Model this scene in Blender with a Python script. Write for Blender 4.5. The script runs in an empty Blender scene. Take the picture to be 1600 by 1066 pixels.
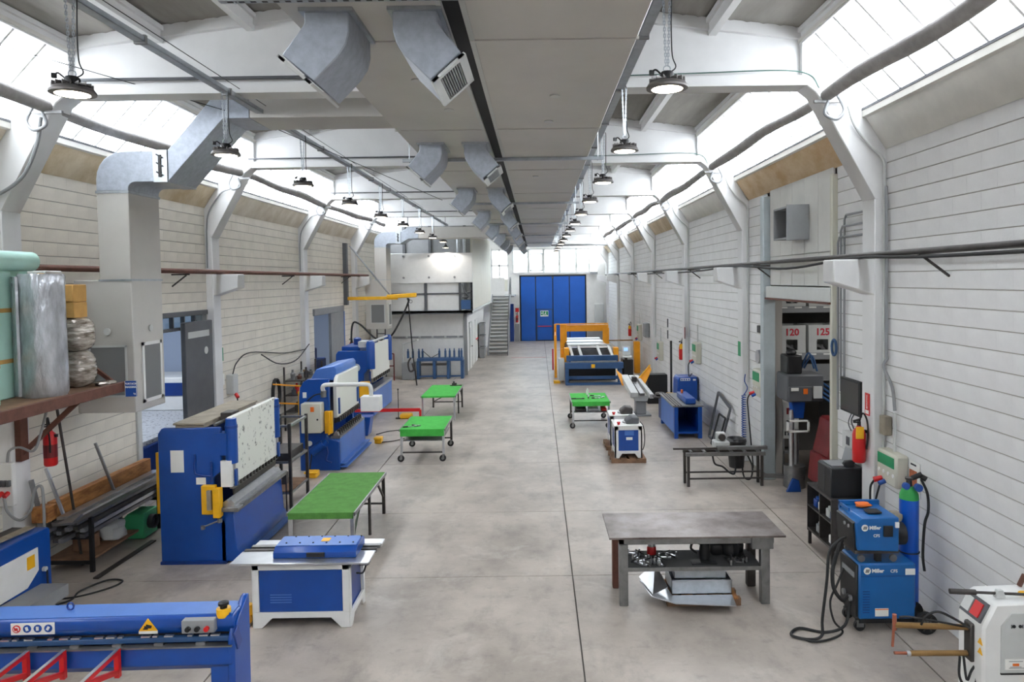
import bpy, bmesh, math, random
from mathutils import Matrix, Vector
random.seed(7)
SC = bpy.context.scene
COL = SC.collection

# ---------------------------------------------------------------- camera
F, CH = 1090.0, 4.05
TH, RO = math.radians(2.0), math.radians(0.8)
fwd = Vector((0, math.cos(TH), -math.sin(TH)))
up0 = Vector((0, math.sin(TH), math.cos(TH)))
rt0 = Vector((1, 0, 0))
rgt = rt0 * math.cos(RO) - up0 * math.sin(RO)
upv = up0 * math.cos(RO) + rt0 * math.sin(RO)
pcx = 839 + F * math.tan(TH) * math.sin(RO)
pcy = 437 + F * math.tan(TH) * math.cos(RO)
cam_d = bpy.data.cameras.new('camera')
cam = bpy.data.objects.new('camera', cam_d)
COL.objects.link(cam)
cam.matrix_world = Matrix(((rgt.x, upv.x, -fwd.x, 0), (rgt.y, upv.y, -fwd.y, 0), (rgt.z, upv.z, -fwd.z, CH), (0, 0, 0, 1)))
cam_d.sensor_fit = 'HORIZONTAL'
cam_d.sensor_width = 36
cam_d.lens = 36 * F / 1600
cam_d.shift_x = (800 - pcx) / 1600
cam_d.shift_y = (pcy - 533) / 1600
cam_d.clip_end = 300
SC.camera = cam

# ---------------------------------------------------------------- sky, exposure
world = bpy.data.worlds.new('overcast_sky')
SC.world = world
world.use_nodes = True
bg = world.node_tree.nodes['Background']
bg.inputs[0].default_value = (0.95, 0.975, 1.0, 1)
bg.inputs[1].default_value = 15.0
vs = SC.view_settings
vs.view_transform = 'Standard'
vs.look = 'None'
vs.gamma = 1.0
vs.use_curve_mapping = False
vs.exposure = 0.0
SC.cycles.use_denoising = True
SC.cycles.max_bounces = 10
SC.cycles.diffuse_bounces = 6
SC.cycles.transparent_max_bounces = 12
SC.cycles.sample_clamp_indirect = 6.0
SC.cycles.caustics_reflective = False
SC.cycles.caustics_refractive = False

# ---------------------------------------------------------------- helpers
def lin(c):
    return tuple((v / 12.92 if v <= 0.04045 else ((v + 0.055) / 1.055) ** 2.4) for v in (x / 255 for x in c))

MATS = {}
def mat(name, rgb, rough=0.5, metal=0.0, var=0.0, scale=4.0, bump=0.0, bscale=40.0, stretch=(1, 1, 1), emit=0.0, rgb2=None, detail=5.0, lo=0.35, hi=0.65, alpha=1.0, coat=0.0):
    m = bpy.data.materials.new(name)
    m.use_nodes = True
    nt = m.node_tree
    b = nt.nodes['Principled BSDF']
    c = lin(rgb)
    b.inputs['Base Color'].default_value = (*c, 1)
    b.inputs['Roughness'].default_value = rough
    b.inputs['Metallic'].default_value = metal
    if coat: b.inputs['Coat Weight'].default_value = coat
    if emit:
        b.inputs['Emission Color'].default_value = (*c, 1)
        b.inputs['Emission Strength'].default_value = emit
    if alpha < 1: b.inputs['Alpha'].default_value = alpha
    if var or bump:
        tc = nt.nodes.new('ShaderNodeTexCoord')
        mp = nt.nodes.new('ShaderNodeMapping')
        mp.inputs['Scale'].default_value = stretch
        nt.links.new(tc.outputs['Object'], mp.inputs[0])
    if var:
        n = nt.nodes.new('ShaderNodeTexNoise')
        n.inputs['Scale'].default_value = scale
        n.inputs['Detail'].default_value = detail
        n.inputs['Roughness'].default_value = 0.62
        nt.links.new(mp.outputs[0], n.inputs[0])
        r = nt.nodes.new('ShaderNodeValToRGB')
        r.color_ramp.elements[0].position = lo
        r.color_ramp.elements[1].position = hi
        d = lin(rgb2) if rgb2 else tuple(v * (1 - var) for v in c)
        r.color_ramp.elements[0].color = (*d, 1)
        r.color_ramp.elements[1].color = (*(min(1, v * (1 + (0 if rgb2 else var * 0.35))) for v in c), 1)
        nt.links.new(n.outputs[0], r.inputs[0])
        nt.links.new(r.outputs[0], b.inputs['Base Color'])
    if bump:
        n2 = nt.nodes.new('ShaderNodeTexNoise')
        n2.inputs['Scale'].default_value = bscale
        n2.inputs['Detail'].default_value = 3
        nt.links.new(mp.outputs[0], n2.inputs[0])
        bp = nt.nodes.new('ShaderNodeBump')
        bp.inputs['Strength'].default_value = bump
        bp.inputs['Distance'].default_value = 0.02
        nt.links.new(n2.outputs[0], bp.inputs['Height'])
        nt.links.new(bp.outputs[0], b.inputs['Normal'])
    MATS[name] = m
    return m

def floor_mat():
    m = MATS['floor_concrete']; nt = m.node_tree
    b = nt.nodes['Principled BSDF']
    src = b.inputs['Base Color'].links[0].from_socket
    geo = nt.nodes.new('ShaderNodeNewGeometry')
    def layer(src, scale, stretch, lo, hi, col, fac, det=8, dist=0.0):
        mp = nt.nodes.new('ShaderNodeMapping'); mp.inputs['Scale'].default_value = stretch
        nt.links.new(geo.outputs['Position'], mp.inputs[0])
        n = nt.nodes.new('ShaderNodeTexNoise'); n.inputs['Scale'].default_value = scale; n.inputs['Detail'].default_value = det
        n.inputs['Roughness'].default_value = .68; n.inputs['Distortion'].default_value = dist
        nt.links.new(mp.outputs[0], n.inputs[0])
        r = nt.nodes.new('ShaderNodeMapRange'); r.inputs[1].default_value = lo; r.inputs[2].default_value = hi; r.inputs[3].default_value = 0; r.inputs[4].default_value = fac
        nt.links.new(n.outputs[0], r.inputs[0])
        mx = nt.nodes.new('ShaderNodeMix'); mx.data_type = 'RGBA'
        nt.links.new(r.outputs[0], mx.inputs[0]); nt.links.new(src, mx.inputs[6]); mx.inputs[7].default_value = (*lin(col), 1)
        return mx.outputs[2]
    s = layer(src, 2.2, (1, .55, 1), .5, .72, (112, 106, 102), .55)          # trodden-in dirt
    s = layer(s, 7.0, (.6, 1, 1), .56, .74, (104, 100, 96), .45)             # small scuffs
    s = layer(s, 1.3, (1, 1, 1), .55, .7, (196, 190, 182), .5, dist=.6)      # pale worn cement
    s = layer(s, 22.0, (1, 1, 1), .68, .74, (70, 66, 62), .6, 4)             # specks
    nt.links.new(s, b.inputs['Base Color'])

class B:
    def __init__(s):
        s.v, s.f = [], []
    def add(s, vs_, fs_):
        k = len(s.v)
        s.v += [tuple(x) for x in vs_]
        s.f += [tuple(i + k for i in f) for f in fs_]
        return s
    def box(s, x0, y0, z0, x1, y1, z1):
        x0, x1 = min(x0, x1), max(x0, x1); y0, y1 = min(y0, y1), max(y0, y1); z0, z1 = min(z0, z1), max(z0, z1)
        return s.add([(x0,y0,z0),(x1,y0,z0),(x1,y1,z0),(x0,y1,z0),(x0,y0,z1),(x1,y0,z1),(x1,y1,z1),(x0,y1,z1)],
                     [(0,3,2,1),(4,5,6,7),(0,1,5,4),(1,2,6,5),(2,3,7,6),(3,0,4,7)])
    def obox(s, c, size, rx=0, ry=0, rz=0):
        m = Matrix.Translation(c) @ Matrix.Rotation(math.radians(rz), 4, 'Z') @ Matrix.Rotation(math.radians(ry), 4, 'Y') @ Matrix.Rotation(math.radians(rx), 4, 'X')
        t = B().box(-size[0]/2, -size[1]/2, -size[2]/2, size[0]/2, size[1]/2, size[2]/2)
        return s.add([m @ Vector(p) for p in t.v], t.f)
    def bar(s, p0, p1, w, h=None):
        """rectangular bar from p0 to p1"""
        h = h or w
        p0, p1 = Vector(p0), Vector(p1)
        d = (p1 - p0).normalized()
        a = d.cross(Vector((0, 0, 1)))
        if a.length < 1e-4: a = Vector((1, 0, 0))
        a.normalize(); c = a.cross(d).normalized()
        vs_ = [p + a * (w / 2 * i) + c * (h / 2 * j) for p in (p0, p1) for i, j in ((-1,-1),(1,-1),(1,1),(-1,1))]
        return s.add(vs_, [(0,1,2,3),(7,6,5,4),(0,4,5,1),(1,5,6,2),(2,6,7,3),(3,7,4,0)])
    def cyl(s, p0, p1, r, r2=None, n=12, cap=True):
        r2 = r if r2 is None else r2
        p0, p1 = Vector(p0), Vector(p1)
        d = (p1 - p0).normalized()
        a = d.orthogonal().normalized(); c = d.cross(a)
        vs_, fs_ = [], []
        for p, q in ((p0, r), (p1, r2)):
            for i in range(n):
                t = 2 * math.pi * i / n
                vs_.append(p + (a * math.cos(t) + c * math.sin(t)) * q)
        for i in range(n):
            j = (i + 1) % n
            fs_.append((i, j, n + j, n + i))
        if cap: fs_ += [tuple(range(n - 1, -1, -1)), tuple(range(n, 2 * n))]
        return s.add(vs_, fs_)
    def tube(s, pts, r, n=8, close=False):
        P = [Vector(p) for p in pts]
        m = len(P); vs_, fs_ = [], []
        a = None
        for i, p in enumerate(P):
            d = (P[min(i + 1, m - 1)] - P[max(i - 1, 0)])
            if d.length < 1e-6: d = Vector((0, 0, 1))
            d.normalize()
            if a is None: a = d.orthogonal().normalized()
            a = (a - d * a.dot(d))
            if a.length < 1e-5: a = d.orthogonal()
            a.normalize(); c = d.cross(a)
            q = r[i] if isinstance(r, (list, tuple)) else r
            for k in range(n):
                t = 2 * math.pi * k / n
                vs_.append(p + (a * math.cos(t) + c * math.sin(t)) * q)
        for i in range(m - 1):
            for k in range(n):
                j = (k + 1) % n
                fs_.append((i*n+k, i*n+j, (i+1)*n+j, (i+1)*n+k))
        fs_ += [tuple(range(n - 1, -1, -1)), tuple(range((m-1)*n, m*n))]
        return s.add(vs_, fs_)
    def prism(s, poly, ax, a, b):
        n = len(poly)
        def P(p, t):
            return (t, p[0], p[1]) if ax == 'x' else (p[0], t, p[1]) if ax == 'y' else (p[0], p[1], t)
        vs_ = [P(p, a) for p in poly] + [P(p, b) for p in poly]
        fs_ = [tuple(range(n)), tuple(range(2*n - 1, n - 1, -1))] + [(i, n + i, n + (i+1) % n, (i+1) % n) for i in range(n)]
        return s.add(vs_, fs_)
    def lathe(s, prof, n=16, c=(0, 0, 0)):
        vs_, fs_ = [], []
        for r, z in prof:
            for i in range(n):
                t = 2 * math.pi * i / n
                vs_.append((c[0] + r * math.cos(t), c[1] + r * math.sin(t), c[2] + z))
        m = len(prof)
        for k in range(m - 1):
            for i in range(n):
                j = (i + 1) % n
                fs_.append((k*n+i, k*n+j, (k+1)*n+j, (k+1)*n+i))
        if prof[0][0] > 1e-4: fs_.append(tuple(range(n - 1, -1, -1)))
        if prof[-1][0] > 1e-4: fs_.append(tuple(range((m-1)*n, m*n)))
        return s.add(vs_, fs_)
    def merge(s, o, M=None):
        return s.add([(M @ Vector(p)) if M else p for p in o.v], o.f)

def spline(pts, k=6):
    """Catmull-Rom through pts"""
    P = [Vector(p) for p in pts]
    P = [P[0] * 2 - P[1]] + P + [P[-1] * 2 - P[-2]]
    out = []
    for i in range(1, len(P) - 2):
        for j in range(k):
            t = j / k
            a, b, c, d = P[i-1], P[i], P[i+1], P[i+2]
            out.append(0.5 * (2*b + (c-a)*t + (2*a-5*b+4*c-d)*t*t + (3*b-a-3*c+d)*t**3))
    out.append(P[-2])
    return out

def mesh_of(b, name, bev=0.0, smooth=True):
    me = bpy.data.meshes.new(name)
    me.from_pydata(b.v, [], b.f)
    bm = bmesh.new(); bm.from_mesh(me)
    bmesh.ops.recalc_face_normals(bm, faces=bm.faces)
    if bev:
        ed = [e for e in bm.edges if len(e.link_faces) == 2 and e.calc_face_angle(0) > 0.5 and e.calc_length() > bev * 2.2]
        if ed: bmesh.ops.bevel(bm, geom=ed, offset=bev, segments=1, profile=0.5, affect='EDGES', clamp_overlap=True)
    bm.to_mesh(me); bm.free()
    if smooth:
        me.polygons.foreach_set('use_smooth', [True] * len(me.polygons))
        me.set_sharp_from_angle(angle=math.radians(38))
    me.update()
    return me

def wm(o):
    m = Matrix.Translation(o.location) @ o.rotation_euler.to_matrix().to_4x4()
    return (wm(o.parent) @ m) if o.parent else m

def tag(o, label=None, cat=None, group=None, kind=None):
    if label: o['label'] = label
    if cat: o['category'] = cat
    if group: o['group'] = group
    if kind: o['kind'] = kind
    return o

def thing(name, label, cat, loc=(0, 0, 0), rz=0, group=None, kind=None):
    o = bpy.data.objects.new(name, None)
    COL.objects.link(o)
    o.location = loc
    o.rotation_euler = (0, 0, math.radians(rz))
    o.empty_display_size = 0.1
    return tag(o, label, cat, group, kind)

def part(name, b, m, parent, bev=0.0, label=None, local=False, kind=None):
    """b is modelled in world coordinates (or in the parent's own, local=True)"""
    if not local and parent is not None:
        inv = wm(parent).inverted()
        b2 = B(); b2.v = [tuple(inv @ Vector(p)) for p in b.v]; b2.f = b.f
        b = b2
    me = b if isinstance(b, bpy.types.Mesh) else mesh_of(b, name, bev)
    o = bpy.data.objects.new(name, me)
    COL.objects.link(o)
    if not me.materials: me.materials.append(MATS[m])
    o.parent = parent
    if label: o['label'] = label
    if kind: o['kind'] = kind
    return o

def single(name, b, m, label, cat, base=None, bev=0.0, group=None, rz=0):
    """a thing of one mesh, modelled in world coordinates; its origin goes to its base"""
    xs = [p[0] for p in b.v]; ys = [p[1] for p in b.v]; zs = [p[2] for p in b.v]
    base = Vector(base or ((min(xs)+max(xs))/2, (min(ys)+max(ys))/2, min(zs)))
    b2 = B(); b2.v = [(p[0]-base.x, p[1]-base.y, p[2]-base.z) for p in b.v]; b2.f = b.f
    o = bpy.data.objects.new(name, mesh_of(b2, name, bev))
    COL.objects.link(o)
    o.data.materials.append(MATS[m])
    o.location = base
    return tag(o, label, cat, group)

def struct(name, b, m, bev=0.0):
    o = bpy.data.objects.new(name, mesh_of(b, name, bev))
    COL.objects.link(o)
    o.data.materials.append(MATS[m])
    o['kind'] = 'structure'
    return o

def copy_tree(o, loc=None, parent=None, rz=None, label=None):
    c = o.copy(); COL.objects.link(c)
    c.parent = parent
    if loc is not None: c.location = loc
    if rz is not None: c.rotation_euler = (0, 0, math.radians(rz))
    if label: c['label'] = label
    for ch in [x for x in bpy.data.objects if x.parent == o]:
        copy_tree(ch, parent=c)
    return c

def text(s, size, m, parent, pos, face='-y', depth=0.002, name='lettering', bold=0.0, sx=1.0, align='CENTER', label=None):
    """flat lettering; pos = world centre; face = direction the text looks to"""
    cu = bpy.data.curves.new(name, 'FONT')
    cu.body = s; cu.size = size; cu.extrude = depth / 2; cu.align_x = align; cu.align_y = 'CENTER'; cu.offset = bold
    cu.resolution_u = 2
    ob = bpy.data.objects.new('tmp', cu)
    me = bpy.data.meshes.new_from_object(ob)
    bpy.data.objects.remove(ob); bpy.data.curves.remove(cu)
    me.materials.clear()
    ang = {'-y': 0, '+x': 90, '-x': -90, '+y': 180}.get(face, face)
    M = Matrix.Translation(pos) @ Matrix.Rotation(math.radians(ang), 4, 'Z') @ Matrix.Rotation(math.pi / 2, 4, 'X') @ Matrix.Diagonal((sx, 1, 1, 1))
    me.transform(wm(parent).inverted() @ M)
    me.materials.append(MATS[m])
    o = bpy.data.objects.new(name, me)
    COL.objects.link(o); o.parent = parent
    if label: o['label'] = label
    return o

# ---------------------------------------------------------------- materials
mat('floor_concrete', (184, 174, 164), 0.4, var=0.3, scale=0.8, bump=0.05, bscale=30, rgb2=(142, 133, 125), detail=11, lo=0.28, hi=0.68)
floor_mat()
mat('joint_dark', (92, 88, 84), 0.9)
mat('wall_joint', (164, 160, 154), 0.9)
mat('block_white', (226, 226, 226), 0.75, var=0.07, scale=2.2, bump=0.12, bscale=55, detail=8)
mat('block_warm_lit', (226, 220, 208), 0.75, var=0.09, scale=2.2, bump=0.12, bscale=55, detail=8)  # same white paint; the left wall's warm light is put into the colour
mat('frame_white', (224, 224, 224), 0.7, var=0.06, scale=1.5, bump=0.05)
mat('deck_grey', (150, 146, 140), 0.8, var=0.25, scale=2.5, stretch=(1, 0.15, 1), bump=0.1, bscale=20)
mat('eave_white', (218, 216, 210), 0.7, var=0.08, scale=3)
mat('eave_cream', (212, 204, 190), 0.75, var=0.15, scale=2, rgb2=(190, 178, 158))
mat('eave_tan', (206, 184, 152), 0.75, var=0.22, scale=1.6, rgb2=(184, 152, 112), stretch=(1, 1, 2))
mat('eave_beige', (205, 190, 164), 0.75, var=0.2, scale=2, rgb2=(176, 156, 124))
mat('steel_galv', (178, 184, 190), 0.35, 0.85, var=0.15, scale=9)
mat('duct_panel', (196, 193, 188), 0.42, 0.25, var=0.06, scale=1.2)
mat('duct_silver', (172, 179, 190), 0.45, 0.35, var=0.14, scale=14, bump=0.1, bscale=18)
mat('dark_gap', (46, 47, 50), 0.8)
mat('tube_grey', (150, 146, 144), 0.8, var=0.2, scale=6, bump=0.2, bscale=8)
mat('black', (24, 24, 26), 0.5)
mat('rubber', (30, 30, 31), 0.7)
mat('dark_steel', (74, 70, 68), 0.5, 0.5, var=0.3, scale=6)
mat('steel_mid', (140, 140, 140), 0.38, 0.8, var=0.2, scale=8)
mat('steel_bright', (206, 208, 212), 0.28, 0.9, var=0.1, scale=6)
mat('steel_plate', (96, 84, 80), 0.38, 0.6, var=0.4, scale=3.0, rgb2=(138, 130, 127), detail=10)
mat('rust_brown', (104, 66, 54), 0.7, 0.1, var=0.25, scale=9)
mat('blue', (2, 68, 152), 0.38, var=0.12, scale=2.5, bump=0.02, coat=0.15)
mat('blue_deep', (4, 50, 124), 0.4, var=0.14, scale=3, coat=0.1)
mat('blue_light', (72, 116, 190), 0.42, var=0.1, scale=3)
mat('blue_slate', (44, 80, 124), 0.5, var=0.15, scale=4)
mat('blue_door', (10, 86, 178), 0.45, var=0.07, scale=1.5)
mat('blue_miller', (8, 92, 160), 0.4, var=0.08, scale=4, coat=0.1)
mat('blue_bottle', (10, 84, 190), 0.3, var=0.06, scale=5)
mat('green_felt', (70, 178, 72), 0.95, var=0.16, scale=9, bump=0.2, bscale=120)
mat('green_felt_dark', (84, 138, 62), 0.95, var=0.22, scale=7, bump=0.2, bscale=120)
mat('green_bright', (44, 150, 70), 0.6)
mat('green_box', (74, 178, 122), 0.6, var=0.1, scale=5)
mat('green_exit', (24, 140, 90), 0.5)
mat('mint_foam', (186, 226, 214), 0.75, var=0.06, scale=4)
mat('yellow', (238, 178, 24), 0.45, var=0.12, scale=5)
mat('yellow_orange', (240, 160, 20), 0.45, var=0.1, scale=5)
mat('red', (200, 30, 32), 0.4)
mat('red_dark', (110, 26, 30), 0.4, var=0.2, scale=4)
mat('white_paint', (232, 232, 230), 0.45, var=0.05, scale=4)
mat('white_worn', (228, 227, 220), 0.5, var=0.0, rgb2=(120, 118, 112), scale=7, detail=9)
mat('white_scuffed', (228, 227, 220), 0.5, var=0.3, rgb2=(96, 94, 90), scale=11, detail=10, lo=0.33, hi=0.42)
mat('grey_light', (196, 198, 196), 0.5, var=0.05, scale=4)
mat('grey_mid', (140, 142, 144), 0.5, var=0.08, scale=4)
mat('grey_dark', (84, 86, 90), 0.55, var=0.12, scale=4)
mat('grey_beige', (200, 198, 184), 0.5)
mat('grille', (112, 113, 114), 0.6)
mat('cardboard', (206, 160, 92), 0.85, var=0.12, scale=6)
mat('wood', (190, 132, 74), 0.7, var=0.3, scale=3, stretch=(4, 1, 4), rgb2=(130, 80, 44))
mat('wood_pallet', (136, 104, 80), 0.8, var=0.3, scale=5)
mat('bubble', (196, 198, 204), 0.22, 0.55, var=0.3, scale=9, bump=0.9, bscale=14, stretch=(1, 1, 0.35))
mat('plastic_wrap', (206, 198, 188), 0.1, 0.25, var=0.6, scale=9, bump=1.0, bscale=7, stretch=(.5, .5, 2.2), rgb2=(104, 92, 80))  # bright gloss streaks of the wrap are painted into the colour noise
mat('cover_tan', (150, 140, 124), 0.7, var=0.25, scale=5)
mat('felt_mat', (70, 70, 70), 0.9)
mat('paper', (236, 236, 232), 0.7)
mat('brass', (150, 118, 74), 0.4, 0.7, var=0.2, scale=8)
mat('copper', (170, 104, 84), 0.35, 0.8)
mat('skin_print', (176, 98, 62), 0.7, var=0.4, scale=20)
mat('screen', (36, 38, 42), 0.12)
mat('screen_blue', (150, 190, 235), 0.3, emit=0.8)
mat('lens_lit', (255, 240, 216), 0.4, emit=14.0)
mat('tube_lit', (255, 238, 200), 0.4, emit=7.0)
mat('room_blue', (206, 218, 236), 0.8)
mat('room_grey', (120, 118, 116), 0.85, var=0.15, scale=2)
mat('black_bag', (26, 26, 28), 0.3, bump=0.6, bscale=12)
mat('corrugated', (214, 212, 200), 0.6)
mat('lettering_red', (190, 40, 60), 0.6)
mat('lettering_white', (240, 240, 238), 0.6)
mat('cable_green', (58, 92, 84), 0.6)
mat('post_grey', (176, 186, 190), 0.5, var=0.08, scale=4)
mat('orange', (226, 110, 30), 0.5)

def transparent_mat(name, rgb, mix, translucent=True):
    m = bpy.data.materials.new(name); m.use_nodes = True
    nt = m.node_tree; nt.nodes.clear()
    out = nt.nodes.new('ShaderNodeOutputMaterial')
    tr = nt.nodes.new('ShaderNodeBsdfTransparent'); tr.inputs[0].default_value = (*lin(rgb), 1)
    d = nt.nodes.new('ShaderNodeBsdfTranslucent' if translucent else 'ShaderNodeBsdfGlossy')
    d.inputs[0].default_value = (*lin(rgb), 1)
    if not translucent: d.inputs['Roughness'].default_value = 0.08
    mx = nt.nodes.new('ShaderNodeMixShader'); mx.inputs[0].default_value = mix
    nt.links.new(tr.outputs[0], mx.inputs[1]); nt.links.new(d.outputs[0], mx.inputs[2])
    nt.links.new(mx.outputs[0], out.inputs[0])
    MATS[name] = m
transparent_mat('polycarbonate', (244, 248, 252), 0.30)
transparent_mat('glass', (236, 244, 246), 0.10, False)
transparent_mat('frosted', (236, 240, 240), 0.55)

# ---------------------------------------------------------------- the shell
XR, XL, YN, YF = 4.62, -7.2, -8.45, 45.9
XC = (XR + XL) / 2
PITCH, FR0 = 5.95, 9.4
FRAMES = [FR0 + PITCH * k for k in range(-3, 7)]
WT = 5.72                                   # wall top
def xin(s, e): return XR - e if s > 0 else XL + e
def rtop(x): return 7.3 + 0.12 * (4.78 - abs(x - XC))   # underside of the roof deck

# floor: slabs with recessed joints
fl = struct('floor', B().box(XL - 5.2, YN - .3, -0.3, XR + 4.4, YF + .3, -0.012), 'joint_dark')
xs = [XL - 5.2, XL + 0.0, -3.45, 0.43, 4.0, XR + 4.4]
ysl = [YN - .3, -2.4, 0.6, 3.5, 6.45, 9.4, 12.05] + [15.3 + 2.97 * i for i in range(10)] + [YF + .3]
for i in range(len(xs) - 1):
    for j in range(len(ysl) - 1):
        g, gx = 0.005, 0.009
        part('slab', B().box(xs[i] + gx, ysl[j] + g, -0.06, xs[i+1] - gx, ysl[j+1] - g, 0), 'floor_concrete', fl, local=True)

def blocks(wall, s, runs, m):
    """painted concrete blocks; runs = list of (y0, y1, z0, z1)"""
    L, Hh, g, pr = 0.5, 0.2043, 0.0035, 0.010
    sg = -1 if s > 0 else 1
    x0 = xin(s, 0)
    cells = []
    for (a, b_, c, d) in runs:
        for k in range(int(round(c / Hh)), int(math.ceil(d / Hh - 1e-6))):
            z0, z1 = max(c, k * Hh), min(d, (k + 1) * Hh)
            if z1 - z0 < 0.03: continue
            off = 0.25 * (k % 2)
            i = math.floor((a - off) / L)
            while i * L + off < b_ - 1e-6:
                y0, y1 = max(a, i * L + off), min(b_, (i + 1) * L + off)
                if y1 - y0 > 0.03: cells.append((y0, y1, z0, z1))
                i += 1
    def block(bb, y0, y1, z0, z1, ox=0, oy=0, oz=0):
        c_ = 0.0045
        h, e = 0.0002, 0.0007                # tight, nearly painted-over head joints; open bed joints
        vs_ = [(x0 - sg*0.004, y0+h, z0+g), (x0 - sg*0.004, y1-h, z0+g), (x0 - sg*0.004, y1-h, z1-g), (x0 - sg*0.004, y0+h, z1-g)]
        j = random.uniform(-0.0015, 0.0015)
        vs_ += [(x0 + sg*(pr+j), y0+h+e, z0+g+c_), (x0 + sg*(pr+j), y1-h-e, z0+g+c_), (x0 + sg*(pr+j), y1-h-e, z1-g-c_), (x0 + sg*(pr+j), y0+h+e, z1-g-c_)]
        vs_ = [(p[0]-ox, p[1]-oy, p[2]-oz) for p in vs_]
        bb.add(vs_, [(4,5,6,7), (0,1,5,4), (1,2,6,5), (2,3,7,6), (3,0,4,7)])
    ymin = 6.55 if s > 0 else 9.2
    shown = [c for c in cells if c[1] > ymin]
    shown.sort(key=lambda c: c[0] + 0.35 * abs(c[2] - 3.2))
    near = shown[:295]
    rest = [c for c in cells if c not in set(near)]
    cache = {}
    for c in near:
        key = (round(c[1]-c[0], 3), round(c[3]-c[2], 3))
        if key not in cache:
            bb = B(); block(bb, c[0], c[1], c[2], c[3], x0, c[0], c[2])
            cache[key] = mesh_of(bb, 'brick', smooth=False)
        o = part('brick', cache[key], m, wall, local=True)
        o.location = (x0, c[0], c[2])
    bb = B()
    for c in rest: block(bb, *c)
    part('brick', bb, m, wall, local=True, kind='stuff')

def side_wall(name, s, openings, m, eave):
    """openings: (y0, y1, z_top); backing with holes, blocks, pilasters, corbels, eave panels, haunches"""
    cuts = sorted(openings)
    bk = B(); runs = []
    y = YN
    e0, e1 = -0.28, 0.0
    for (a, b_, zt, zb) in cuts:
        bk.box(xin(s, e0), y, 0, xin(s, e1), a, WT); runs.append((y, a, 0, WT))
        bk.box(xin(s, e0), a, zt, xin(s, e1), b_, WT)
        if zb < WT: runs.append((a, b_, zb, WT))
        y = b_
    bk.box(xin(s, e0), y, 0, xin(s, e1), YF, WT); runs.append((y, YF, 0, WT))
    w = struct(name, bk, 'wall_joint')
    blocks(w, s, runs, m)
    pil = None
    for k, yc in enumerate(FRAMES):
        y0, y1 = yc - .175, yc + .175
        def P(pts): return [(xin(s, e), z) for e, z in pts]
        if k == 0: continue
        part('pilaster', B().box(xin(s, -.02), y0, 0, xin(s, .16), y1, 5.06), 'frame_white', w, bev=.012, local=True)
        part('corbel', B().prism(P([(.15, 4.26), (.7, 4.26), (.7, 3.96), (.15, 3.78)]), 'y', y0, y1), 'frame_white', w, bev=.015, local=True)
        part('haunch', B().prism(P([(-.02, 5.0), (.16, 5.05), (.93, 6.45), (1.12, 6.6), (1.12, 7.12), (.98, 7.1), (.2, 6.22), (-.02, 5.8)]), 'y', y0, y1), 'frame_white', w, bev=.012, local=True)
    for k in range(len(FRAMES) - 1):
        a, b_ = FRAMES[k] + .178, min(FRAMES[k+1] - .178, YF)
        part('eave_panel', B().prism([(xin(s, e), z) for e, z in [(-.03, WT - .01), (.02, WT - .02), (.30, 6.14), (.30, 6.2), (.24, 6.2)]], 'y', a, b_), eave(k), w, local=True)
        part('eave_ledge', B().prism([(xin(s, e), z) for e, z in [(.26, 6.10), (.33, 6.12), (.33, 6.2), (.24, 6.2)]], 'y', a, b_), 'eave_white', w, local=True)
        part('eave_flashing', B().prism([(xin(s, e), z) for e, z in [(.22, 6.203), (.335, 6.203), (.335, 6.235), (.22, 6.235)]], 'y', a, b_), 'grey_dark', w, local=True)
    return w

wall_r = side_wall('wall_right', 1, [(10.72, 13.95, 3.63, WT)], 'block_white',
                   lambda k: 'eave_tan' if k == 3 else ('eave_beige' if k > 4 else 'eave_white'))
wall_l = side_wall('wall_left', -1, [(12.5, 15.16, 3.45, 3.45), (22.4, 25.6, 3.05, 3.05)], 'block_warm_lit',
                   lambda k: 'eave_beige' if k == 3 else 'eave_cream')

# skylights: one per bay and side, each with its own sheets
n_win = 0
portals = []
for s in (1, -1):
    for k in range(len(FRAMES) - 1):
        a, b_ = FRAMES[k] + .02, min(FRAMES[k+1] - .02, YF)
        n_win += 1
        p0, p1 = (.26, 6.215), (1.12, 7.13)
        d = Vector((p1[0]-p0[0], p1[1]-p0[1])).normalized()
        w = struct('window_%d' % n_win, B().bar((xin(s, p1[0]), a, p1[1]), (xin(s, p1[0]), b_, p1[1]), .05), 'eave_white')
        nsh = 11
        st = (b_ - a) / nsh
        for i in range(nsh):
            y0, y1 = a + i * st, a + (i + 1) * st
            q = [(xin(s, p0[0]), p0[1]), (xin(s, p1[0]), p1[1])]
            bb = B()
            vs_ = []
            for (yy, dz) in ((y0, .012), (y0 + .03, .0), (y1 - .03, 0), (y1, .012)):
                for (x, z) in q: vs_.append((x, yy, z + dz))
            bb.add(vs_, [(0,1,3,2), (2,3,5,4), (4,5,7,6)])
            part('pane', bb, 'polycarbonate', w, local=True)
            part('lap_strip', B().bar((q[0][0], y0, q[0][1] - .012), (q[1][0], y0, q[1][1] - .012), .035, .012), 'frame_white', w, local=True)
        ld = bpy.data.lights.new('skylight_portal', 'AREA')
        ld.shape = 'RECTANGLE'; ld.size = 1.2; ld.size_y = b_ - a
        ld.cycles.is_portal = True
        lo = bpy.data.objects.new('skylight_portal', ld); COL.objects.link(lo)
        nrm = Vector((-d.y * s, 0, -d.x))     # points inwards and down
        lo.rotation_euler = nrm.to_track_quat('-Z', 'Y').to_euler()
        lo.location = (xin(s, (p0[0]+p1[0])/2 ) + nrm.x * -.06, (a+b_)/2, (p0[1]+p1[1])/2 - nrm.z * .06)

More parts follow.
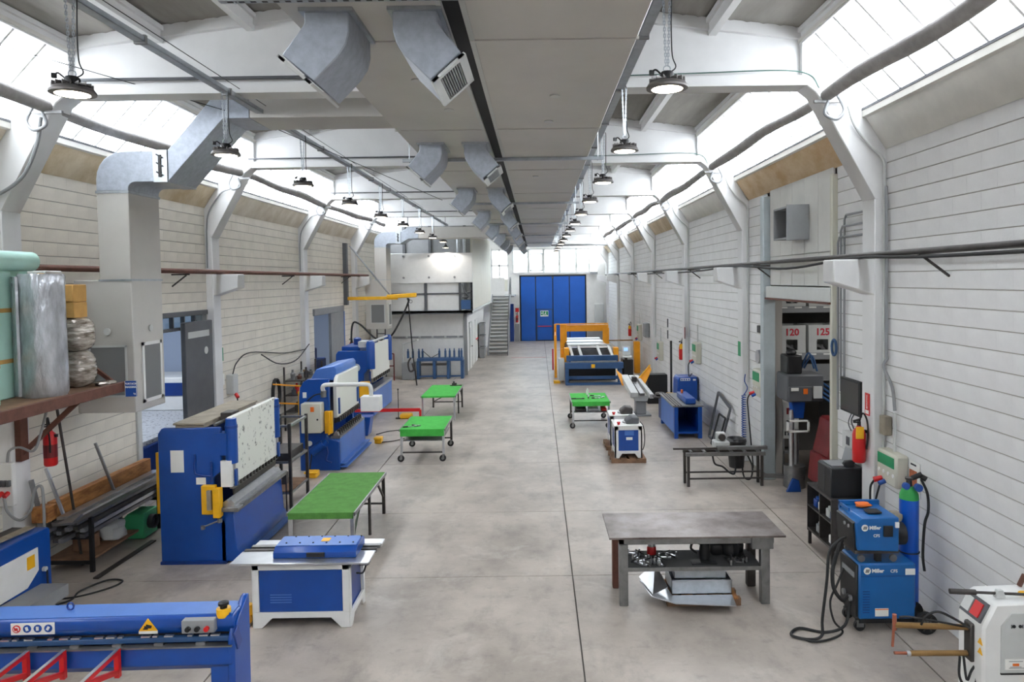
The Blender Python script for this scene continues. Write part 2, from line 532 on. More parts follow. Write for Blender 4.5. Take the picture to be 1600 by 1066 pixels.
# ceiling: deck sheets, purlins, girders
ceil = struct('ceiling', B().box(XL + 1.0, YN, 8.02, XR - 1.0, YF, 8.1), 'deck_grey')
offs = [0, 1.22, 2.43, 3.64, 4.84]
for k in range(len(FRAMES) - 1):
    a, b_ = FRAMES[k] + .1, min(FRAMES[k+1] - .1, YF)
    for sg in (-1, 1):
        for i in range(4):
            xa, xb = XC + sg * offs[i], XC + sg * (offs[i+1] + (.1 if i == 3 else 0))
            bb = B(); nn = 12; vs_ = []
            for j in range(nn + 1):
                x = xa + (xb - xa) * j / nn
                z = rtop(x) + (.012 if j % 2 else -.012)
                vs_ += [(x, a - .12, z), (x, b_ + .12, z)]
            bb.add(vs_, [(2*j, 2*j+1, 2*j+3, 2*j+2) for j in range(nn)])
            part('roof_sheet', bb, 'deck_grey', ceil, local=True)
        for i in range(5):
            if i == 0 and sg > 0: continue
            x = XC + sg * offs[i]
            zt = rtop(x) - .01
            h = .2
            bb = B().prism([(x-.05, zt-h), (x+.05, zt-h), (x+.06, zt-.06), (x+.1, zt-.06), (x+.1, zt), (x-.1, zt), (x-.1, zt-.06), (x-.06, zt-.06)], 'y', a, b_)
            part('purlin', bb, 'frame_white', ceil, local=True)
for k, yc in enumerate(FRAMES):
    if k == 0: continue
    xa, xb = XL + .9, XR - .9
    tp = lambda x: rtop(x) - .13
    part('girder', B().prism([(xa, 6.6), (xb, 6.6), (xb, tp(xb)), (XC, tp(XC)), (xa, tp(xa))], 'y', yc - .1, yc + .1)
         .merge(B().prism([(xa, 6.55), (xb, 6.55), (xb, 6.68), (xa, 6.68)], 'y', yc - .17, yc + .17))
         .merge(B().prism([(xa, tp(xa) - .02), (XC, tp(XC) - .02), (xb, tp(xb) - .02), (xb, tp(xb) + .13), (XC, tp(XC) + .13), (xa, tp(xa) + .13)], 'y', yc - .17, yc + .17)), 'frame_white', ceil, local=True)
    # gutter strip over the haunch tips

# ---------------------------------------------------------------- end walls
# the near end, behind the viewer
struct('wall_near', B().box(XL - .28, YN - .28, 0, XR + .28, YN, 8.1), 'frame_white')
# the far end: door opening, clerestory windows, stair-head glazing
wf = struct('wall_far', B().box(XL - .28, YF, 0, -3.0, YF + .28, 8.1).box(XR, YF, 0, XR + .28, YF + .28, 8.1)
            .box(-3.0, YF, 0, -1.16, YF + .28, 3.3).box(3.24, YF, 0, XR, YF + .28, 4.46).box(-1.85, YF, 3.3, -1.16, YF + .28, 4.46)
            .box(-1.16, YF, 4.33, 3.24, YF + .28, 4.46).box(-3.0, YF, 6.08, XR, YF + .28, 8.1).box(-1.85, YF, 4.46, -1.6, YF + .28, 6.08).box(3.95, YF, 4.46, XR, YF + .28, 6.08), 'white_paint')
part('sill', B().box(-1.75, YF - .1, 4.40, 3.6, YF + .02, 4.5), 'frame_white', wf, local=True)
part('dado', B().box(3.26, YF - .02, 0, XR, YF, 1.15).box(-1.5, YF - .02, 0, -1.2, YF, 1.15), 'grey_mid', wf, local=True)
win_f = struct('window_%d' % (n_win + 1), B().box(-1.6, YF + .05, 5.98, 3.95, YF + .12, 6.08).box(-1.6, YF + .05, 4.46, 3.95, YF + .12, 4.54), 'frame_white')
xw = [-1.6, -.55, .45, 1.5, 2.6, 3.45, 3.95]
for i in range(6):
    part('mullion', B().box(xw[i] - .07, YF + .04, 4.46, xw[i] + .07, YF + .13, 6.08), 'grey_light', win_f, local=True)
    part('pane', B().box(xw[i] + .07, YF + .08, 4.54, xw[i+1] - .07, YF + .09, 5.98), 'glass', win_f, local=True)
part('vent_sash', B().box(-.45, YF + .03, 4.6, .38, YF + .07, 4.68).box(-.45, YF + .03, 5.7, .38, YF + .07, 5.78).box(-.45, YF + .03, 4.6, -.38, YF + .07, 5.78).box(.31, YF + .03, 4.6, .38, YF + .07, 5.78), 'white_paint', win_f, local=True)
win_s = struct('window_%d' % (n_win + 2), B().box(-3.0, YF + .05, 5.98, -1.85, YF + .12, 6.08).box(-2.5, YF + .05, 3.3, -2.42, YF + .12, 6.08).box(-3.0, YF + .05, 4.95, -1.85, YF + .12, 5.05).box(-3.0, YF + .05, 3.3, -2.92, YF + .12, 6.08).box(-1.93, YF + .05, 3.3, -1.85, YF + .12, 6.08), 'frame_white')
for (a, b_) in ((-2.92, -2.5), (-2.42, -1.93)):
    part('pane', B().box(a, YF + .08, 5.05, b_, YF + .09, 5.98), 'frosted', win_s, local=True)
    part('pane', B().box(a, YF + .08, 4.1, b_, YF + .09, 4.95), 'frosted', win_s, local=True)
    part('sash_panel', B().box(a, YF + .07, 3.3, b_, YF + .1, 4.1), 'corrugated', win_s, local=True)
struct('ground_outside', B().box(-40, YF + 1, -.5, 40, YF + 60, -.45), 'floor_concrete')
# pale building across the yard, seen through the clerestory
bo = thing('building', 'pale office building across the yard behind the clerestory windows', 'building', (1.0, YF + 22, -.45))
part('wall', B().box(-14, YF + 22, -.45, 16, YF + 26, 5.3), 'white_paint', bo)
for i in range(8):
    part('window', B().box(-12 + i * 3.4, YF + 21.95, 4.3, -9.8 + i * 3.4, YF + 22.02, 5.0), 'grey_mid', bo)
part('roof', B().box(-14.4, YF + 21.6, 5.3, 16.4, YF + 26.4, 5.5), 'grey_light', bo)

# the blue folding door
door = struct('door_1', B().box(-1.16, YF - .02, 4.26, 3.24, YF + .1, 4.34).box(-1.16, YF - .02, 0, -1.1, YF + .1, 4.3).box(3.18, YF - .02, 0, 3.24, YF + .1, 4.3), 'black')
dx = [-1.1, -.1, 1.03, 2.12, 3.18]
for i in range(4):
    if i == 1:
        part('door_panel', B().box(dx[i] + .03, YF, 2.12, dx[i+1] - .03, YF + .07, 4.25), 'blue_door', door, bev=.012, local=True)
        part('door_panel', B().box(dx[i] + .02, YF + .06, 0, dx[i+1] - .02, YF + .075, 2.13), 'black', door, local=True)
        wk = part('wicket_door', B().box(dx[i] + .09, YF - .015, .06, dx[i+1] - .07, YF + .05, 2.04), 'blue_door', door, bev=.012, local=True)
        part('push_bar', B().box(dx[i] + .12, YF - .08, .95, dx[i+1] - .12, YF - .03, 1.0), 'red', wk, local=True)
        part('door_frame', B().box(dx[i] + .03, YF - .01, 0, dx[i] + .08, YF + .06, 2.1).box(dx[i+1] - .06, YF - .01, 0, dx[i+1] - .02, YF + .06, 2.1).box(dx[i] + .03, YF - .01, 2.05, dx[i+1] - .02, YF + .06, 2.11), 'blue_slate', door, local=True)
    else:
        part('door_panel', B().box(dx[i] + .03, YF, .02, dx[i+1] - .03, YF + .07, 4.25), 'blue_door', door, bev=.012, local=True)
    part('gasket', B().box(dx[i+1] - .03, YF + .01, 0, dx[i+1] + .03, YF + .04, 4.25), 'black', door, local=True)
part('light_block_panel', B().box(-1.16, YF + .075, 0, 3.24, YF + .1, 4.34), 'black', door, local=True)  # added black backing that stops daylight leaking round the door
part('door_closer', B().obox((1.03, YF - .06, 4.18), (.14, .1, .12)), 'grey_dark', door, local=True)
es = thing('exit_sign', 'green and white emergency exit sign on the blue folding door', 'sign', (.45, YF - .03, 1.62))
part('plate', B().box(.19, YF - .03, 1.62, .72, YF - .02, 2.0), 'paper', es)
part('green_field', B().box(.4, YF - .034, 1.7, .7, YF - .03, 1.96), 'green_exit', es)
part('arrow_field', B().box(.22, YF - .034, 1.7, .36, YF - .03, 1.96), 'green_exit', es)
part('running_figure', B().obox((.53, YF - .036, 1.83), (.05, .004, .14), ry=15).obox((.56, YF - .036, 1.76), (.04, .004, .1), ry=-30).obox((.48, YF - .036, 1.77), (.04, .004, .1), ry=35).obox((.55, YF - .036, 1.92), (.045, .004, .045)), 'paper', es)
part('arrow', B().prism([(.24, 1.83), (.30, 1.9), (.30, 1.76)], 'y', YF - .037, YF - .033).box(.3, YF - .037, 1.81, .345, YF - .033, 1.85), 'paper', es)
single('blue_screen', B().box(-1.82, YF - .12, 0, -1.55, YF - .06, 2.48), 'blue_deep', 'narrow blue metal panel leaning beside the foot of the steel stairs', 'screen', bev=.01)

def extinguisher(loc, label, hose=1, face=(-1, 0), tagc='yellow', sign=True):
    """wall fire extinguisher; loc = centre of bottle bottom"""
    x, y, z = loc
    t = thing('fire_extinguisher', label, 'fire extinguisher', loc, 0, 'wall fire extinguishers')
    part('cylinder', B().lathe([(.07, 0), (.085, .02), (.085, .38), (.07, .44), (.035, .48), (.03, .5)], 14, loc), 'red', t)
    part('valve', B().cyl((x, y, z + .5), (x, y, z + .56), .025).obox((x + face[0]*.04, y + face[1]*.04 - .02, z + .58), (.1, .03, .02), ry=-15).obox((x + face[0]*.04, y - .02, z + .55), (.09, .03, .015)), 'black', t)
    part('hose', B().tube(spline([(x, y, z + .54), (x + .02, y - .06, z + .68), (x + .05, y - .12, z + .6), (x + .07, y - .11, z + .4), (x + .06, y - .09, z + .2)]), .012), 'rubber', t)
    if tagc: part('inspection_tag', B().obox((x - .03, y - .09, z + .42), (.1, .02, .16)), tagc, t)
    part('label_plate', B().cyl((x, y, z + .12), (x, y, z + .3), .0865, n=14), 'red_dark' if not tagc else 'red', t)
    part('wall_bracket', B().box(x - .02 if face[0] >= 0 else x, y - .02, z + .4, x + .1, y + .02, z + .44), 'black', t)
    return t
extinguisher((-1.34, YF - .12, 1.25), 'red fire extinguisher on the far wall left of the blue folding door', tagc=None)
single('fire_sign', B().box(-1.45, YF - .03, 1.93, -1.22, YF - .015, 2.2), 'red', 'small red fire equipment sign above the extinguisher beside the blue door', 'sign')
single('wall_unit', B().box(3.5, YF - .5, 4.35, 3.95, YF - .1, 4.5).box(3.68, YF - .1, 4.38, 3.76, YF + .0, 4.46), 'grey_mid', 'grey box unit bracketed high on the far wall right of the blue door', 'wall unit')
single('wall_cabinet', B().box(3.75, YF - .3, .95, 4.35, YF - .0, 2.4).box(3.8, YF - .32, 1.0, 4.3, YF - .3, 2.35), 'grey_light', 'tall light grey cabinet on the far wall right of the blue door', 'cabinet', bev=.01)

# ---------------------------------------------------------------- booth with upper floor at the far left
YB = 29.8
bth = thing('spray_booth', 'white two storey booth with grey frame at the far left end', 'booth', (-5.0, YB, 0))
part('front_wall', B().box(-7.15, YB, 0, -3.12, YB + .1, 2.7), 'white_paint', bth, bev=.01)
part('side_wall', B().box(-3.22, YB + .1, 0, -3.12, YF - .02, 2.7), 'white_paint', bth)
part('corner_post', B().box(-3.16, YB - .06, 0, -3.02, YB + .1, 2.75), 'grey_mid', bth, bev=.01)
part('service_rail', B().box(-6.2, YB - .05, 1.62, -3.2, YB, 1.70), 'grey_mid', bth)
for i in range(5):
    part('rail_bolt', B().cyl((-5.6 + i * .55, YB - .07, 1.66), (-5.6 + i * .55, YB - .04, 1.66), .05), 'grey_light', bth)
part('floor_beam', B().box(-6.3, YB - .9, 2.68, -2.7, YB - .75, 2.82).box(-3.05, YB - .9, 2.68, -2.9, YF - 4, 2.82), 'grey_dark', bth)
part('deck', B().box(-7.15, YB - .9, 2.72, -2.68, YF - .05, 2.8), 'grey_light', bth)
for (a, b_) in ((-6.2, -4.68), (-4.58, -3.25)):
    part('infill_panel', B().box(a, YB - .82, 2.82, b_, YB - .78, 3.5), 'white_paint', bth, bev=.008)
    part('infill_panel', B().box(a, YB - .82, 3.54, b_, YB - .78, 3.98), 'white_paint', bth, bev=.008)
for x in (-6.25, -4.63, -3.2, -2.72):
    part('stud', B().box(x - .05, YB - .9, 2.8, x + .05, YB - .75, 4.0), 'grey_dark', bth)
part('mid_rail', B().box(-6.25, YB - .88, 3.49, -2.72, YB - .76, 3.55), 'grey_dark', bth)
part('fascia_panel', B().box(-6.18, YB - 1.0, 3.97, -2.66, YB - .92, 5.2), 'white_paint', bth, bev=.01)
for x in (-5.5, -4.45, -3.4):
    for z in (4.2, 5.08):
        part('fixing', B().cyl((x, YB - 1.03, z), (x, YB - .99, z), .045), 'grey_mid', bth)
for i in range(10):
    z = 2.9 + .22 * i
for i in range(17):
    y0 = YB - .9 + i * .66
    part('wall_sheet', B().prism([(-2.70, y0), (-2.66, y0 + .04), (-2.66, y0 + .6), (-2.70, y0 + .65), (-2.74, y0 + .65), (-2.74, y0)], 'z', 2.85, 6.25), 'corrugated', bth)
part('upper_back_panel', B().box(-7.15, YB + 1.4, 2.8, -2.74, YB + 1.5, 6.5), 'grey_mid', bth)
for x in (-4.75, -5.9, -3.2):
    part('column', B().box(x - .06, YB + 1.28, 2.8, x + .06, YB + 1.4, 6.5), 'grey_dark', bth)
part('service_pipe', B().cyl((-3.35, YB + .2, 4.5), (-3.35, YB + .2, 6.3), .1).cyl((-3.1, YB + .2, 4.5), (-3.1, YB + .2, 6.3), .07), 'steel_galv', bth)
part('valve_box', B().box(-3.15, YB - 1.0, 2.86, -2.75, YB - .92, 3.25), 'blue_slate', bth, bev=.01)
part('valve_pipework', B().tube(spline([(-3.1, YB - .95, 3.9), (-3.0, YB - .98, 3.6), (-2.85, YB - .95, 3.4), (-3.1, YB - .95, 3.35)]), .025).tube([(-3.15, YB - .95, 3.5), (-2.75, YB - .95, 3.58)], .02), 'grey_dark', bth)
d2 = struct('door_2', B().box(-3.125, 31.6, 0, -3.09, 32.6, 2.1), 'white_paint')
part('door_pane', B().box(-3.095, 31.75, 1.0, -3.085, 31.95, 1.9), 'grille', d2, local=True)
part('door_handle', B().box(-3.09, 32.4, .98, -3.04, 32.52, 1.02), 'black', d2, local=True)
part('door_frame', B().box(-3.125, 31.54, 0, -3.07, 31.6, 2.16).box(-3.125, 32.6, 0, -3.07, 32.66, 2.16).box(-3.125, 31.54, 2.1, -3.07, 32.66, 2.16), 'grey_light', d2, local=True)
d3 = struct('door_3', B().box(-3.125, 34.6, 0, -3.09, 35.6, 2.1), 'white_paint')
part('door_handle', B().box(-3.09, 35.4, .98, -3.04, 35.52, 1.02), 'black', d3, local=True)
part('push_bar', B().box(-3.09, 34.7, 1.1, -3.03, 35.5, 1.15), 'red', d3, local=True)
sl = thing('ladder_stair', 'dark open steel ladder stair behind the white booth corner', 'ladder', (-6.6, YB - 1.2, 0))
part('rail', B().bar((-6.62, YB - 1.1, .1), (-6.62, YB - 1.1, 5.4), .05).bar((-6.28, YB - 1.1, .1), (-6.28, YB - 1.1, 5.4), .05), 'grey_dark', sl)
for i in range(22):
    part('rung', B().bar((-6.62, YB - 1.1, .3 + .23 * i), (-6.28, YB - 1.1, .3 + .23 * i), .035), 'grey_dark', sl)
part('safety_rail', B().bar((-6.5, YB - 1.35, 0), (-6.5, YB - 1.35, 1.1), .04).bar((-5.9, YB - 1.35, 0), (-5.9, YB - 1.35, 1.1), .04).bar((-6.5, YB - 1.35, 1.1), (-5.9, YB - 1.35, 1.1), .04).bar((-6.5, YB - 1.35, .6), (-5.9, YB - 1.35, .6), .04), 'red_dark', sl, label='dark red guard rail')
# grey storage boxes under the stair
for i, (y, z) in enumerate(((36.2, 0), (36.2, .62), (36.2, 1.24))):
    single('storage_box', B().box(-3.05, y, z, -2.78, y + .8, z + .58).box(-3.07, y - .02, z + .5, -2.76, y + .82, z + .58), 'grey_mid',
           ['grey storage box at the bottom of the stack beside the steel stairs', 'grey storage box in the middle of the stack beside the steel stairs', 'grey storage box on top of the stack beside the steel stairs'][i], 'box', bev=.015, group='grey boxes beside the stairs')
# steel stairs
stt = thing('steel_stairs', 'straight grey steel staircase with open treads and thin handrails', 'staircase', (-2.15, 37.4, 0))
nst = 16
for i in range(nst):
    part('tread', B().box(-2.66, 37.4 + i * .29, .16 + i * .184, -1.66, 37.4 + i * .29 + .3, .2 + i * .184).box(-2.66, 37.4 + i * .29 + .27, .05 + i * .184, -1.66, 37.4 + i * .29 + .3, .2 + i * .184), 'grey_light', stt)
for x in (-2.7, -1.62):
    part('stringer', B().prism([(37.3, 0), (37.6, 0), (42.1, 2.95), (42.1, 3.2), (41.9, 3.2), (37.3, .25)], 'x', x - .02, x + .02), 'grey_mid', stt)
part('landing', B().box(-2.75, 42.0, 3.02, -1.4, YF - .02, 3.1), 'grey_mid', stt)
part('landing_plate', B().box(-2.72, 42.0, 3.1, -1.95, 42.04, 4.2), 'white_paint', stt, label='white sheet guard panel')
part('handrail', B().tube([(-1.62, 37.4, 1.15), (-1.62, 42.0, 4.2), (-1.62, 43.2, 4.2)], .025), 'grey_dark', stt)
for y, z in ((37.5, 0.2), (39.7, 1.6), (42.0, 3.1), (43.2, 3.1)):
    part('baluster', B().bar((-1.62, y, z), (-1.62, y, z + 1.05), .035), 'grey_dark', stt)
part('mid_rail', B().tube([(-1.62, 42.0, 3.65), (-1.62, 43.2, 3.65)], .02), 'grey_dark', stt)

# ---------------------------------------------------------------- side rooms seen through the openings
def room(name, x0, x1, y0, y1, z1, m, side):
    b = B()
    xo = x0 if side < 0 else x1
    b.box(xo - .1, y0, 0, xo + .1, y1, z1)
    b.box(x0, y0 - .1, 0, x1, y0 + .1, z1).box(x0, y1 - .1, 0, x1, y1 + .1, z1)
    b.box(x0, y0, z1, x1, y1, z1 + .1)
    return struct(name, b, m)
room('wall_left_laser_room', -12.2, -7.48, 11.6, 19.5, 4.2, 'room_blue', -1)
room('wall_left_store_room', -11.2, -7.48, 21.2, 30.5, 4.0, 'room_blue', -1)
room('wall_right_tool_room', 4.9, 8.8, 9.9, 16.2, 4.4, 'room_grey', 1)
def ceiling_lamp(loc, size, power, label, col=(1, 1, 1)):
    x, y, z = loc
    t = thing('ceiling_lamp', label, 'lamp', (x, y, z - .1))
    part('housing', B().box(x - .1, y - .7, z - .08, x + .1, y + .7, z), 'white_paint', t)
    part('diffuser', B().box(x - .08, y - .66, z - .1, x + .08, y + .66, z - .08), 'tube_lit', t)
    ld = bpy.data.lights.new('ceiling_lamp_light', 'AREA'); ld.energy = power; ld.size = .3; ld.size_y = 1.4; ld.shape = 'RECTANGLE'; ld.color = col
    lo = bpy.data.objects.new('ceiling_lamp_light', ld); COL.objects.link(lo); lo.parent = t; lo.location = (0, 0, -.03)
ceiling_lamp((-9.6, 15.0, 4.2), 1, 110, 'white strip lamp on the ceiling of the laser room', (.85, .92, 1))
ceiling_lamp((-9.2, 25.0, 4.0), 1, 90, 'white strip lamp on the ceiling of the second left room', (.85, .92, 1))
ceiling_lamp((6.6, 12.0, 4.4), 1, 60, 'white strip lamp on the ceiling of the tool store')

mat('clad_grey', (206, 205, 200), .5, var=.08, scale=1.5)
# right opening: steel posts, lintel, cladding above
tr = struct('trim_1', B().box(4.46, 13.76, 0, 4.7, 13.95, 5.62), 'post_grey', bev=.012)
tr['label'] = 'pale grey steel post'
struct('trim_2', B().box(4.52, 10.7, 0, 4.64, 10.78, 5.6), 'grey_beige', bev=.01)
tl = struct('trim_3', B().box(4.5, 10.74, 3.63, 4.66, 13.74, 3.86), 'grey_light', bev=.01)
part('rusty_edge', B().box(4.48, 10.74, 3.6, 4.66, 13.74, 3.635), 'rust_brown', tl, local=True)
cl = struct('wall_right_cladding', B().box(4.62, 10.72, 3.86, 4.64, 13.95, WT), 'wall_joint')
for i in range(5):
    y0 = 10.8 + i * .585
    for (z0, z1) in ((3.88, 4.42), (4.43, WT)):
        part('panel', B().box(4.585, y0 + .004, z0, 4.62, y0 + .58, z1), 'clad_grey', cl, bev=.004, local=True)
fb = thing('extractor_box', 'grey open-fronted fan box high on the cladding above the right doorway', 'fan box', (4.4, 12.1, 4.68))
part('casing', B().box(4.22, 11.75, 5.2, 4.58, 12.45, 5.23).box(4.22, 11.75, 4.68, 4.58, 12.45, 4.71).box(4.22, 11.75, 4.7, 4.58, 11.78, 5.22).box(4.22, 12.42, 4.7, 4.58, 12.45, 5.22), 'grey_mid', fb)
part('louvre', B().box(4.45, 11.78, 4.71, 4.47, 12.42, 5.2), 'dark_gap', fb)
part('side_cover', B().box(4.2, 11.74, 4.66, 4.58, 11.76, 5.25), 'grey_mid', fb)

# left openings: jambs, transom, sliding leaves
struct('trim_4', B().box(-7.48, 12.36, 0, -7.15, 12.5, 3.5), 'grey_light', bev=.01)
struct('trim_5', B().box(-7.5, 12.5, 3.4, -7.16, 15.16, 3.5), 'grey_dark', bev=.01)
wt_ = struct('window_%d' % (n_win + 3), B().box(-7.3, 12.5, 3.12, -7.2, 15.16, 3.18), 'grey_dark')
for i in range(6):
    part('pane', B().box(-7.27, 12.52 + i * .44, 3.18, -7.26, 12.9 + i * .44, 3.4), 'glass', wt_, local=True)
    part('mullion', B().box(-7.3, 12.48 + i * .44, 3.18, -7.22, 12.52 + i * .44, 3.4), 'grey_dark', wt_, local=True)
d4 = struct('door_4', B().box(-7.16, 13.95, .02, -7.06, 15.12, 3.28), 'grey_dark', bev=.012)
part('white_plate', B().box(-7.06, 14.05, 2.95, -7.05, 14.95, 3.08), 'grey_light', d4, local=True)
part('smudge_plate', B().cyl((-7.06, 14.8, 2.65), (-7.05, 14.8, 2.65), .08), 'grey_light', d4, local=True)
d5 = struct('door_5', B().box(-7.16, 23.85, .02, -7.06, 25.55, 3.0), 'grey_mid', bev=.012)
part('edge_strip', B().box(-7.06, 25.4, .02, -7.05, 25.5, 3.0), 'blue_light', d5, local=True)
struct('trim_6', B().box(-7.4, 22.3, 2.98, -7.12, 25.7, 3.2), 'grey_mid', bev=.01)

# ---------------------------------------------------------------- ceiling services
def vent(parent, x, y, out, z=5.85):
    """rectangular elbow nozzle under the duct, blowing to -x (out<0) or +x"""
    w, dp = .147, .3
    o = out
    prof_i = [(x + o*w, z), (x + o*w, z - .09), (x + o*(w + .03), z - .135), (x + o*.30, z - .295)]
    prof_o = [(x - o*w, z), (x - o*w, z - .15), (x - o*.125, z - .23), (x - o*.07, z - .31), (x + o*.094, z - .475)]
    end_i, end_o = prof_i[-1], prof_o[-1]
    poly = prof_i + prof_o[::-1]
    t = part('nozzle', B().prism(poly, 'y', y - dp, y + dp), 'duct_silver', parent, bev=.008)
    part('flange', B().box(x - w - .03, y - dp - .03, z - .025, x + w + .03, y + dp + .03, z), 'steel_galv', t)
    a, c = Vector((end_i[0], 0, end_i[1])), Vector((end_o[0], 0, end_o[1]))
    n = Vector((o, 0, -.75)).normalized()
    mid = (a + c) / 2 + n * .012
    u_ = (c - a).normalized(); L = (c - a).length
    fr = B()
    def plate(b, lu0, lu1, lv0, lv1, th):
        vs_ = []
        for k in (0, th):
            for (uu, vv) in ((lu0, lv0), (lu1, lv0), (lu1, lv1), (lu0, lv1)):
                p = mid + u_ * uu + n * k; vs_.append((p.x, y + vv, p.z))
        b.add(vs_, [(0,1,2,3), (7,6,5,4), (0,4,5,1), (1,5,6,2), (2,6,7,3), (3,7,4,0)])
    plate(fr, -L/2 - .01, -L/2 + .05, -dp - .01, dp + .01, .02); plate(fr, L/2 - .05, L/2 + .01, -dp - .01, dp + .01, .02)
    plate(fr, -L/2, L/2, -dp - .01, -dp + .04, .02); plate(fr, -L/2, L/2, dp - .04, dp + .01, .02)
    gr = part('grille_frame', fr, 'grey_light', t)
    bk = B(); plate(bk, -L/2 + .04, L/2 - .04, -dp + .03, dp - .03, .004)
    part('grille_back', bk, 'dark_gap', t)
    ns = 9
    sl_ = B()
    for i in range(ns):
        q = -L/2 + .06 + (L - .12) * i / (ns - 1)
        plate(sl_, q - .006, q + .006, -dp + .03, dp - .03, .016)
    part('grille_slats', sl_, 'steel_mid', t)

ZD = 5.85
dl = thing('supply_duct', 'long grey air duct with downward nozzles, left of the dark gap', 'air duct', (-1.13, 20, ZD))
drr = thing('return_duct', 'wide plain grey air duct right of the dark gap, beside the lamp row', 'air duct', (.15, 20, ZD))
segs = [2.2, 5.3, 8.4, 11.5, 14.6, 17.7, 20.8, 23.9, 27.0, 30.1, 33.2, 36.3, 38.6]
for i in range(len(segs) - 1):
    part('duct_section', B().box(-1.66, segs[i] + .004, ZD, -.62, segs[i+1] - .004, ZD + .42), 'duct_panel', dl, bev=.012)
    part('duct_section', B().box(-.46, segs[i] + .004, ZD, .78, segs[i+1] - .004, ZD + .42), 'duct_panel', drr, bev=.012)
    if i:
        part('joint_strip', B().box(-1.67, segs[i] - .012, ZD - .008, -.61, segs[i] + .012, ZD + .43), 'duct_panel', dl)
        part('joint_strip', B().box(-.47, segs[i] - .012, ZD - .008, .79, segs[i] + .012, ZD + .43), 'duct_panel', drr)
part('corner_trim', B().box(-.635, segs[0], ZD - .005, -.60, segs[-1], ZD + .03), 'grey_light', dl)
part('corner_trim', B().box(-.48, segs[0], ZD - .005, -.44, segs[-1], ZD + .03), 'grey_light', drr)
for k in range(8):
    y = 4.95 + 4.5 * k
    vent(dl, -1.36, y, -1)
    vent(dl, -.78, y, 1)
for x, y in ((-1.05, 6.3), (-.9, 7.4), (.2, 6.9), (.16, 8.0), (.0, 12.2)):
    part('access_cap', B().lathe([(.05, -.012), (.05, 0)], 12, (x, y, ZD)), 'grey_light', dl if x < -.5 else drr)
single('gap_shade_strip', B().box(-.612, 2.2, ZD + .03, -.468, 38.6, ZD + .06), 'dark_gap', 'dark strip standing for the shade in the gap between the two grey ceiling ducts', 'strip')  # added strip; its dark colour paints the shade between the ducts
for k in range(6):
    y = 4.4 + 5.93 * k
    t = thing('strut_channel', ['galvanised strut under the ducts nearest the camera', 'second galvanised strut under the ducts from the camera', 'third galvanised strut under the ducts from the camera', 'fourth galvanised strut under the ducts from the camera', 'fifth galvanised strut under the ducts from the camera', 'last galvanised strut under the ducts by the far windows'][k], 'support rail', (-.4, y, ZD - .05), 0, 'duct support struts')
    part('channel', B().box(-1.95, y - .022, ZD - .05, 1.0, y + .022, ZD - .004), 'steel_galv', t)
    for x in (-1.85, .92):
        part('hanger_rod', B().cyl((x, y, ZD - .06), (x, y, 6.62), .008, n=6), 'steel_galv', t)
    if k == 0:
        sl_ = B()
        for i in range(40): sl_.box(-1.9 + i * .072, y - .01, ZD - .0515, -1.865 + i * .072, y + .01, ZD - .05)
        part('slots', sl_, 'black', t)
# thin rail of the far end
single('sprinkler_pipe', B().tube([(-1.5, 38.9, 5.95), (3.9, 38.9, 5.95)], .05), 'steel_galv', 'straight grey pipe crossing the hall in front of the far windows', 'pipe')

def cable_tray(x, z, label, y1):
    t = thing('cable_tray', label, 'cable tray', (x, 18, z))
    part('side_rail', B().box(x - .05, 2.4, z, x - .045, y1, z + .055), 'steel_galv', t)
    part('side_rail', B().box(x + .045, 2.4, z, x + .05, y1, z + .055), 'steel_galv', t)
    part('bottom', B().box(x - .05, 2.4, z, x + .05, y1, z + .004), 'steel_galv', t)
    for k in range(20):
        y = 3.2 + k * 1.95
        if y > y1: break
        part('clip', B().box(x - .06, y - .02, z - .02, x + .06, y + .02, z + .07), 'steel_mid', t)
cable_tray(1.1, 6.47, 'galvanised cable tray carrying the lamps right of the ducts', 42)
cable_tray(-3.95, 6.49, 'galvanised cable tray carrying the lamps on the left side', 31.0)

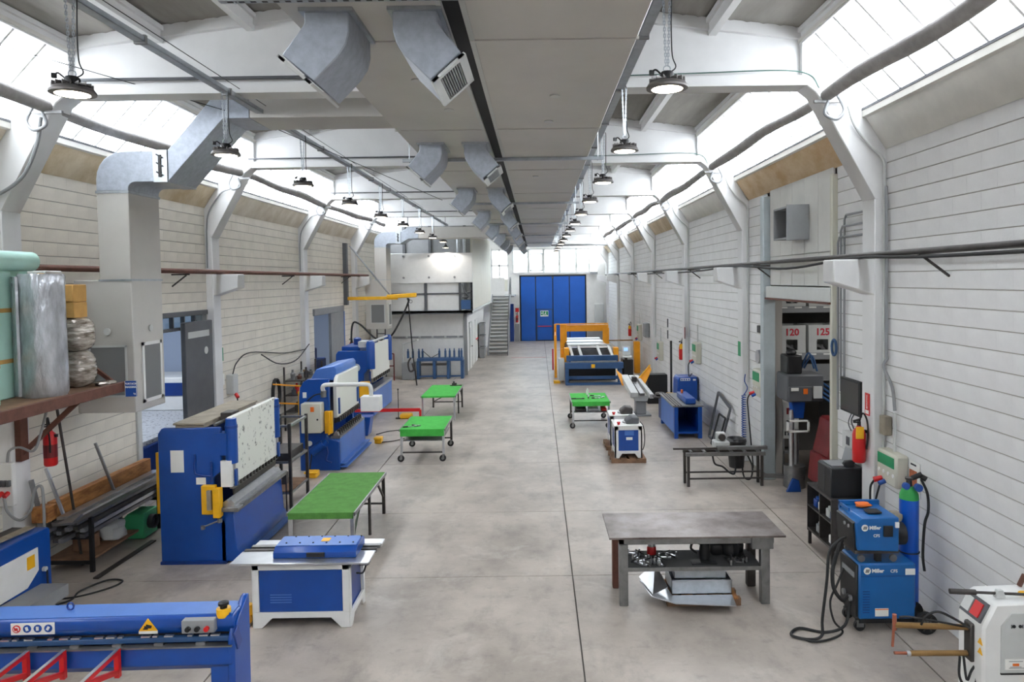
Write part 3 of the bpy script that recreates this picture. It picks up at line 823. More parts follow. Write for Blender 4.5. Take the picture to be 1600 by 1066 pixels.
# high bay lamps
mat('lamp_grey', (118, 114, 112), .45, .4)
def chain(b, p0, p1, n):
    p0, p1 = Vector(p0), Vector(p1)
    for i in range(n):
        q = p0.lerp(p1, (i + .5) / n); L = (p1 - p0).length / n * 1.25
        if i % 2: b.box(q.x - .011, q.y - .004, q.z - L/2, q.x - .004, q.y + .004, q.z + L/2).box(q.x + .004, q.y - .004, q.z - L/2, q.x + .011, q.y + .004, q.z + L/2)
        else: b.box(q.x - .003, q.y - .009, q.z - L/2, q.x + .003, q.y - .004, q.z + L/2).box(q.x - .003, q.y + .004, q.z - L/2, q.x + .003, q.y + .009, q.z + L/2)
    return b
def lamp(x, y, z, ztop, label, group):
    t = thing('high_bay_lamp', label, 'lamp', (x, y, z), 0, group)
    t2 = part('reflector_ring', B().lathe([(.15, .0), (.178, .004), (.18, .02), (.16, .05), (.09, .075), (.0, .078)], 24), 'lamp_grey', t, local=True)
    part('lens', B().lathe([(.0, -.006), (.12, -.004), (.148, .004), (.148, .006)], 24), 'lens_lit', t, local=True)
    fins = B()
    for i in range(16):
        a = 2 * math.pi * i / 16
        fins.obox((.105 * math.cos(a), .105 * math.sin(a), .075), (.1, .006, .035), rz=math.degrees(a))
    part('heat_sink', fins, 'lamp_grey', t, local=True)
    part('driver', B().lathe([(.065, .07), (.062, .13), (.05, .15), (.0, .152)], 12), 'black', t, local=True)
    part('plug', B().tube(spline([(-.05, 0, .13), (-.1, 0, .17), (-.13, .02, .15)]), .008, 6).obox((-.13, .02, .15), (.04, .03, .04)), 'black', t, local=True)
    part('ring', B().tube([(.03 * math.cos(a), 0, .175 + .03 * math.sin(a)) for a in [i * math.pi / 5 for i in range(11)]], .005, 6), 'steel_galv', t, local=True)
    h = ztop - z
    n = int(h / .035)
    part('chain', chain(chain(B(), (-.008, 0, .2), (-.03, 0, h), n), (.008, 0, .2), (.03, 0, h), n), 'steel_galv', t, local=True)
    part('power_cable', B().tube(spline([(.03, .02, .15), (.08, .02, .2), (.05, .02, .3), (.045, .03, h * .7), (.05, .03, h), (.04, .03, h + .06)]), .006, 6), 'rubber', t, local=True)
    return t
ORD = ['nearest', 'second', 'third', 'fourth', 'fifth', 'sixth', 'seventh', 'eighth', 'ninth', 'tenth', 'eleventh', 'twelfth', 'thirteenth']
L1 = None
for side, x, n, y0 in (('right', 1.15, 13, 6.1), ('left', -3.93, 9, 6.0)):
    for k in range(n):
        lb = ('lit round lamp on chains, %s from the camera in the %s lamp row' % (ORD[k], side))
        y = y0 + 2.93 * k
        if L1 is None: L1 = lamp(x, y, 5.68, 6.48, lb, 'high bay lamps on chains')
        else: copy_tree(L1, (x, y, 5.68), label=lb, rz=random.uniform(-40, 40))
# small pendant by the booth
pl = thing('pendant_lamp', 'small lit cone lamp hanging before the white booth fascia', 'lamp', (-3.72, 28.62, 5.4))
part('shade', B().lathe([(.14, 0), (.05, .1), (.03, .16)], 16), 'black', pl, local=True)
part('bulb', B().lathe([(.0, -.01), (.12, .0), (.12, .005)], 16), 'lens_lit', pl, local=True)
part('cable', B().cyl((0, 0, .16), (0, 0, 2.0), .008, n=6), 'rubber', pl, local=True)
ld = bpy.data.lights.new('pendant_light', 'SPOT'); ld.energy = 120; ld.spot_size = math.radians(150); ld.shadow_soft_size = .1; ld.color = (1, .95, .88)
lo = bpy.data.objects.new('pendant_light', ld); COL.objects.link(lo); lo.parent = pl; lo.location = (0, 0, -.05)

# long fabric-wrapped trunking along both skylights
for s, lb in ((1, 'grey wrapped trunking tube running along the right skylights'), (-1, 'grey wrapped trunking tube running along the left skylights')):
    x = xin(s, .8)
    pts, rr = [], []
    n = 120
    y1 = 39.0 if s > 0 else 29.5
    for i in range(n + 1):
        y = 2.0 + (y1 - 2.0) * i / n
        pts.append((x + .015 * math.sin(y * 2.1), y, 6.42 + .03 * math.sin(y * .53 + s) + .02 * math.sin(y * 1.7)))
        rr.append(.085 + .012 * math.sin(y * 1.06) + random.uniform(-.003, .003))
    t = thing('wrapped_trunking', lb, 'pipe', (x, 15, 6.3))
    part('sleeve', B().tube(pts, rr, 12), 'tube_grey', t)
    for k, yc in enumerate(FRAMES[2:8]):
        if yc > y1: break
        sg = -s
        part('bracket', B().box(x - .18, yc - .25, 6.3, x + .25, yc - .21, 6.335), 'steel_mid', t)
        part('drip_loop', B().tube(spline([(x + s*.12, yc - .24, 6.4), (x + s*.2, yc - .26, 6.2), (x + s*.1, yc - .27, 6.08), (x - s*.05, yc - .26, 6.15), (x, yc - .24, 6.32)]), .022, 8), 'grey_mid', t)
# conduits climbing each portal frame on the right, and cables over the left haunches
for k, yc in enumerate(FRAMES[3:9]):
    y = yc - .21
    x = xin(1, .05)
    pts = spline([(xin(1, .55), y - .05, 6.25), (xin(1, .45), y - .02, 6.0), (xin(1, .25), y, 5.75), (xin(1, .06), y, 5.55), (x, y, 5.2)], 5) + [(x, y, 3.0), (x, y, 1.75)]
    single('conduit', B().tube(pts, .018, 8), 'grey_light', ['thin grey conduit running down the nearest pilaster of the right wall', 'thin grey conduit down the pilaster beyond the right doorway', 'thin grey conduit down the third pilaster of the right wall', 'thin grey conduit down the fourth pilaster of the right wall', 'thin grey conduit down the fifth pilaster of the right wall', 'thin grey conduit down the sixth pilaster of the right wall'][k], 'conduit', group='wall conduits')
for k, yc in enumerate(FRAMES[3:6]):
    y = yc - .2
    pts = spline([(xin(-1, .78), y - .05, 6.25), (xin(-1, .7), y - .03, 5.9), (xin(-1, .5), y - .02, 5.5), (xin(-1, .2), y - .02, 5.28), (xin(-1, .08), y, 5.3)], 6) if k == 0 else spline([(xin(-1, .62), y - .03, 6.1), (xin(-1, .4), y - .02, 6.0), (xin(-1, .12), y, 5.6), (xin(-1, .06), y, 5.2)], 5) + [(xin(-1, .06), y, 4.4)]
    single('cable', B().tube(pts, .024 if k == 0 else .016, 8), 'grey_mid', ['thick grey cable sagging below the nearest left haunch', 'grey cable clipped down the second left haunch', 'grey cable clipped down the third left haunch'][k], 'cable')
# conduits along girder faces
for k, yc in enumerate(FRAMES[3:7]):
    y = yc - .18
    single('girder_conduit', B().tube([(XL + 1.0, y, 6.74), (-1.7, y, 6.74)], .022 if k == 0 else .016, 8), 'grey_dark', ['dark conduit along the left part of the nearest roof girder', 'dark conduit along the left part of the second roof girder', 'dark conduit along the left part of the third roof girder', 'dark conduit along the left part of the fourth roof girder'][k], 'conduit')
    if k < 2:
        single('girder_cable', B().tube(spline([(1.2, y, 6.70), (2.2, y, 6.72), (3.2, y, 6.74), (3.6, y, 6.68), (3.72, y - .02, 6.5)]), .008, 6) , 'cable_green', ['green cables clipped to the nearest roof girder', 'green cables clipped to the second roof girder'][k], 'cable')
# diagonal steel wires on the left
single('stay_wire', B().tube([(-6.2, 8.2, 6.86), (-4.2, 10.4, 6.5), (-2.2, 16.5, 5.95)], .006, 5), 'black', 'thin dark wire running diagonally below the left roof', 'wire')
single('tray_wire', B().tube([(-3.86, 3, 6.62), (-3.86, 24, 6.56)], .005, 5), 'black', 'thin dark wire running just above the left lamp tray', 'wire')
single('strip_lamp', B().box(-3.0, 10.9, 6.72, -2.92, 12.1, 6.78), 'grey_mid', 'short unlit strip lamp under the left roof of the second bay', 'lamp')

# pipes resting on the corbels
def pipe(s, e, z, r, y0, y1, m, lb):
    t = thing('wall_pipe', lb, 'pipe', (xin(s, e), (y0 + y1)/2, z - r))
    part('run', B().cyl((xin(s, e), y0, z), (xin(s, e), y1, z), r, n=10), m, t)
    for k in range(9):
        y = 7.8 + k * PITCH
        if y0 < y < y1 and not (s < 0 and k == 0): part('bracket', B().box(xin(s, 0), y - .02, z - r - .03, xin(s, e + .06), y + .02, z - r).bar((xin(s, .01), y, z - r - .25), (xin(s, e), y, z - r - .03), .025), 'dark_steel', t)
pipe(1, .3, 4.31, .036, -2, 44, 'dark_steel', 'dark steel pipe running along the right wall above the corbels')
pipe(-1, .3, 4.31, .048, 6, 28.5, 'rust_brown', 'rusty brown pipe running along the left wall above the corbels')
single('slack_cable', B().tube(spline([(xin(1, .3), -1, 4.25), (xin(1, .34), 7, 4.24), (xin(1, .36), 9.4, 4.28), (xin(1, .34), 12, 4.18), (xin(1, .34), 15.3, 4.28), (xin(1, .34), 21, 4.2), (xin(1, .3), 40, 4.27)]), .02, 8), 'rubber', 'slack black cable hanging under the pipe on the right wall', 'cable')

# air handling drops on the left wall
def air_drop(y, zh0, zh1, xend, label, sl=.62):
    t = thing('air_drop_duct', label, 'air duct', (-6.3, y + .4, 2.19))
    d = .82
    part('intake_box', B().box(-6.72, y, 2.19, -5.88, y + d, 4.13), 'duct_panel', t, bev=.01)
    g1 = part('front_grille', B().box(-6.5, y - .012, 2.45, -6.0, y, 3.15), 'grille', t)
    part('grille_frame', B().box(-6.53, y - .02, 2.42, -5.97, y - .012, 2.45).box(-6.53, y - .02, 3.15, -5.97, y - .012, 3.18).box(-6.53, y - .02, 2.42, -6.5, y - .012, 3.18).box(-6.0, y - .02, 2.42, -5.97, y - .012, 3.18), 'grey_light', g1)
    g2 = part('side_grille', B().box(-5.88, y + .25, 2.35, -5.868, y + .68, 3.15), 'grille', t)
    part('grille_frame', B().box(-5.88, y + .2, 2.3, -5.86, y + .25, 3.2).box(-5.88, y + .68, 2.3, -5.86, y + .73, 3.2).box(-5.88, y + .2, 2.3, -5.86, y + .73, 2.35).box(-5.88, y + .2, 3.15, -5.86, y + .73, 3.2), 'white_paint', g2)
    part('inspection_port', B().cyl((-6.25, y - .02, 3.38), (-6.25, y, 3.38), .05).cyl((-5.88, y + .45, 3.4), (-5.86, y + .45, 3.4), .05), 'grey_light', t)
    part('riser', B().box(-6.34, y, 4.13, -5.88, y + d, 5.4), 'duct_panel', t, bev=.01)
    part('riser_joint', B().box(-6.35, y - .01, 5.38, -5.87, y + d + .01, 5.42), 'steel_galv', t)
    part('riser_joint', B().box(-6.35, y - .01, 4.11, -5.87, y + d + .01, 4.14), 'steel_galv', t)
    arc = [(-6.34, 5.42)] + [(-5.94 - .40 * math.cos(a), 5.58 + .40 * math.sin(a)) for a in [i * math.pi / 2 / 6 for i in range(7)]] + [(-5.5, 5.98), (-5.5, 5.54)]
    arc += [(-5.78 - .10 * math.cos(a), 5.44 + .10 * math.sin(a)) for a in [math.pi / 2 - i * math.pi / 2 / 4 for i in range(5)]] + [(-5.88, 5.42)]
    part('elbow', B().prism(arc, 'y', y, y + d), 'duct_silver', t, bev=.006)
    part('damper_collar', B().box(-5.5, y - .02, 5.53, -5.3, y + d + .02, 5.99), 'steel_galv', t)
    part('damper_links', B().box(-5.42, y - .035, 5.6, -5.38, y - .02, 5.92).obox((-5.4, y - .04, 5.65), (.1, .015, .02), ry=30).obox((-5.4, y - .04, 5.78), (.1, .015, .02), ry=30).obox((-5.4, y - .04, 5.9), (.1, .015, .02), ry=30), 'black', t)
    xk = -5.3 + (zh1 - 5.98) / sl
    xl = -5.3 + (zh0 - 5.54) / sl
    part('inclined_section', B().prism([(-5.3, 5.54), (-5.3, 5.98), (xk, zh1), (xl + .4, zh1), (xl + .4, zh0), (xl + .02, zh0)], 'y', y, y + d), 'duct_silver', t, bev=.006)
    part('cross_section', B().box(xl + .4, y, zh0, xend, y + d, zh1), 'duct_panel', t, bev=.01)
    return t
air_drop(10.12, 6.43, 6.87, -1.3, 'large grey sheet metal duct dropping down the left wall nearest the camera', 1.12)
air_drop(27.3, 5.72, 6.16, -1.68, 'grey sheet metal duct dropping down the left wall beside the booth')

# ================================================================ left side machines
def sign_plate(parent, x0, x1, y, z0, z1, m='paper', name='label_plate', th=.004):
    return part(name, B().box(x0, y - th, z0, x1, y, z1), m, parent)

# ---- press brake nearest the camera
pb = thing('press_brake', 'large blue press brake with scuffed white ram, nearest of the three', 'press brake', (-4.95, 11.0, 0), 0, 'press brakes along the left wall')
cplate = [(-5.5, 0), (-4.55, 0), (-4.55, .62), (-4.72, .72), (-4.72, 1.25), (-4.6, 1.34), (-4.6, 1.98), (-5.44, 1.98), (-5.5, 1.9)]
part('side_frame', B().prism(cplate, 'y', 9.98, 10.06), 'blue', pb, bev=.012)
part('side_frame', B().prism(cplate, 'y', 11.78, 11.86), 'blue', pb, bev=.012)
part('rear_cabinet', B().box(-5.46, 10.06, .05, -4.98, 11.78, 1.9), 'blue_deep', pb)
part('top_cover', B().box(-5.28, 9.99, 2.02, -4.82, 11.9, 2.05).box(-5.26, 10.02, 1.97, -4.84, 11.88, 2.02), 'cover_tan', pb, bev=.006)
part('front_skirt', B().prism([(-4.62, .03), (-4.36, .03), (-4.33, .1), (-4.40, .2), (-4.44, .77), (-4.62, .77)], 'y', 9.98, 11.86), 'blue', pb, bev=.008)
part('kick_ledge', B().prism([(-4.42, .02), (-4.26, .02), (-4.26, .05), (-4.4, .1)], 'y', 9.98, 11.86), 'blue_light', pb)
part('bed_table', B().box(-4.66, 9.92, .77, -4.34, 11.9, .83), 'steel_mid', pb, bev=.006)
part('lower_die', B().prism([(-4.6, .83), (-4.42, .83), (-4.42, .88), (-4.47, .93), (-4.5, .90), (-4.53, .93), (-4.6, .88)], 'y', 9.98, 11.8), 'steel_bright', pb)
part('front_gauge_rail', B().bar((-4.36, 10.1, .82), (-4.36, 11.85, .82), .05, .03), 'steel_mid', pb)
part('ram', B().prism([(-4.52, 1.14), (-4.44, 1.14), (-4.44, 2.12), (-4.52, 2.12)], 'y', 10.02, 11.78), 'white_scuffed', pb, bev=.01)
part('ram_cheek', B().box(-4.6, 9.97, 1.12, -4.44, 10.02, 1.5), 'white_paint', pb)
part('tool_holder', B().box(-4.51, 10.05, 1.07, -4.45, 11.76, 1.14), 'steel_mid', pb)
part('upper_die', B().prism([(-4.5, 1.07), (-4.46, 1.07), (-4.475, .97), (-4.485, .97)], 'y', 10.1, 11.72), 'dark_steel', pb)
cl_ = B()
for i in range(14): part('tool_clamp', B().box(-4.455, 10.13 + i * .12, 1.09, -4.425, 10.17 + i * .12, 1.15), 'dark_steel', pb)
for y in (10.06, 11.72):
    c = part('cylinder', B().lathe([(.085, 1.45), (.085, 1.98), (.075, 2.06), (.075, 2.1), (.0, 2.12)], 16, (-4.47, y, 0)).box(-4.68, y - .09, 1.58, -4.5, y + .09, 1.9), 'blue', pb)
    part('piston_rod', B().cyl((-4.47, y, 1.36), (-4.47, y, 1.46), .05), 'steel_bright', c)
    part('guide_block', B().box(-4.43, y - .03, 1.12, -4.4, y + .03, 1.36), 'blue', c)
    part('cap_ring', B().lathe([(.09, 1.96), (.09, 2.0)], 16, (-4.47, y, 0)), 'blue_deep', c)
part('sync_bar', B().cyl((-4.72, 10.1, 2.0), (-4.72, 11.8, 2.0), .025), 'steel_mid', pb)
part('hydraulic_block', B().box(-4.78, 10.4, 1.97, -4.6, 10.65, 2.12), 'dark_steel', pb, bev=.01)
part('side_guard', B().box(-4.86, 9.9, .74, -4.66, 9.98, 1.16).box(-4.68, 9.86, .7, -4.58, 9.98, 1.12), 'yellow', pb, bev=.008)
part('guard_window', B().box(-4.76, 9.855, .82, -4.7, 9.9, 1.1), 'cover_tan', pb)
sign_plate(pb, -5.32, -5.13, 9.98, 1.34, 1.66)
sign_plate(pb, -4.96, -4.82, 9.98, 1.16, 1.26)
part('pipework', B().tube(spline([(-4.96, 9.96, 1.6), (-4.97, 9.96, 1.35), (-4.9, 9.96, 1.3), (-4.72, 9.96, 1.28)]), .012, 6).tube([(-4.72, 9.94, 1.2), (-4.72, 9.94, 1.5)], .016, 6), 'blue_deep', pb)
part('foot_lever', B().tube([(-4.82, 9.85, .58), (-4.6, 9.9, .66)], .012, 6).lathe([(.03, 0), (.03, .05)], 8, (-4.82, 9.85, .55)).lathe([(.035, 0), (.035, .06)], 8, (-4.6, 9.9, .63)), 'steel_mid', pb)
part('rear_guard', B().box(-5.6, 10.1, .7, -5.52, 10.14, 1.6), 'yellow', pb)
part('floor_sill', B().box(-5.5, 9.95, 0, -4.55, 10.0, .04), 'blue_deep', pb)
part('end_stop', B().box(-4.42, 11.84, .6, -4.34, 11.94, .8).box(-4.38, 11.9, .1, -4.36, 11.92, .6), 'dark_steel', pb)

# metal rack behind brake
rk = thing('steel_trolley_rack', 'grey steel post rack standing behind the nearest press brake', 'rack', (-4.6, 12.6, 0))
for (x, y) in ((-4.95, 12.35), (-4.45, 12.35), (-4.95, 13.25), (-4.45, 13.25)):
    part('post', B().box(x - .025, y - .025, 0, x + .025, y + .025, 1.55), 'dark_steel', rk)
for z in (.3, .85, 1.5):
    for (a, b_) in (((-4.95, 12.35), (-4.45, 12.35)), ((-4.45, 12.35), (-4.45, 13.25)), ((-4.95, 13.25), (-4.45, 13.25)), ((-4.95, 12.35), (-4.95, 13.25))):
        part('rail', B().bar((*a, z), (*b_, z), .04), 'steel_mid', rk)
part('shelf', B().box(-4.95, 12.35, .3, -4.45, 13.25, .33), 'wood_pallet', rk)
part('tray', B().box(-4.9, 12.4, .86, -4.5, 13.2, 1.0), 'dark_steel', rk)

# ---- second press brake
p2_ = thing('press_brake', 'blue press brake with rounded top and grey electrical cabinet, middle one', 'press brake', (-4.8, 16.0, 0), 0, 'press brakes along the left wall')
poly = [(-5.15, 0), (-4.30, 0), (-4.30, .62), (-4.58, .72), (-4.58, 1.2), (-4.5, 1.25), (-4.5, 1.98), (-4.95, 1.98), (-5.05, 1.92), (-5.12, 1.8), (-5.15, 1.6)]
part('side_frame', B().prism(poly, 'y', 14.9, 15.0), 'blue', p2_, bev=.012)
part('side_frame', B().prism(poly, 'y', 17.05, 17.15), 'blue', p2_, bev=.012)
part('rear_tank', B().box(-5.1, 15.0, .2, -4.75, 17.05, 1.85), 'blue_deep', p2_)
part('top_hood', B().prism([(-5.1, 1.86), (-4.95, 2.12), (-4.55, 2.18), (-4.5, 2.12), (-4.5, 1.86)], 'y', 15.5, 17.15), 'blue_light', p2_, bev=.01)
part('front_skirt', B().box(-4.5, 14.95, .06, -4.30, 17.1, .68), 'blue_light', p2_, bev=.01)
part('kick_ledge', B().box(-4.34, 14.95, .12, -4.2, 17.2, .15).box(-4.34, 14.95, .05, -4.16, 17.2, .08), 'blue_light', p2_)
part('bed_table', B().box(-4.5, 14.95, .68, -4.3, 17.1, .73), 'steel_mid', p2_)
part('lower_die', B().prism([(-4.46, .73), (-4.34, .73), (-4.37, .81), (-4.4, .78), (-4.43, .81)], 'y', 15.0, 17.05), 'steel_bright', p2_)
part('ram', B().prism([(15.2, 1.08), (17.05, 1.08), (17.05, 2.0), (15.42, 2.0), (15.3, 1.95), (15.22, 1.82), (15.2, 1.7)], 'x', -4.5, -4.42), 'white_worn', p2_, bev=.008)
part('upper_die', B().box(-4.47, 15.15, .98, -4.43, 17.05, 1.08), 'dark_steel', p2_)
for i in range(12):
    part('tool_clamp', B().box(-4.42, 15.22 + i * .15, .99, -4.36, 15.28 + i * .15, 1.09), 'dark_steel', p2_)
    part('die_block', B().box(-4.4, 15.1 + i * .16, .73, -4.33, 15.16 + i * .16, .84), 'dark_steel', p2_)
for y in (15.33, 16.9): part('guide_block', B().box(-4.43, y - .03, 1.15, -4.39, y + .03, 1.5), 'blue', p2_)
ec = part('electrical_cabinet', B().box(-5.02, 14.62, .87, -4.6, 14.88, 1.5), 'grey_beige', p2_, bev=.012)
part('lock', B().cyl((-4.67, 14.61, 1.16), (-4.67, 14.62, 1.16), .02), 'black', ec)
part('main_switch', B().box(-4.81, 14.6, 1.33, -4.74, 14.62, 1.43), 'orange', ec)
part('side_guard', B().box(-4.58, 14.8, .82, -4.42, 14.9, 1.3).box(-4.5, 14.76, .8, -4.46, 14.9, 1.3), 'yellow', p2_, bev=.008)
part('rear_guard', B().box(-5.2, 15.0, 1.1, -5.16, 15.6, 1.7), 'yellow', p2_)
part('pump_motor', B().cyl((-4.86, 14.78, .42), (-4.62, 14.82, .6), .09).cyl((-4.62, 14.82, .6), (-4.54, 14.83, .66), .06), 'blue', p2_)
part('pressure_gauge', B().cyl((-4.93, 14.84, .6), (-4.93, 14.88, .6), .055), 'paper', p2_)
part('hoses', B().tube(spline([(-4.86, 14.8, .5), (-4.88, 14.8, .3), (-4.92, 14.8, .05)]), .014, 6), 'rubber', p2_)
part('hose_valve', B().tube(spline([(-4.55, 14.8, .55), (-4.52, 14.78, .4), (-4.56, 14.8, .25), (-4.45, 14.8, .2)]), .02, 6), 'blue_deep', p2_)
part('warning_plate', B().box(-5.06, 14.89, 1.58, -4.98, 14.9, 1.7), 'paper', p2_)
ar = part('pendant_arm', B().tube(spline([(-4.6, 14.85, 1.72), (-4.6, 14.8, 1.82), (-4.52, 14.8, 1.87), (-4.2, 14.8, 1.87), (-3.72, 14.8, 1.87), (-3.6, 14.8, 1.84), (-3.57, 14.8, 1.74), (-3.57, 14.8, 1.62)], 5), .045, 12), 'white_paint', p2_)
part('control_box', B().box(-3.78, 14.7, 1.3, -3.37, 14.98, 1.62), 'white_paint', ar, bev=.012)
part('mount', B().cyl((-4.6, 14.85, 1.6), (-4.6, 14.85, 1.74), .06), 'steel_mid', ar)
part('cable_bundle', B().tube(spline([(-4.62, 14.85, 1.68), (-4.8, 14.86, 1.64), (-4.95, 14.86, 1.52)]), .016, 6), 'rubber', p2_)
single('foot_pedal', B().box(-4.85, 14.3, 0, -4.62, 14.55, .09).box(-4.88, 14.28, .09, -4.6, 14.5, .14), 'yellow', 'yellow foot pedal on the floor before the middle press brake', 'pedal', bev=.02)
single('foot_pedal', B().box(-4.12, 17.3, 0, -3.95, 17.55, .1).box(-4.14, 17.28, .1, -3.93, 17.5, .16), 'yellow', 'yellow foot pedal on the floor beside the far end of the middle press brake', 'pedal', bev=.02)
single('floor_cable', B().tube(spline([(-3.95, 17.4, .02), (-3.6, 17.6, .02), (-3.25, 18.2, .02), (-3.4, 18.8, .02), (-4.0, 18.7, .02), (-4.3, 18.3, .02)]), .012, 6), 'rubber', 'thin cable looped on the floor beside the middle press brake', 'cable')

# ---- third press brake
p3_ = thing('press_brake', 'tall blue press brake with round gauge, farthest of the three', 'press brake', (-5.4, 22.0, 0), 0, 'press brakes along the left wall')
poly = [(-6.1, 0), (-4.95, 0), (-4.95, .75), (-5.2, .85), (-5.2, 1.3), (-5.1, 1.4), (-5.1, 2.0), (-5.95, 2.0), (-6.02, 1.9)]
part('side_frame', B().prism(poly, 'y', 20.7, 20.82), 'blue', p3_, bev=.012)
part('side_frame', B().prism(poly, 'y', 23.2, 23.32), 'blue', p3_, bev=.012)
part('rear_tank', B().box(-6.0, 20.82, .2, -5.4, 23.2, 1.9), 'blue_deep', p3_)
part('top_cover', B().box(-5.9, 20.9, 1.95, -5.35, 23.2, 2.12), 'blue', p3_, bev=.02)
part('motor', B().lathe([(.12, 2.1), (.12, 2.3), (.05, 2.34)], 12, (-5.6, 21.6, 0)), 'blue_deep', p3_)
part('top_plate', B().box(-5.4, 20.9, 2.08, -5.2, 21.4, 2.26), 'grey_light', p3_)
part('ram', B().box(-5.05, 20.85, 1.15, -4.96, 23.2, 2.15), 'white_worn', p3_, bev=.01)
part('ram_rail', B().bar((-5.0, 20.8, 2.25), (-5.0, 23.3, 2.25), .05), 'grey_light', p3_)
part('tool_holder', B().box(-5.03, 20.85, 1.02, -4.97, 23.2, 1.15), 'steel_mid', p3_)
for i in range(9): part('tool_clamp', B().box(-4.97, 20.95 + i * .26, 1.06, -4.93, 21.04 + i * .26, 1.16), 'dark_steel', p3_)
part('bed_table', B().box(-5.15, 20.7, .78, -4.88, 23.3, .86), 'steel_bright', p3_)
part('front_skirt', B().box(-5.15, 20.75, .04, -4.92, 23.3, .78), 'blue_light', p3_, bev=.01)
for y in (20.78, 23.2):
    part('cylinder', B().lathe([(.13, 1.45), (.13, 2.2), (.1, 2.28), (.0, 2.3)], 14, (-5.0, y, 0)), 'blue', p3_)
part('gauge', B().cyl((-5.42, 20.66, 1.5), (-5.42, 20.7, 1.5), .12, n=18), 'grey_light', p3_)
part('label_plate', B().box(-5.46, 20.69, 1.2, -5.38, 20.7, 1.26), 'paper', p3_)
part('side_guard', B().box(-5.3, 20.5, .62, -4.98, 20.68, 1.1), 'yellow', p3_, bev=.01)
part('lever_post', B().cyl((-4.98, 20.6, 1.0), (-4.98, 20.6, 1.4), .02), 'blue_deep', p3_)
single('red_guard', B().bar((-5.2, 19.6, .42), (-3.35, 19.6, .42), .05, .09).bar((-3.35, 19.6, 0), (-3.35, 19.6, .42), .06, .06), 'red', 'red steel guard bar standing before the farthest press brake', 'guard bar')
single('blue_bin', B().prism([(-4.75, 0), (-4.5, 0), (-4.42, .5), (-4.82, .5)], 'y', 18.2, 18.6), 'blue', 'small blue tapered bin between the middle and farthest press brakes', 'bin', bev=.015)
fp = thing('foot_switch', 'yellow foot switch with an upright rod on the floor near the red guard', 'pedal', (-4.0, 20.5, 0))
part('pedal_box', B().box(-4.1, 20.4, 0, -3.75, 20.7, .14), 'yellow', fp, bev=.03)
part('rod', B().cyl((-4.15, 20.5, 0), (-4.15, 20.5, .85), .012), 'dark_steel', fp)
part('rod_base', B().lathe([(.09, 0), (.09, .03)], 10, (-4.15, 20.5, 0)), 'dark_steel', fp)
part('knob', B().lathe([(.0, .83), (.03, .86), (.0, .9)], 8, (-4.15, 20.5, 0)), 'black', fp)

# ---- green topped work tables
def table(x0, x1, y0, y1, h, label, felt, wheels=False, drop=0.06, shelf=None, brace=True, cat='table'):
    t = thing('work_table', label, cat, ((x0+x1)/2, (y0+y1)/2, 0), 0, 'green topped work tables')
    zb = .15 if wheels else 0
    part('top', B().box(x0, y0, h - .025, x1, y1, h), felt, t, bev=.005)
    part('front_skirt', B().box(x0 + .01, y0 - .004, h - drop, x1 - .01, y0 + .006, h - .02), felt, t)
    part('edge_rail', B().box(x1 - .0, y0, h - .05, x1 + .02, y1, h + .002), 'steel_mid', t)
    part('edge_rail', B().box(x0 - .02, y0, h - .05, x0, y1, h + .002), 'steel_mid', t)
    for i, (x, y) in enumerate(((x0 + .03, y0 + .04), (x1 - .03, y0 + .04), (x0 + .03, y1 - .04), (x1 - .03, y1 - .04))):
        part('leg', B().bar((x, y, zb), (x, y, h - .03), .05), 'steel_bright' if i < 2 else 'dark_steel', t)
        if wheels:
            w = part('caster', B().cyl((x - .02, y - .02, .075), (x - .02, y + .02, .075), .075, n=18), 'rubber', t)
            part('fork', B().box(x - .035, y - .034, .06, x + .015, y - .026, .165).box(x - .035, y + .026, .06, x + .015, y + .034, .165).box(x - .035, y - .034, .155, x + .03, y + .034, .165).cyl((x - .02, y - .036, .075), (x - .02, y - .02, .075), .03), 'steel_mid', w)
    for y in ((y0 + .04, y1 - .04) if wheels else (y1 - .04,)):
        part('cross_rail', B().bar((x0 + .03, y, zb + .06 if wheels else .18), (x1 - .03, y, zb + .06 if wheels else .18), .03), 'dark_steel', t)
    if brace:
        part('brace', B().bar((x1 - .03, y0 + .06, .3), (x1 - .03, y0 + .5, h - .05), .03), 'steel_bright', t)
        part('brace', B().bar((x1 - .03, y1 - .06, .3), (x1 - .03, y1 - .5, h - .05), .03), 'dark_steel', t)
        part('brace', B().bar((x0 + .05, y1 - .04, .2), (x1 - .05, y1 - .04, h - .08), .025), 'dark_steel', t)
        part('leg', B().bar((x1 - .03, (y0+y1)/2, 0), (x1 - .03, (y0+y1)/2, h - .03), .04), 'dark_steel', t)
    if shelf: part('shelf', B().box(x0 + .06, y0 + .06, shelf, x1 - .06, y1 - .06, shelf + .02), 'steel_mid', t)
    return t
table(-3.66, -2.70, 9.98, 12.1, .72, 'long worn dark green work table beside the nearest press brake', 'green_felt_dark', brace=True, drop=.09)
t2 = table(-3.12, -2.12, 15.5, 17.0, .74, 'bright green wheeled work table right of the middle press brake', 'green_felt', wheels=True, drop=.16, shelf=.46, brace=False)
table(-3.4, -2.42, 20.1, 22.25, .72, 'bright green work table farthest down the hall', 'green_felt', brace=True, drop=.05)
t4 = table(.9, 1.93, 18.75, 20.2, .73, 'bright green wheeled tool trolley right of the centre floor joint', 'green_felt', wheels=True, drop=.12, shelf=.42, brace=False)
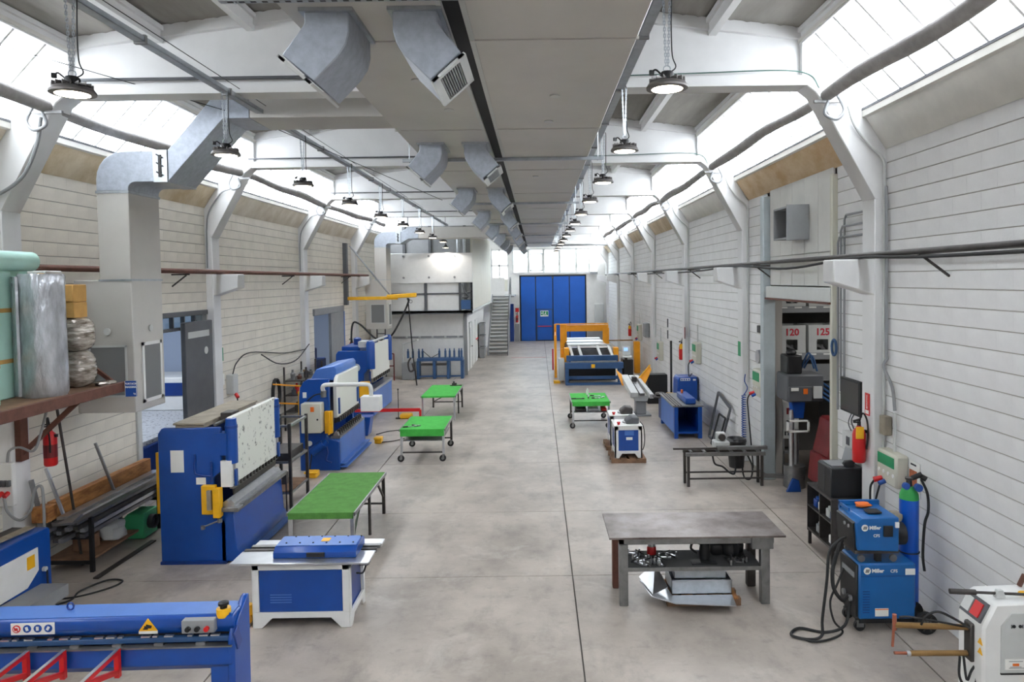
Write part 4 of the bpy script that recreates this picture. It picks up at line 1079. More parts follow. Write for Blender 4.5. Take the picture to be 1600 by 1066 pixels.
# tools on the tables
def hand_tool(x, y, z, L, rz, label, m='steel_bright', group=None):
    t = thing('hand_tool', label, 'tool', (x, y, z), rz, group)
    part('shaft', B().box(-L/2, -.012, 0, L/2 - .06, .012, .02), m, t, local=True)
    part('head', B().lathe([(.035, 0), (.035, .028)], 10, (L/2 - .04, 0, 0)), m, t, local=True)
    part('grip', B().box(-L/2 - .02, -.018, 0, -L/2 + L * .3, .018, .028), 'dark_steel', t, local=True)
hand_tool(-2.92, 15.75, .742, .3, 20, 'hand tool lying on the bright green table by the middle brake', 'steel_bright')
hand_tool(-2.8, 15.85, .742, .2, -25, 'short shiny tool beside the hand tool on the wheeled green table', 'steel_bright')
hand_tool(-2.6, 22.0, .722, .35, 5, 'dark tool lying at the back edge of the farthest green table', 'dark_steel')
single('clamp', B().box(-2.75, 22.05, .722, -2.6, 22.15, .8).box(-2.72, 22.08, .8, -2.66, 22.12, .85), 'dark_steel', 'small dark clamp standing on the farthest green table', 'clamp', bev=.01)
for i, (x, y, L, rz, lb) in enumerate(((1.1, 19.2, .35, 5, 'dark pliers at the left of the green tool trolley'), (1.4, 19.5, .4, 85, 'long shiny tool in the middle of the green tool trolley'), (1.62, 19.6, .3, -30, 'shiny wrench at the right rear of the green tool trolley'), (1.75, 19.35, .25, 40, 'short shiny wrench at the right edge of the green tool trolley'), (1.6, 19.25, .22, -10, 'small shiny tool near the front right of the green tool trolley'))):
    hand_tool(x, y, .732, L, rz, lb, 'dark_steel' if i == 0 else 'steel_bright')
single('spray_can', B().lathe([(.035, .732), (.035, .86), (.015, .89), (.015, .92)], 12, (1.4, 19.9, 0)), 'paper', 'white spray can standing on the green tool trolley', 'can')
for i, (x, w_, m_, lb) in enumerate(((1.15, .3, 'dark_steel', 'dark tool case at the left on the trolley shelf'), (1.5, .28, 'steel_bright', 'shiny metal tray in the middle of the trolley shelf'), (1.78, .14, 'red', 'red power tool at the right of the trolley shelf'))):
    single('tool_case', B().box(x - w_/2, 18.9, .445, x + w_/2, 19.3, .52).box(x - w_/2 + .02, 18.92, .52, x + w_/2 - .02, 19.28, .54), m_, lb, 'tool', bev=.01)

# ---- corner notcher / flanging machine in front
nm = thing('notching_machine', 'blue and white notching machine with long steel top, front left of centre', 'machine', (-2.85, 8.3, 0))
x0, x1, y0, y1 = -3.38, -2.25, 8.06, 8.72
def leggy(xa, xb, za, h):
    return [(xa, 0), (xa + .1, 0), (xa + .2, .13), (xb - .2, .13), (xb - .1, 0), (xb, 0), (xb, h), (xa, h)]
part('body', B().box(x0 + .03, y0 + .03, .13, x1 - .03, y1 - .03, .74), 'blue_deep', nm)
fr_ = B().prism([(x0, 0), (x0 + .1, 0), (x0 + .22, .12), (x1 - .22, .12), (x1 - .1, 0), (x1, 0), (x1, .19), (x0, .19)], 'y', y0 - .01, y0 + .03)
fr_.box(x0, y0 - .01, .19, x0 + .07, y0 + .03, .75).box(x1 - .08, y0 - .01, .19, x1, y0 + .03, .75).box(x0, y0 - .01, .69, x1, y0 + .03, .75)
part('front_frame', fr_, 'white_paint', nm, bev=.004)
for (xx, sg) in ((x1, 1), (x0, -1)):
    sf = B().prism([(y0, 0), (y0 + .08, 0), (y0 + .16, .1), (y1 - .16, .1), (y1 - .08, 0), (y1, 0), (y1, .17), (y0, .17)], 'x', xx - .02 * sg, xx + .015 * sg)
    sf.box(xx - .02*sg, y0, .17, xx + .015*sg, y0 + .05, .75).box(xx - .02*sg, y1 - .05, .17, xx + .015*sg, y1, .75).box(xx - .02*sg, y0, .7, xx + .015*sg, y1, .75)
    part('side_frame', sf, 'white_paint', nm, bev=.004)
part('front_panel', B().box(x0 + .075, y0 - .002, .195, x1 - .085, y0 + .02, .685), 'blue', nm)
part('vent_slots', B().box(x0 + .2, y0 - .004, .30, x0 + .45, y0, .31).box(x0 + .2, y0 - .004, .33, x0 + .45, y0, .34).box(x0 + .2, y0 - .004, .36, x0 + .45, y0, .37).box(x0 + .2, y0 - .004, .39, x0 + .45, y0, .40), 'blue_light', nm)
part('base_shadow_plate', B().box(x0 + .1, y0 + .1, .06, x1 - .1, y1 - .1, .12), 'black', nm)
part('top_plate', B().box(-3.62, 7.98, .775, -2.0, 8.36, .80), 'steel_bright', nm, bev=.004)
part('rear_rail', B().box(-3.55, 8.45, .785, -1.97, 8.52, .82), 'steel_mid', nm)
part('middle_rail', B().box(-3.6, 8.36, .76, -2.0, 8.42, .81), 'dark_steel', nm)
part('back_plate', B().box(-3.55, 8.52, .77, -1.97, 8.72, .80), 'steel_bright', nm)
cv = part('head_cover', B().prism([(8.12, .80), (8.12, .87), (8.2, .92), (8.48, .93), (8.54, .9), (8.54, .80)], 'x', -3.16, -2.18), 'blue', nm, bev=.006)
part('cover_top', B().prism([(8.2, .922), (8.48, .932), (8.48, .936), (8.2, .926)], 'x', -3.15, -2.2), 'blue_light', cv)
part('notice', B().obox((-2.6, 8.36, .934), (.1, .1, .003), rx=2), 'yellow', cv)
part('outlet_slot', B().box(-2.76, 8.1, .82, -2.55, 8.125, .87), 'black', cv)
for i in range(6):
    part('bolt', B().lathe([(.01, .92), (.01, .938)], 8, (-3.05 + i * .16, 8.27, 0)), 'black', cv)
    part('bolt', B().lathe([(.01, .925), (.01, .942)], 8, (-3.0 + i * .16, 8.46, 0)), 'black', cv)
sb = part('switch_box', B().box(x1 + .02, 8.42, .58, x1 + .14, 8.54, .72), 'grey_dark', nm, bev=.008)
part('stop_button', B().cyl((x1 + .14, 8.48, .66), (x1 + .17, 8.48, .66), .02), 'red', sb)
part('cable', B().tube(spline([(x1 + .1, 8.48, .58), (x1 + .06, 8.46, .48), (x1 + .0, 8.4, .5)]), .012, 6), 'rubber', sb)
part('rear_door', B().box(x0 - .1, y1 - .3, .12, x0 - .02, y1 + .05, .72), 'grey_light', nm)
cb = single('plug_pile', B().lathe([(.09, 0), (.13, .05), (.1, .12), (.04, .15)], 12, (-3.56, 8.12, 0)).lathe([(.06, .02), (.09, .1), (.05, .2)], 10, (-3.52, 8.25, 0)), 'yellow', 'yellow plug bundle on the floor beside the front notching machine', 'plug')

# ---- blue folding machine in the foreground
fm = thing('folding_machine', 'long blue folding machine with red triangular arms in the foreground', 'machine', (-3.6, 6.1, 0), 1.2)
def FM(b): return b
c = math.radians(1.2)
def fpart(n, b, m, par=None, bev=0.0):
    M_ = Matrix.Translation((-2.66, 6.1, 0)) @ Matrix.Rotation(math.radians(1.6), 4, 'Z') @ Matrix.Translation((2.66, -6.1, 0))
    b2 = B(); b2.v = [tuple(M_ @ Vector(p)) for p in b.v]; b2.f = b.f
    return part(n, b2, m, par or fm, bev)
fpart('upper_beam', B().prism([(6.0, 1.14), (6.0, 1.06), (6.05, .985), (6.2, .985), (6.3, 1.05), (6.3, 1.14), (6.26, 1.155), (6.03, 1.155)], 'x', -6.2, -2.70), 'blue', bev=.008)
fpart('beam_top', B().box(-6.2, 6.03, 1.1545, -2.72, 6.27, 1.162), 'blue_light')
fpart('clamp_bar', B().box(-6.2, 6.0, .925, -2.72, 6.05, .972), 'blue_slate', bev=.006)
for i in range(34):
    x = -6.1 + i * .1
    if i % 4 != 1: fpart('finger', B().box(x, 6.0, .975, x + (.075 if i % 3 else .04), 6.03, .988), 'steel_bright')
fpart('slot_back', B().box(-6.2, 6.06, .86, -2.72, 6.12, .985), 'dark_steel')
for i in range(9):
    fpart('roller_block', B().box(-5.9 + i * .36, 5.98, .90, -5.82 + i * .36, 6.06, .93), 'steel_mid')
fpart('lower_beam', B().prism([(5.98, .9), (6.1, .9), (6.1, .72), (6.0, .70), (5.95, .75)], 'x', -6.2, -2.70), 'blue', bev=.006)
fpart('lower_lip', B().box(-6.2, 5.95, .898, -2.70, 6.02, .91), 'steel_mid')
fpart('toe_plate', B().prism([(5.96, .74), (6.0, .69), (6.1, .69), (6.1, .74)], 'x', -6.2, -2.72), 'blue_deep')
fpart('end_frame', B().prism([(5.94, .0), (6.3, .0), (6.32, .9), (6.32, 1.21), (6.27, 1.21), (6.05, 1.08), (5.97, .95)], 'x', -2.74, -2.68), 'blue', bev=.008)
fpart('end_leg', B().box(-2.9, 5.98, 0, -2.74, 6.25, .72), 'blue', bev=.01)
fpart('bearing_plate', B().obox((-2.675, 6.02, .95), (.02, .1, .2), rx=25), 'blue_deep', bev=.006)
bx_ = fpart('switch_panel', B().box(-3.12, 5.94, 1.03, -2.84, 6.01, 1.145), 'grey_mid', bev=.006)
for i, m_ in enumerate(('black', 'black', 'red')):
    fpart('button', B().cyl((-3.06 + i * .08, 5.94, 1.075), (-3.06 + i * .08, 5.915, 1.075), .022), m_, bx_)
es_ = fpart('emergency_button', B().lathe([(.06, 1.13), (.06, 1.2)], 14, (-2.8, 6.05, 0)), 'yellow')
fpart('button_cap', B().lathe([(.03, 1.2), (.03, 1.22), (.045, 1.23), (.045, 1.25), (.02, 1.26)], 14, (-2.8, 6.05, 0)), 'black', es_)
for x in (-4.2, -5.28):
    fpart('lifting_eye', B().tube([(x + .028 * math.cos(a), 6.17, 1.195 + .032 * math.sin(a)) for a in [i * math.pi / 5 for i in range(11)]], .008, 6), 'blue_deep')
pl_ = fpart('safety_plate', B().box(-4.6, 5.992, 1.035, -4.23, 6.0, 1.135), 'paper')
for i, m_ in enumerate(('red', 'blue', 'blue', 'blue')):
    q = fpart('pictogram', B().cyl((-4.55 + i * .09, 5.988, 1.088), (-4.55 + i * .09, 5.992, 1.088), .034, n=18), m_, pl_)
fpart('pictogram_core', B().cyl((-4.55, 5.985, 1.088), (-4.55, 5.988, 1.088), .025, n=16), 'paper', pl_)
fpart('pictogram_slash', B().obox((-4.55, 5.983, 1.088), (.055, .003, .008), ry=45).obox((-4.55, 5.983, 1.088), (.03, .003, .02), ry=-20), 'red', pl_)
for i in range(3): fpart('pictogram_figure', B().obox((-4.46 + i * .09, 5.985, 1.09), (.022, .003, .034), ry=(-15, 0, 30)[i]), 'paper', pl_)
wp = fpart('warning_triangle', B().prism([(-3.51, 1.04), (-3.35, 1.04), (-3.43, 1.15)], 'y', 5.99, 5.997), 'yellow')
fpart('caption_strip', B().box(-3.51, 5.99, 1.015, -3.35, 5.997, 1.04), 'paper', wp)
fpart('hand_symbol', B().obox((-3.43, 5.987, 1.075), (.06, .003, .02)).obox((-3.42, 5.987, 1.088), (.05, .003, .012), ry=15).obox((-3.45, 5.987, 1.06), (.04, .003, .01)), 'black', wp)
for x in (-3.68, -4.14, -4.45, -4.95):
    a = fpart('support_arm', B().box(x, 5.9, .68, x + .04, 5.94, .92).bar((x + .02, 5.94, .9), (x + .02, 5.42, .9), .035, .035).bar((x + .02, 5.44, .89), (x + .02, 5.93, .72), .035, .04), 'red')
    fpart('arm_top', B().bar((x + .02, 5.94, .921), (x + .02, 5.42, .921), .03, .006), 'steel_bright', a)

# ---- blue guillotine at the left edge
gs = thing('guillotine_shear', 'blue guillotine shear with white front plate at the left edge', 'machine', (-6.9, 8.6, 0))
part('end_frame', B().prism([(8.35, .0), (9.0, .0), (9.0, .9), (8.95, .93), (8.1, .93), (8.1, .75)], 'x', -6.66, -6.40), 'blue', gs, bev=.01)
part('front_plate', B().prism([(-7.1, .0), (-7.1, .3), (-6.5, .80), (-6.5, .42)], 'y', 8.0, 8.3), 'white_paint', gs)
part('blade_beam', B().bar((-6.75, 7.0, .84), (-6.6, 8.9, .84), .22, .16), 'blue', gs)
part('top_tray', B().bar((-6.9, 7.0, .93), (-6.75, 8.9, .93), .14, .03), 'dark_steel', gs)
part('hold_down_rail', B().bar((-6.72, 7.0, .95), (-6.58, 8.9, .95), .12, .02), 'cover_tan', gs)
part('side_plate', B().prism([(7.0, .3), (8.55, .3), (8.75, .45), (8.75, .74), (7.0, .74)], 'x', -6.5, -6.385), 'white_paint', gs)
part('warning_label', B().box(-6.383, 8.55, .52, -6.378, 8.68, .68), 'yellow', gs)
part('socket', B().cyl((-6.4, 8.85, .42), (-6.36, 8.85, .42), .03), 'grey_light', gs)
part('chute', B().prism([(7.5, .1), (8.8, .1), (8.8, .25), (7.5, .3)], 'x', -6.4, -6.05), 'grey_mid', gs)
single('extension_lead', B().tube(spline([(-6.36, 8.86, .4), (-6.35, 8.87, .15), (-6.25, 8.88, .02), (-6.0, 8.95, .015), (-5.75, 9.2, .015), (-5.72, 9.4, .015), (-5.95, 9.42, .015), (-6.1, 9.1, .015), (-6.05, 8.85, .015), (-6.15, 8.7, .015)]), .012, 6), 'rubber', 'dark cord looping over the floor from the guillotine at the left edge', 'cable')

# ================================================================ left wall: shelf, profiles, wall equipment
sh = thing('cantilever_shelf', 'brown steel cantilever shelf on the near left pilaster', 'shelf', (-6.3, 8.3, 2.62))
part('front_angle', B().box(-5.64, 5.6, 2.62, -5.58, 9.42, 2.75), 'rust_brown', sh, bev=.004)
part('end_angle', B().box(-7.0, 9.38, 2.64, -5.58, 9.42, 2.72), 'rust_brown', sh)
part('deck', B().box(-7.0, 5.6, 2.70, -5.62, 9.4, 2.73), 'wood_pallet', sh)
part('strut', B().bar((-7.0, 9.36, 1.78), (-6.05, 9.36, 2.64), .05, .06), 'rust_brown', sh)
part('wall_plate', B().box(-7.04, 9.3, 1.7, -6.96, 9.44, 2.62), 'rust_brown', sh)
part('tie_bar', B().bar((-7.0, 9.36, 3.75), (-5.72, 9.36, 2.74), .035, .05), 'rust_brown', sh)
sn = thing('load_sign', 'small blue load limit sign on the end of the brown shelf', 'sign', (-5.57, 9.3, 2.56))
part('plate', B().box(-5.577, 9.365, 2.55, -5.417, 9.375, 2.76), 'blue', sn)
part('border', B().box(-5.577, 9.363, 2.55, -5.572, 9.366, 2.76).box(-5.422, 9.363, 2.55, -5.417, 9.366, 2.76), 'paper', sn)
for i, w_ in enumerate(('PORTATA', 'MASSIMA')):
    text(w_, .036, 'lettering_white', sn, (-5.497, 9.362, 2.722 - i * .045), bold=.001)
text('kg', .034, 'lettering_white', sn, (-5.447, 9.362, 2.59))
fl_ = thing('strip_light', 'lit strip light fixed under the brown shelf at the left edge', 'lamp', (-6.0, 7.9, 2.58))
part('housing', B().box(-5.78, 6.4, 2.66, -5.68, 8.6, 2.70), 'white_paint', fl_)
part('tube', B().box(-5.77, 6.45, 2.63, -5.69, 8.55, 2.66), 'tube_lit', fl_)
# goods on the shelf
br = thing('foil_roll', 'tall roll of silver foil insulation standing on the brown shelf', 'roll', (-5.98, 8.42, 2.73))
part('roll_body', B().lathe([(.235, 2.73), (.25, 2.78), (.245, 3.4), (.24, 4.0), (.245, 4.17), (.235, 4.2)], 28, (-5.98, 8.42, 0)), 'bubble', br)
part('roll_core', B().lathe([(.04, 4.195), (.04, 4.21)], 12, (-5.98, 8.42, 0)), 'cardboard', br)
part('loose_edge', B().prism([(-6.22, 8.26), (-6.2, 8.22), (-6.12, 8.18), (-6.1, 8.20)], 'z', 2.75, 4.17), 'bubble', br)
for i, (x, y, h) in enumerate(((-6.62, 8.6, 1.55), (-6.38, 8.0, 1.5), (-6.1, 7.4, 1.48))):
    b = thing('foam_board', ['mint green foam board standing behind the silver roll', 'mint green foam board with brown tape, middle of the stack', 'mint green foam board nearest the picture edge'][i], 'foam board', (x, y, 2.73), 0, 'mint foam boards on the shelf')
    part('board', B().box(x - .14, y - .3, 2.73, x + .14, y + .3, 2.73 + h), 'mint_foam', b, bev=.015)
    if i:
        for z in (3.15, 3.75): part('tape', B().box(x - .142, y - .302, z, x + .142, y + .302, z + .05), 'cardboard', b)
    else: part('blue_mark', B().obox((x + .05, y - .303, 3.85), (.08, .004, .025), ry=-35), 'blue', b)
single('foam_roll', B().cyl((-6.3, 7.6, 4.36), (-6.3, 8.7, 4.36), .12, n=20), 'mint_foam', 'mint green foam roll lying on top of the foam boards', 'roll')
# wrapped bundles and boxes near the wall end of the shelf
def blob(b, c, r, n=10, m=8, amp=.18, seed=1):
    rnd = random.Random(seed)
    vs_, fs_ = [], []
    for i in range(m + 1):
        ph = math.pi * i / m
        for j in range(n):
            th = 2 * math.pi * j / n
            k = 1 + rnd.uniform(-amp, amp)
            sx = math.copysign(abs(math.sin(ph)) ** .6, 1)
            vs_.append((c[0] + r[0] * k * sx * math.copysign(abs(math.cos(th)) ** .7, math.cos(th)), c[1] + r[1] * k * sx * math.copysign(abs(math.sin(th)) ** .7, math.sin(th)), c[2] + r[2] * math.copysign(abs(math.cos(ph)) ** .7, math.cos(ph))))
    for i in range(m):
        for j in range(n):
            fs_.append((i*n+j, (i+1)*n+j, (i+1)*n+(j+1) % n, i*n+(j+1) % n))
    return b.add(vs_, fs_)
single('wrapped_bundle', blob(B(), (-6.02, 9.08, 2.97), (.2, .2, .24), 30, 22, .045, 3), 'plastic_wrap', 'crumpled bundle in clear plastic at the bottom of the pile beside the silver roll', 'bundle')
single('wrapped_bundle', blob(B(), (-6.02, 9.08, 3.42), (.2, .2, .22), 30, 22, .045, 5), 'plastic_wrap', 'crumpled bundle in clear plastic lying on another beside the silver roll', 'bundle')
single('cardboard_box', B().box(-6.18, 8.95, 3.64, -6.07, 9.22, 3.84), 'cardboard', 'left small cardboard box on the plastic wrapped bundles', 'box', bev=.006)
single('cardboard_box', B().box(-6.06, 8.95, 3.64, -5.95, 9.22, 3.84), 'cardboard', 'right small cardboard box on the plastic wrapped bundles', 'box', bev=.006)
single('cardboard_box', B().box(-6.2, 8.94, 3.842, -5.95, 9.22, 4.07), 'cardboard', 'larger cardboard box on top of two small ones on the shelf', 'box', bev=.01)
single('plastic_sheet', blob(B(), (-5.75, 9.22, 2.76), (.12, .12, .03), 12, 6, .25, 8), 'plastic_wrap', 'flat crumpled plastic sheet at the end of the brown shelf', 'sheet')
# extinguisher and sockets on the near left pilaster
extinguisher((-6.82, 9.66, 1.55), 'red fire extinguisher on the near left wall under the brown shelf', tagc=None)
sk = thing('socket_board', 'white socket panel with red plugs at the left picture edge', 'socket panel', (-7.05, 9.15, 1.2))
part('panel', B().box(-7.2, 9.12, 1.15, -6.96, 9.2, 1.72), 'white_paint', sk, bev=.01)
for i in range(4):
    part('socket', B().box(-7.18 + i * .055, 9.08, 1.42, -7.14 + i * .055, 9.12, 1.5), 'grey_dark', sk)
for i in range(2):
    part('red_plug', B().cyl((-7.1 + i * .08, 9.05, 1.3), (-7.1 + i * .08, 9.12, 1.33), .03), 'red', sk)
part('lead', B().tube(spline([(-7.03, 9.06, 1.28), (-6.98, 9.05, 1.1), (-6.85, 9.08, .98), (-6.72, 9.1, 1.1), (-6.66, 9.1, 1.35), (-6.6, 9.12, 1.42), (-6.56, 9.12, 1.3), (-6.56, 9.12, .6)]), .018, 8), 'grey_mid', sk)
part('upper_lead', B().tube(spline([(-7.0, 9.1, 1.75), (-6.95, 9.08, 1.9), (-6.8, 9.06, 1.95), (-6.62, 9.06, 1.9), (-6.55, 9.1, 2.1), (-6.5, 9.2, 2.5)]), .016, 8), 'grey_mid', sk)
# rack of steel profiles along the wall
rk = thing('profile_rack', 'low dark steel rack holding profiles along the near left wall', 'rack', (-6.6, 10.6, 0))
for (x, y) in ((-6.35, 9.75), (-6.35, 11.5), (-7.0, 9.75), (-7.0, 11.5)):
    part('post', B().box(x - .025, y - .025, 0, x + .025, y + .025, .78), 'black', rk)
for y in (9.75, 11.5):
    part('beam', B().bar((-7.0, y, .5), (-6.35, y, .5), .05), 'black', rk)
    part('beam', B().bar((-7.0, y, .14), (-6.35, y, .14), .05), 'black', rk)
part('lower_shelf', B().box(-7.0, 9.75, .16, -6.35, 10.9, .19), 'wood_pallet', rk)
part('foot_plate', B().bar((-6.15, 9.5, .01), (-6.12, 10.9, .01), .08, .02), 'dark_steel', rk)
rnd = random.Random(4)
kinds = ['steel_mid', 'steel_bright', 'dark_steel']
for i in range(28):
    x = -6.92 + (i % 7) * .085; z = .55 + (i // 7) * .078
    single('steel_profile', B().bar((x, 9.4 + rnd.uniform(0, .3), z), (x + rnd.uniform(-.04, .04), 12.0 - rnd.uniform(0, .5), z + .004), .07, .055), kinds[i % 3],
           '%s profile, %s from the wall in the %s layer of the low rack' % (('grey steel', 'bright steel', 'dark steel')[i % 3], ('first', 'second', 'third', 'fourth', 'fifth', 'sixth', 'seventh')[i % 7], ('lowest', 'second', 'third', 'top')[i // 7]), 'profile', group='steel profiles in the low rack')
single('wide_profile', B().prism([(-6.5, .83), (-6.26, .85), (-6.12, .98), (-6.14, 1.0), (-6.28, .88), (-6.5, .86)], 'y', 9.25, 11.3), 'steel_mid', 'long folded grey profile lying on top of the rack', 'profile')
single('wide_profile', B().prism([(-6.66, .83), (-6.51, .84), (-6.5, .88), (-6.66, .87)], 'y', 9.5, 11.9), 'steel_bright', 'flat bright strip lying beside the folded profile on the rack', 'profile')
single('wood_beam', B().box(-6.86, 9.6, .83, -6.74, 12.0, 1.05), 'wood', 'long wooden beam lying against the left wall above the profiles', 'beam', bev=.006)
single('wood_block', B().box(-6.92, 9.38, .83, -6.7, 9.58, 1.04), 'wood', 'short wooden block at the near end of the wooden beam', 'block', bev=.006)
single('angle_offcut', B().bar((-6.62, 10.75, .85), (-6.86, 10.7, 1.62), .035), 'steel_mid', 'steel angle leaning on the wall behind the wooden beam', 'angle bar')
single('angle_offcut', B().bar((-6.9, 9.5, .98), (-6.96, 9.46, 1.4), .06), 'steel_mid', 'short upright steel angle leaning at the near end of the wooden beam', 'angle bar')
single('angle_offcut', B().bar((-6.6, 9.55, .9), (-6.78, 9.5, 1.55), .05, .03), 'steel_bright', 'bright strip leaning beside the wooden block', 'angle bar')
single('steel_rod', B().tube([(-6.62, 9.95, .02), (-6.66, 9.55, 2.6)], .018, 8), 'dark_steel', 'long dark rod leaning from the floor up to the brown shelf', 'rod')
gb = thing('green_box', 'green sheet metal box with a round opening under the profile rack', 'box', (-6.6, 11.1, 0))
part('body', B().prism([(-6.75, .02), (-6.3, .02), (-6.3, .42), (-6.55, .42), (-6.75, .2)], 'y', 10.95, 11.35), 'green_box', gb, bev=.008)
part('collar', B().cyl((-6.31, 11.15, .24), (-6.22, 11.15, .24), .11, n=20, cap=False).cyl((-6.31, 11.15, .24), (-6.29, 11.15, .24), .11, n=20), 'grey_dark', gb)
single('rag_pile', blob(B(), (-6.5, 10.5, .33), (.16, .2, .14), 12, 8, .2, 9), 'grey_light', 'crumpled grey rags stuffed on the lower shelf of the rack', 'rags')
single('scrap_block', B().box(-6.8, 10.0, .19, -6.55, 10.25, .4), 'wood_pallet', 'brown wooden scrap block on the lower shelf of the rack', 'block', bev=.01)

# laser room
lm = thing('laser_cutter', 'blue based laser cutter with speckled bed in the room behind the left doorway', 'machine', (-9.2, 15.6, 0))
part('base', B().box(-10.8, 13.5, .05, -7.75, 18.6, .85), 'blue_deep', lm, bev=.02)
mat('speckle', (200, 202, 206), .5, .3, var=.8, scale=14, rgb2=(30, 30, 34), detail=3, lo=.36, hi=.42)
part('bed', B().box(-10.6, 13.55, .85, -7.85, 18.2, .93), 'speckle', lm)
part('gantry', B().box(-10.7, 17.2, .93, -7.8, 18.4, 1.75), 'white_paint', lm, bev=.02)
part('gantry_window', B().box(-10.4, 17.18, 1.3, -8.0, 17.2, 1.62), 'blue_deep', lm)
cs = thing('control_stand', 'yellow stand with a white control screen beside the laser cutter', 'control stand', (-7.9, 13.6, 0))
part('post', B().box(-7.95, 13.4, 0, -7.85, 13.5, 1.3), 'yellow_orange', cs)
part('arm', B().box(-8.3, 13.38, .98, -7.85, 13.48, 1.08), 'yellow_orange', cs)
part('console', B().obox((-7.95, 13.42, 1.42), (.42, .08, .34), rx=-15), 'grey_light', cs, bev=.01)
part('console_screen', B().obox((-7.95, 13.37, 1.45), (.26, .02, .2), rx=-15), 'blue_slate', cs)
wb = thing('wall_meter', 'grey electrical box on the pale blue wall of the laser room', 'electrical box', (-9.2, 19.35, 1.8))
part('case', B().box(-9.55, 19.2, 1.75, -9.05, 19.4, 2.35), 'grey_light', wb, bev=.01)
part('switches', B().box(-9.48, 19.18, 1.85, -9.12, 19.2, 2.05), 'dark_gap', wb)
part('riser', B().cyl((-9.3, 19.36, 2.35), (-9.3, 19.36, 4.1), .02), 'grey_light', wb)
single('safety_sign', B().box(-7.19, 15.62, 2.3, -7.17, 15.85, 2.6), 'green_exit', 'small green safety sign beside the grey sliding door', 'sign')
swb = thing('switch_box', 'grey switch box with red plug on the wall behind the nearest brake', 'electrical box', (-7.1, 16.1, 1.3))
part('case', B().box(-7.2, 16.0, 1.5, -7.02, 16.25, 1.95), 'grey_light', swb, bev=.01)
part('red_plug', B().cyl((-7.02, 16.1, 1.5), (-6.95, 16.05, 1.42), .04), 'red', swb)
part('leads', B().tube(spline([(-6.97, 16.06, 1.42), (-6.96, 16.05, 1.2), (-7.05, 16.0, 1.0), (-7.12, 15.95, .3)]), .016, 6), 'rubber', swb)
part('conduit', B().tube(spline([(-7.1, 16.15, 1.95), (-7.1, 16.4, 2.2), (-7.1, 17.2, 2.35), (-7.08, 19.4, 2.1), (-7.0, 21.0, 2.05)]), .014, 6), 'rubber', swb)
single('hanging_cable', B().tube(spline([(-7.0, 17.6, 2.25), (-6.95, 18.6, 1.9), (-6.9, 19.8, 1.85), (-6.9, 21.0, 2.2)]), .016, 6), 'rubber', 'slack black cable hanging along the left wall behind the middle brake', 'cable')
# clutter behind the middle brake
wr = thing('tool_rack', 'dark cluttered tool rack against the left wall behind the middle brake', 'rack', (-6.6, 19.6, 0))
for (x, y) in ((-6.95, 19.0), (-6.35, 19.0), (-6.95, 20.4), (-6.35, 20.4)):
    part('post', B().box(x - .02, y - .02, 0, x + .02, y + .02, 1.75), 'dark_steel', wr)
for z in (.5, .95, 1.35):
    part('shelf', B().box(-6.95, 19.0, z, -6.35, 20.4, z + .03), 'dark_steel', wr)
rnd = random.Random(12)
cm = ['dark_steel', 'grey_mid', 'brass', 'grey_dark', 'red', 'white_paint', 'steel_mid', 'rust_brown']
nm_ = ['dark iron tool part', 'grey tool part', 'brass coloured tool part', 'charcoal tool part', 'small red can', 'white canister', 'steel tool part', 'brown tool part']
for j, z in enumerate((.53, .98, 1.38)):
    for i in range(6):
        q = (i + j * 3) % 8
        x, y = -6.65 + rnd.uniform(-.12, .12), 19.12 + i * .22
        h = rnd.uniform(.12, .3)
        single('tool_part', B().lathe([(.06, z), (.07, z + h * .6), (.03, z + h * .75), (.03, z + h)], 10, (x, y, 0)), cm[q], '%s, %s on the %s shelf of the cluttered rack' % (nm_[q], ['nearest', 'second', 'third', 'fourth', 'fifth', 'farthest'][i], ['lowest', 'middle', 'upper'][j]), 'tool part', group='tool parts on the cluttered rack')
single('upright_bar', B().bar((-6.15, 19.2, 0), (-6.15, 19.2, 1.95), .04), 'dark_steel', 'dark upright steel bar beside the cluttered tool rack', 'bar')
hr = thing('hose_coil', 'black hose coil hanging on the pilaster behind the middle brake', 'hose', (-6.95, 15.5, .9))
for i in range(3):
    part('loop', B().tube([(-6.98 + i * .03, 18.4 + .24 * math.cos(a), 1.1 + .42 * math.sin(a)) for a in [k * math.pi / 8 for k in range(17)]], .018, 6), 'rubber', hr)
for i, z in enumerate((1.05, .72)):
    single('yellow_rod', B().bar((-6.3, 16.5 - i * .6, z + .6), (-5.2, 16.0 - i * .4, z + .6), .03), 'yellow_orange', ['upper yellow backstop rod behind the middle press brake', 'lower yellow backstop rod behind the middle press brake'][i], 'rod')
hb = thing('handrail', 'grey tubular handrail beside the second left doorway', 'handrail', (-6.6, 21.9, 0))
part('tube', B().tube([(-6.4, 21.6, 0), (-6.4, 21.6, 1.35), (-6.4, 22.6, 1.45), (-6.4, 22.6, 0)], .03, 8), 'grey_mid', hb)
part('mid_tube', B().tube([(-6.4, 21.6, .8), (-6.4, 22.6, .85)], .025, 8), 'grey_mid', hb)
single('blue_machine', B().box(-8.8, 24.0, 0, -7.8, 25.6, 1.3).box(-8.6, 24.2, 1.3, -8.0, 25.2, 1.7), 'blue_deep', 'dark blue machine in the room behind the second left doorway', 'machine', bev=.03)
extinguisher((-6.98, 26.1, 1.35), 'red fire extinguisher on the left wall beyond the second doorway', tagc=None)
single('wall_plate', B().box(-7.18, 26.5, 1.35, -7.1, 27.0, 1.75), 'grey_beige', 'pale green electrical box beside the far left extinguisher', 'electrical box', bev=.02)
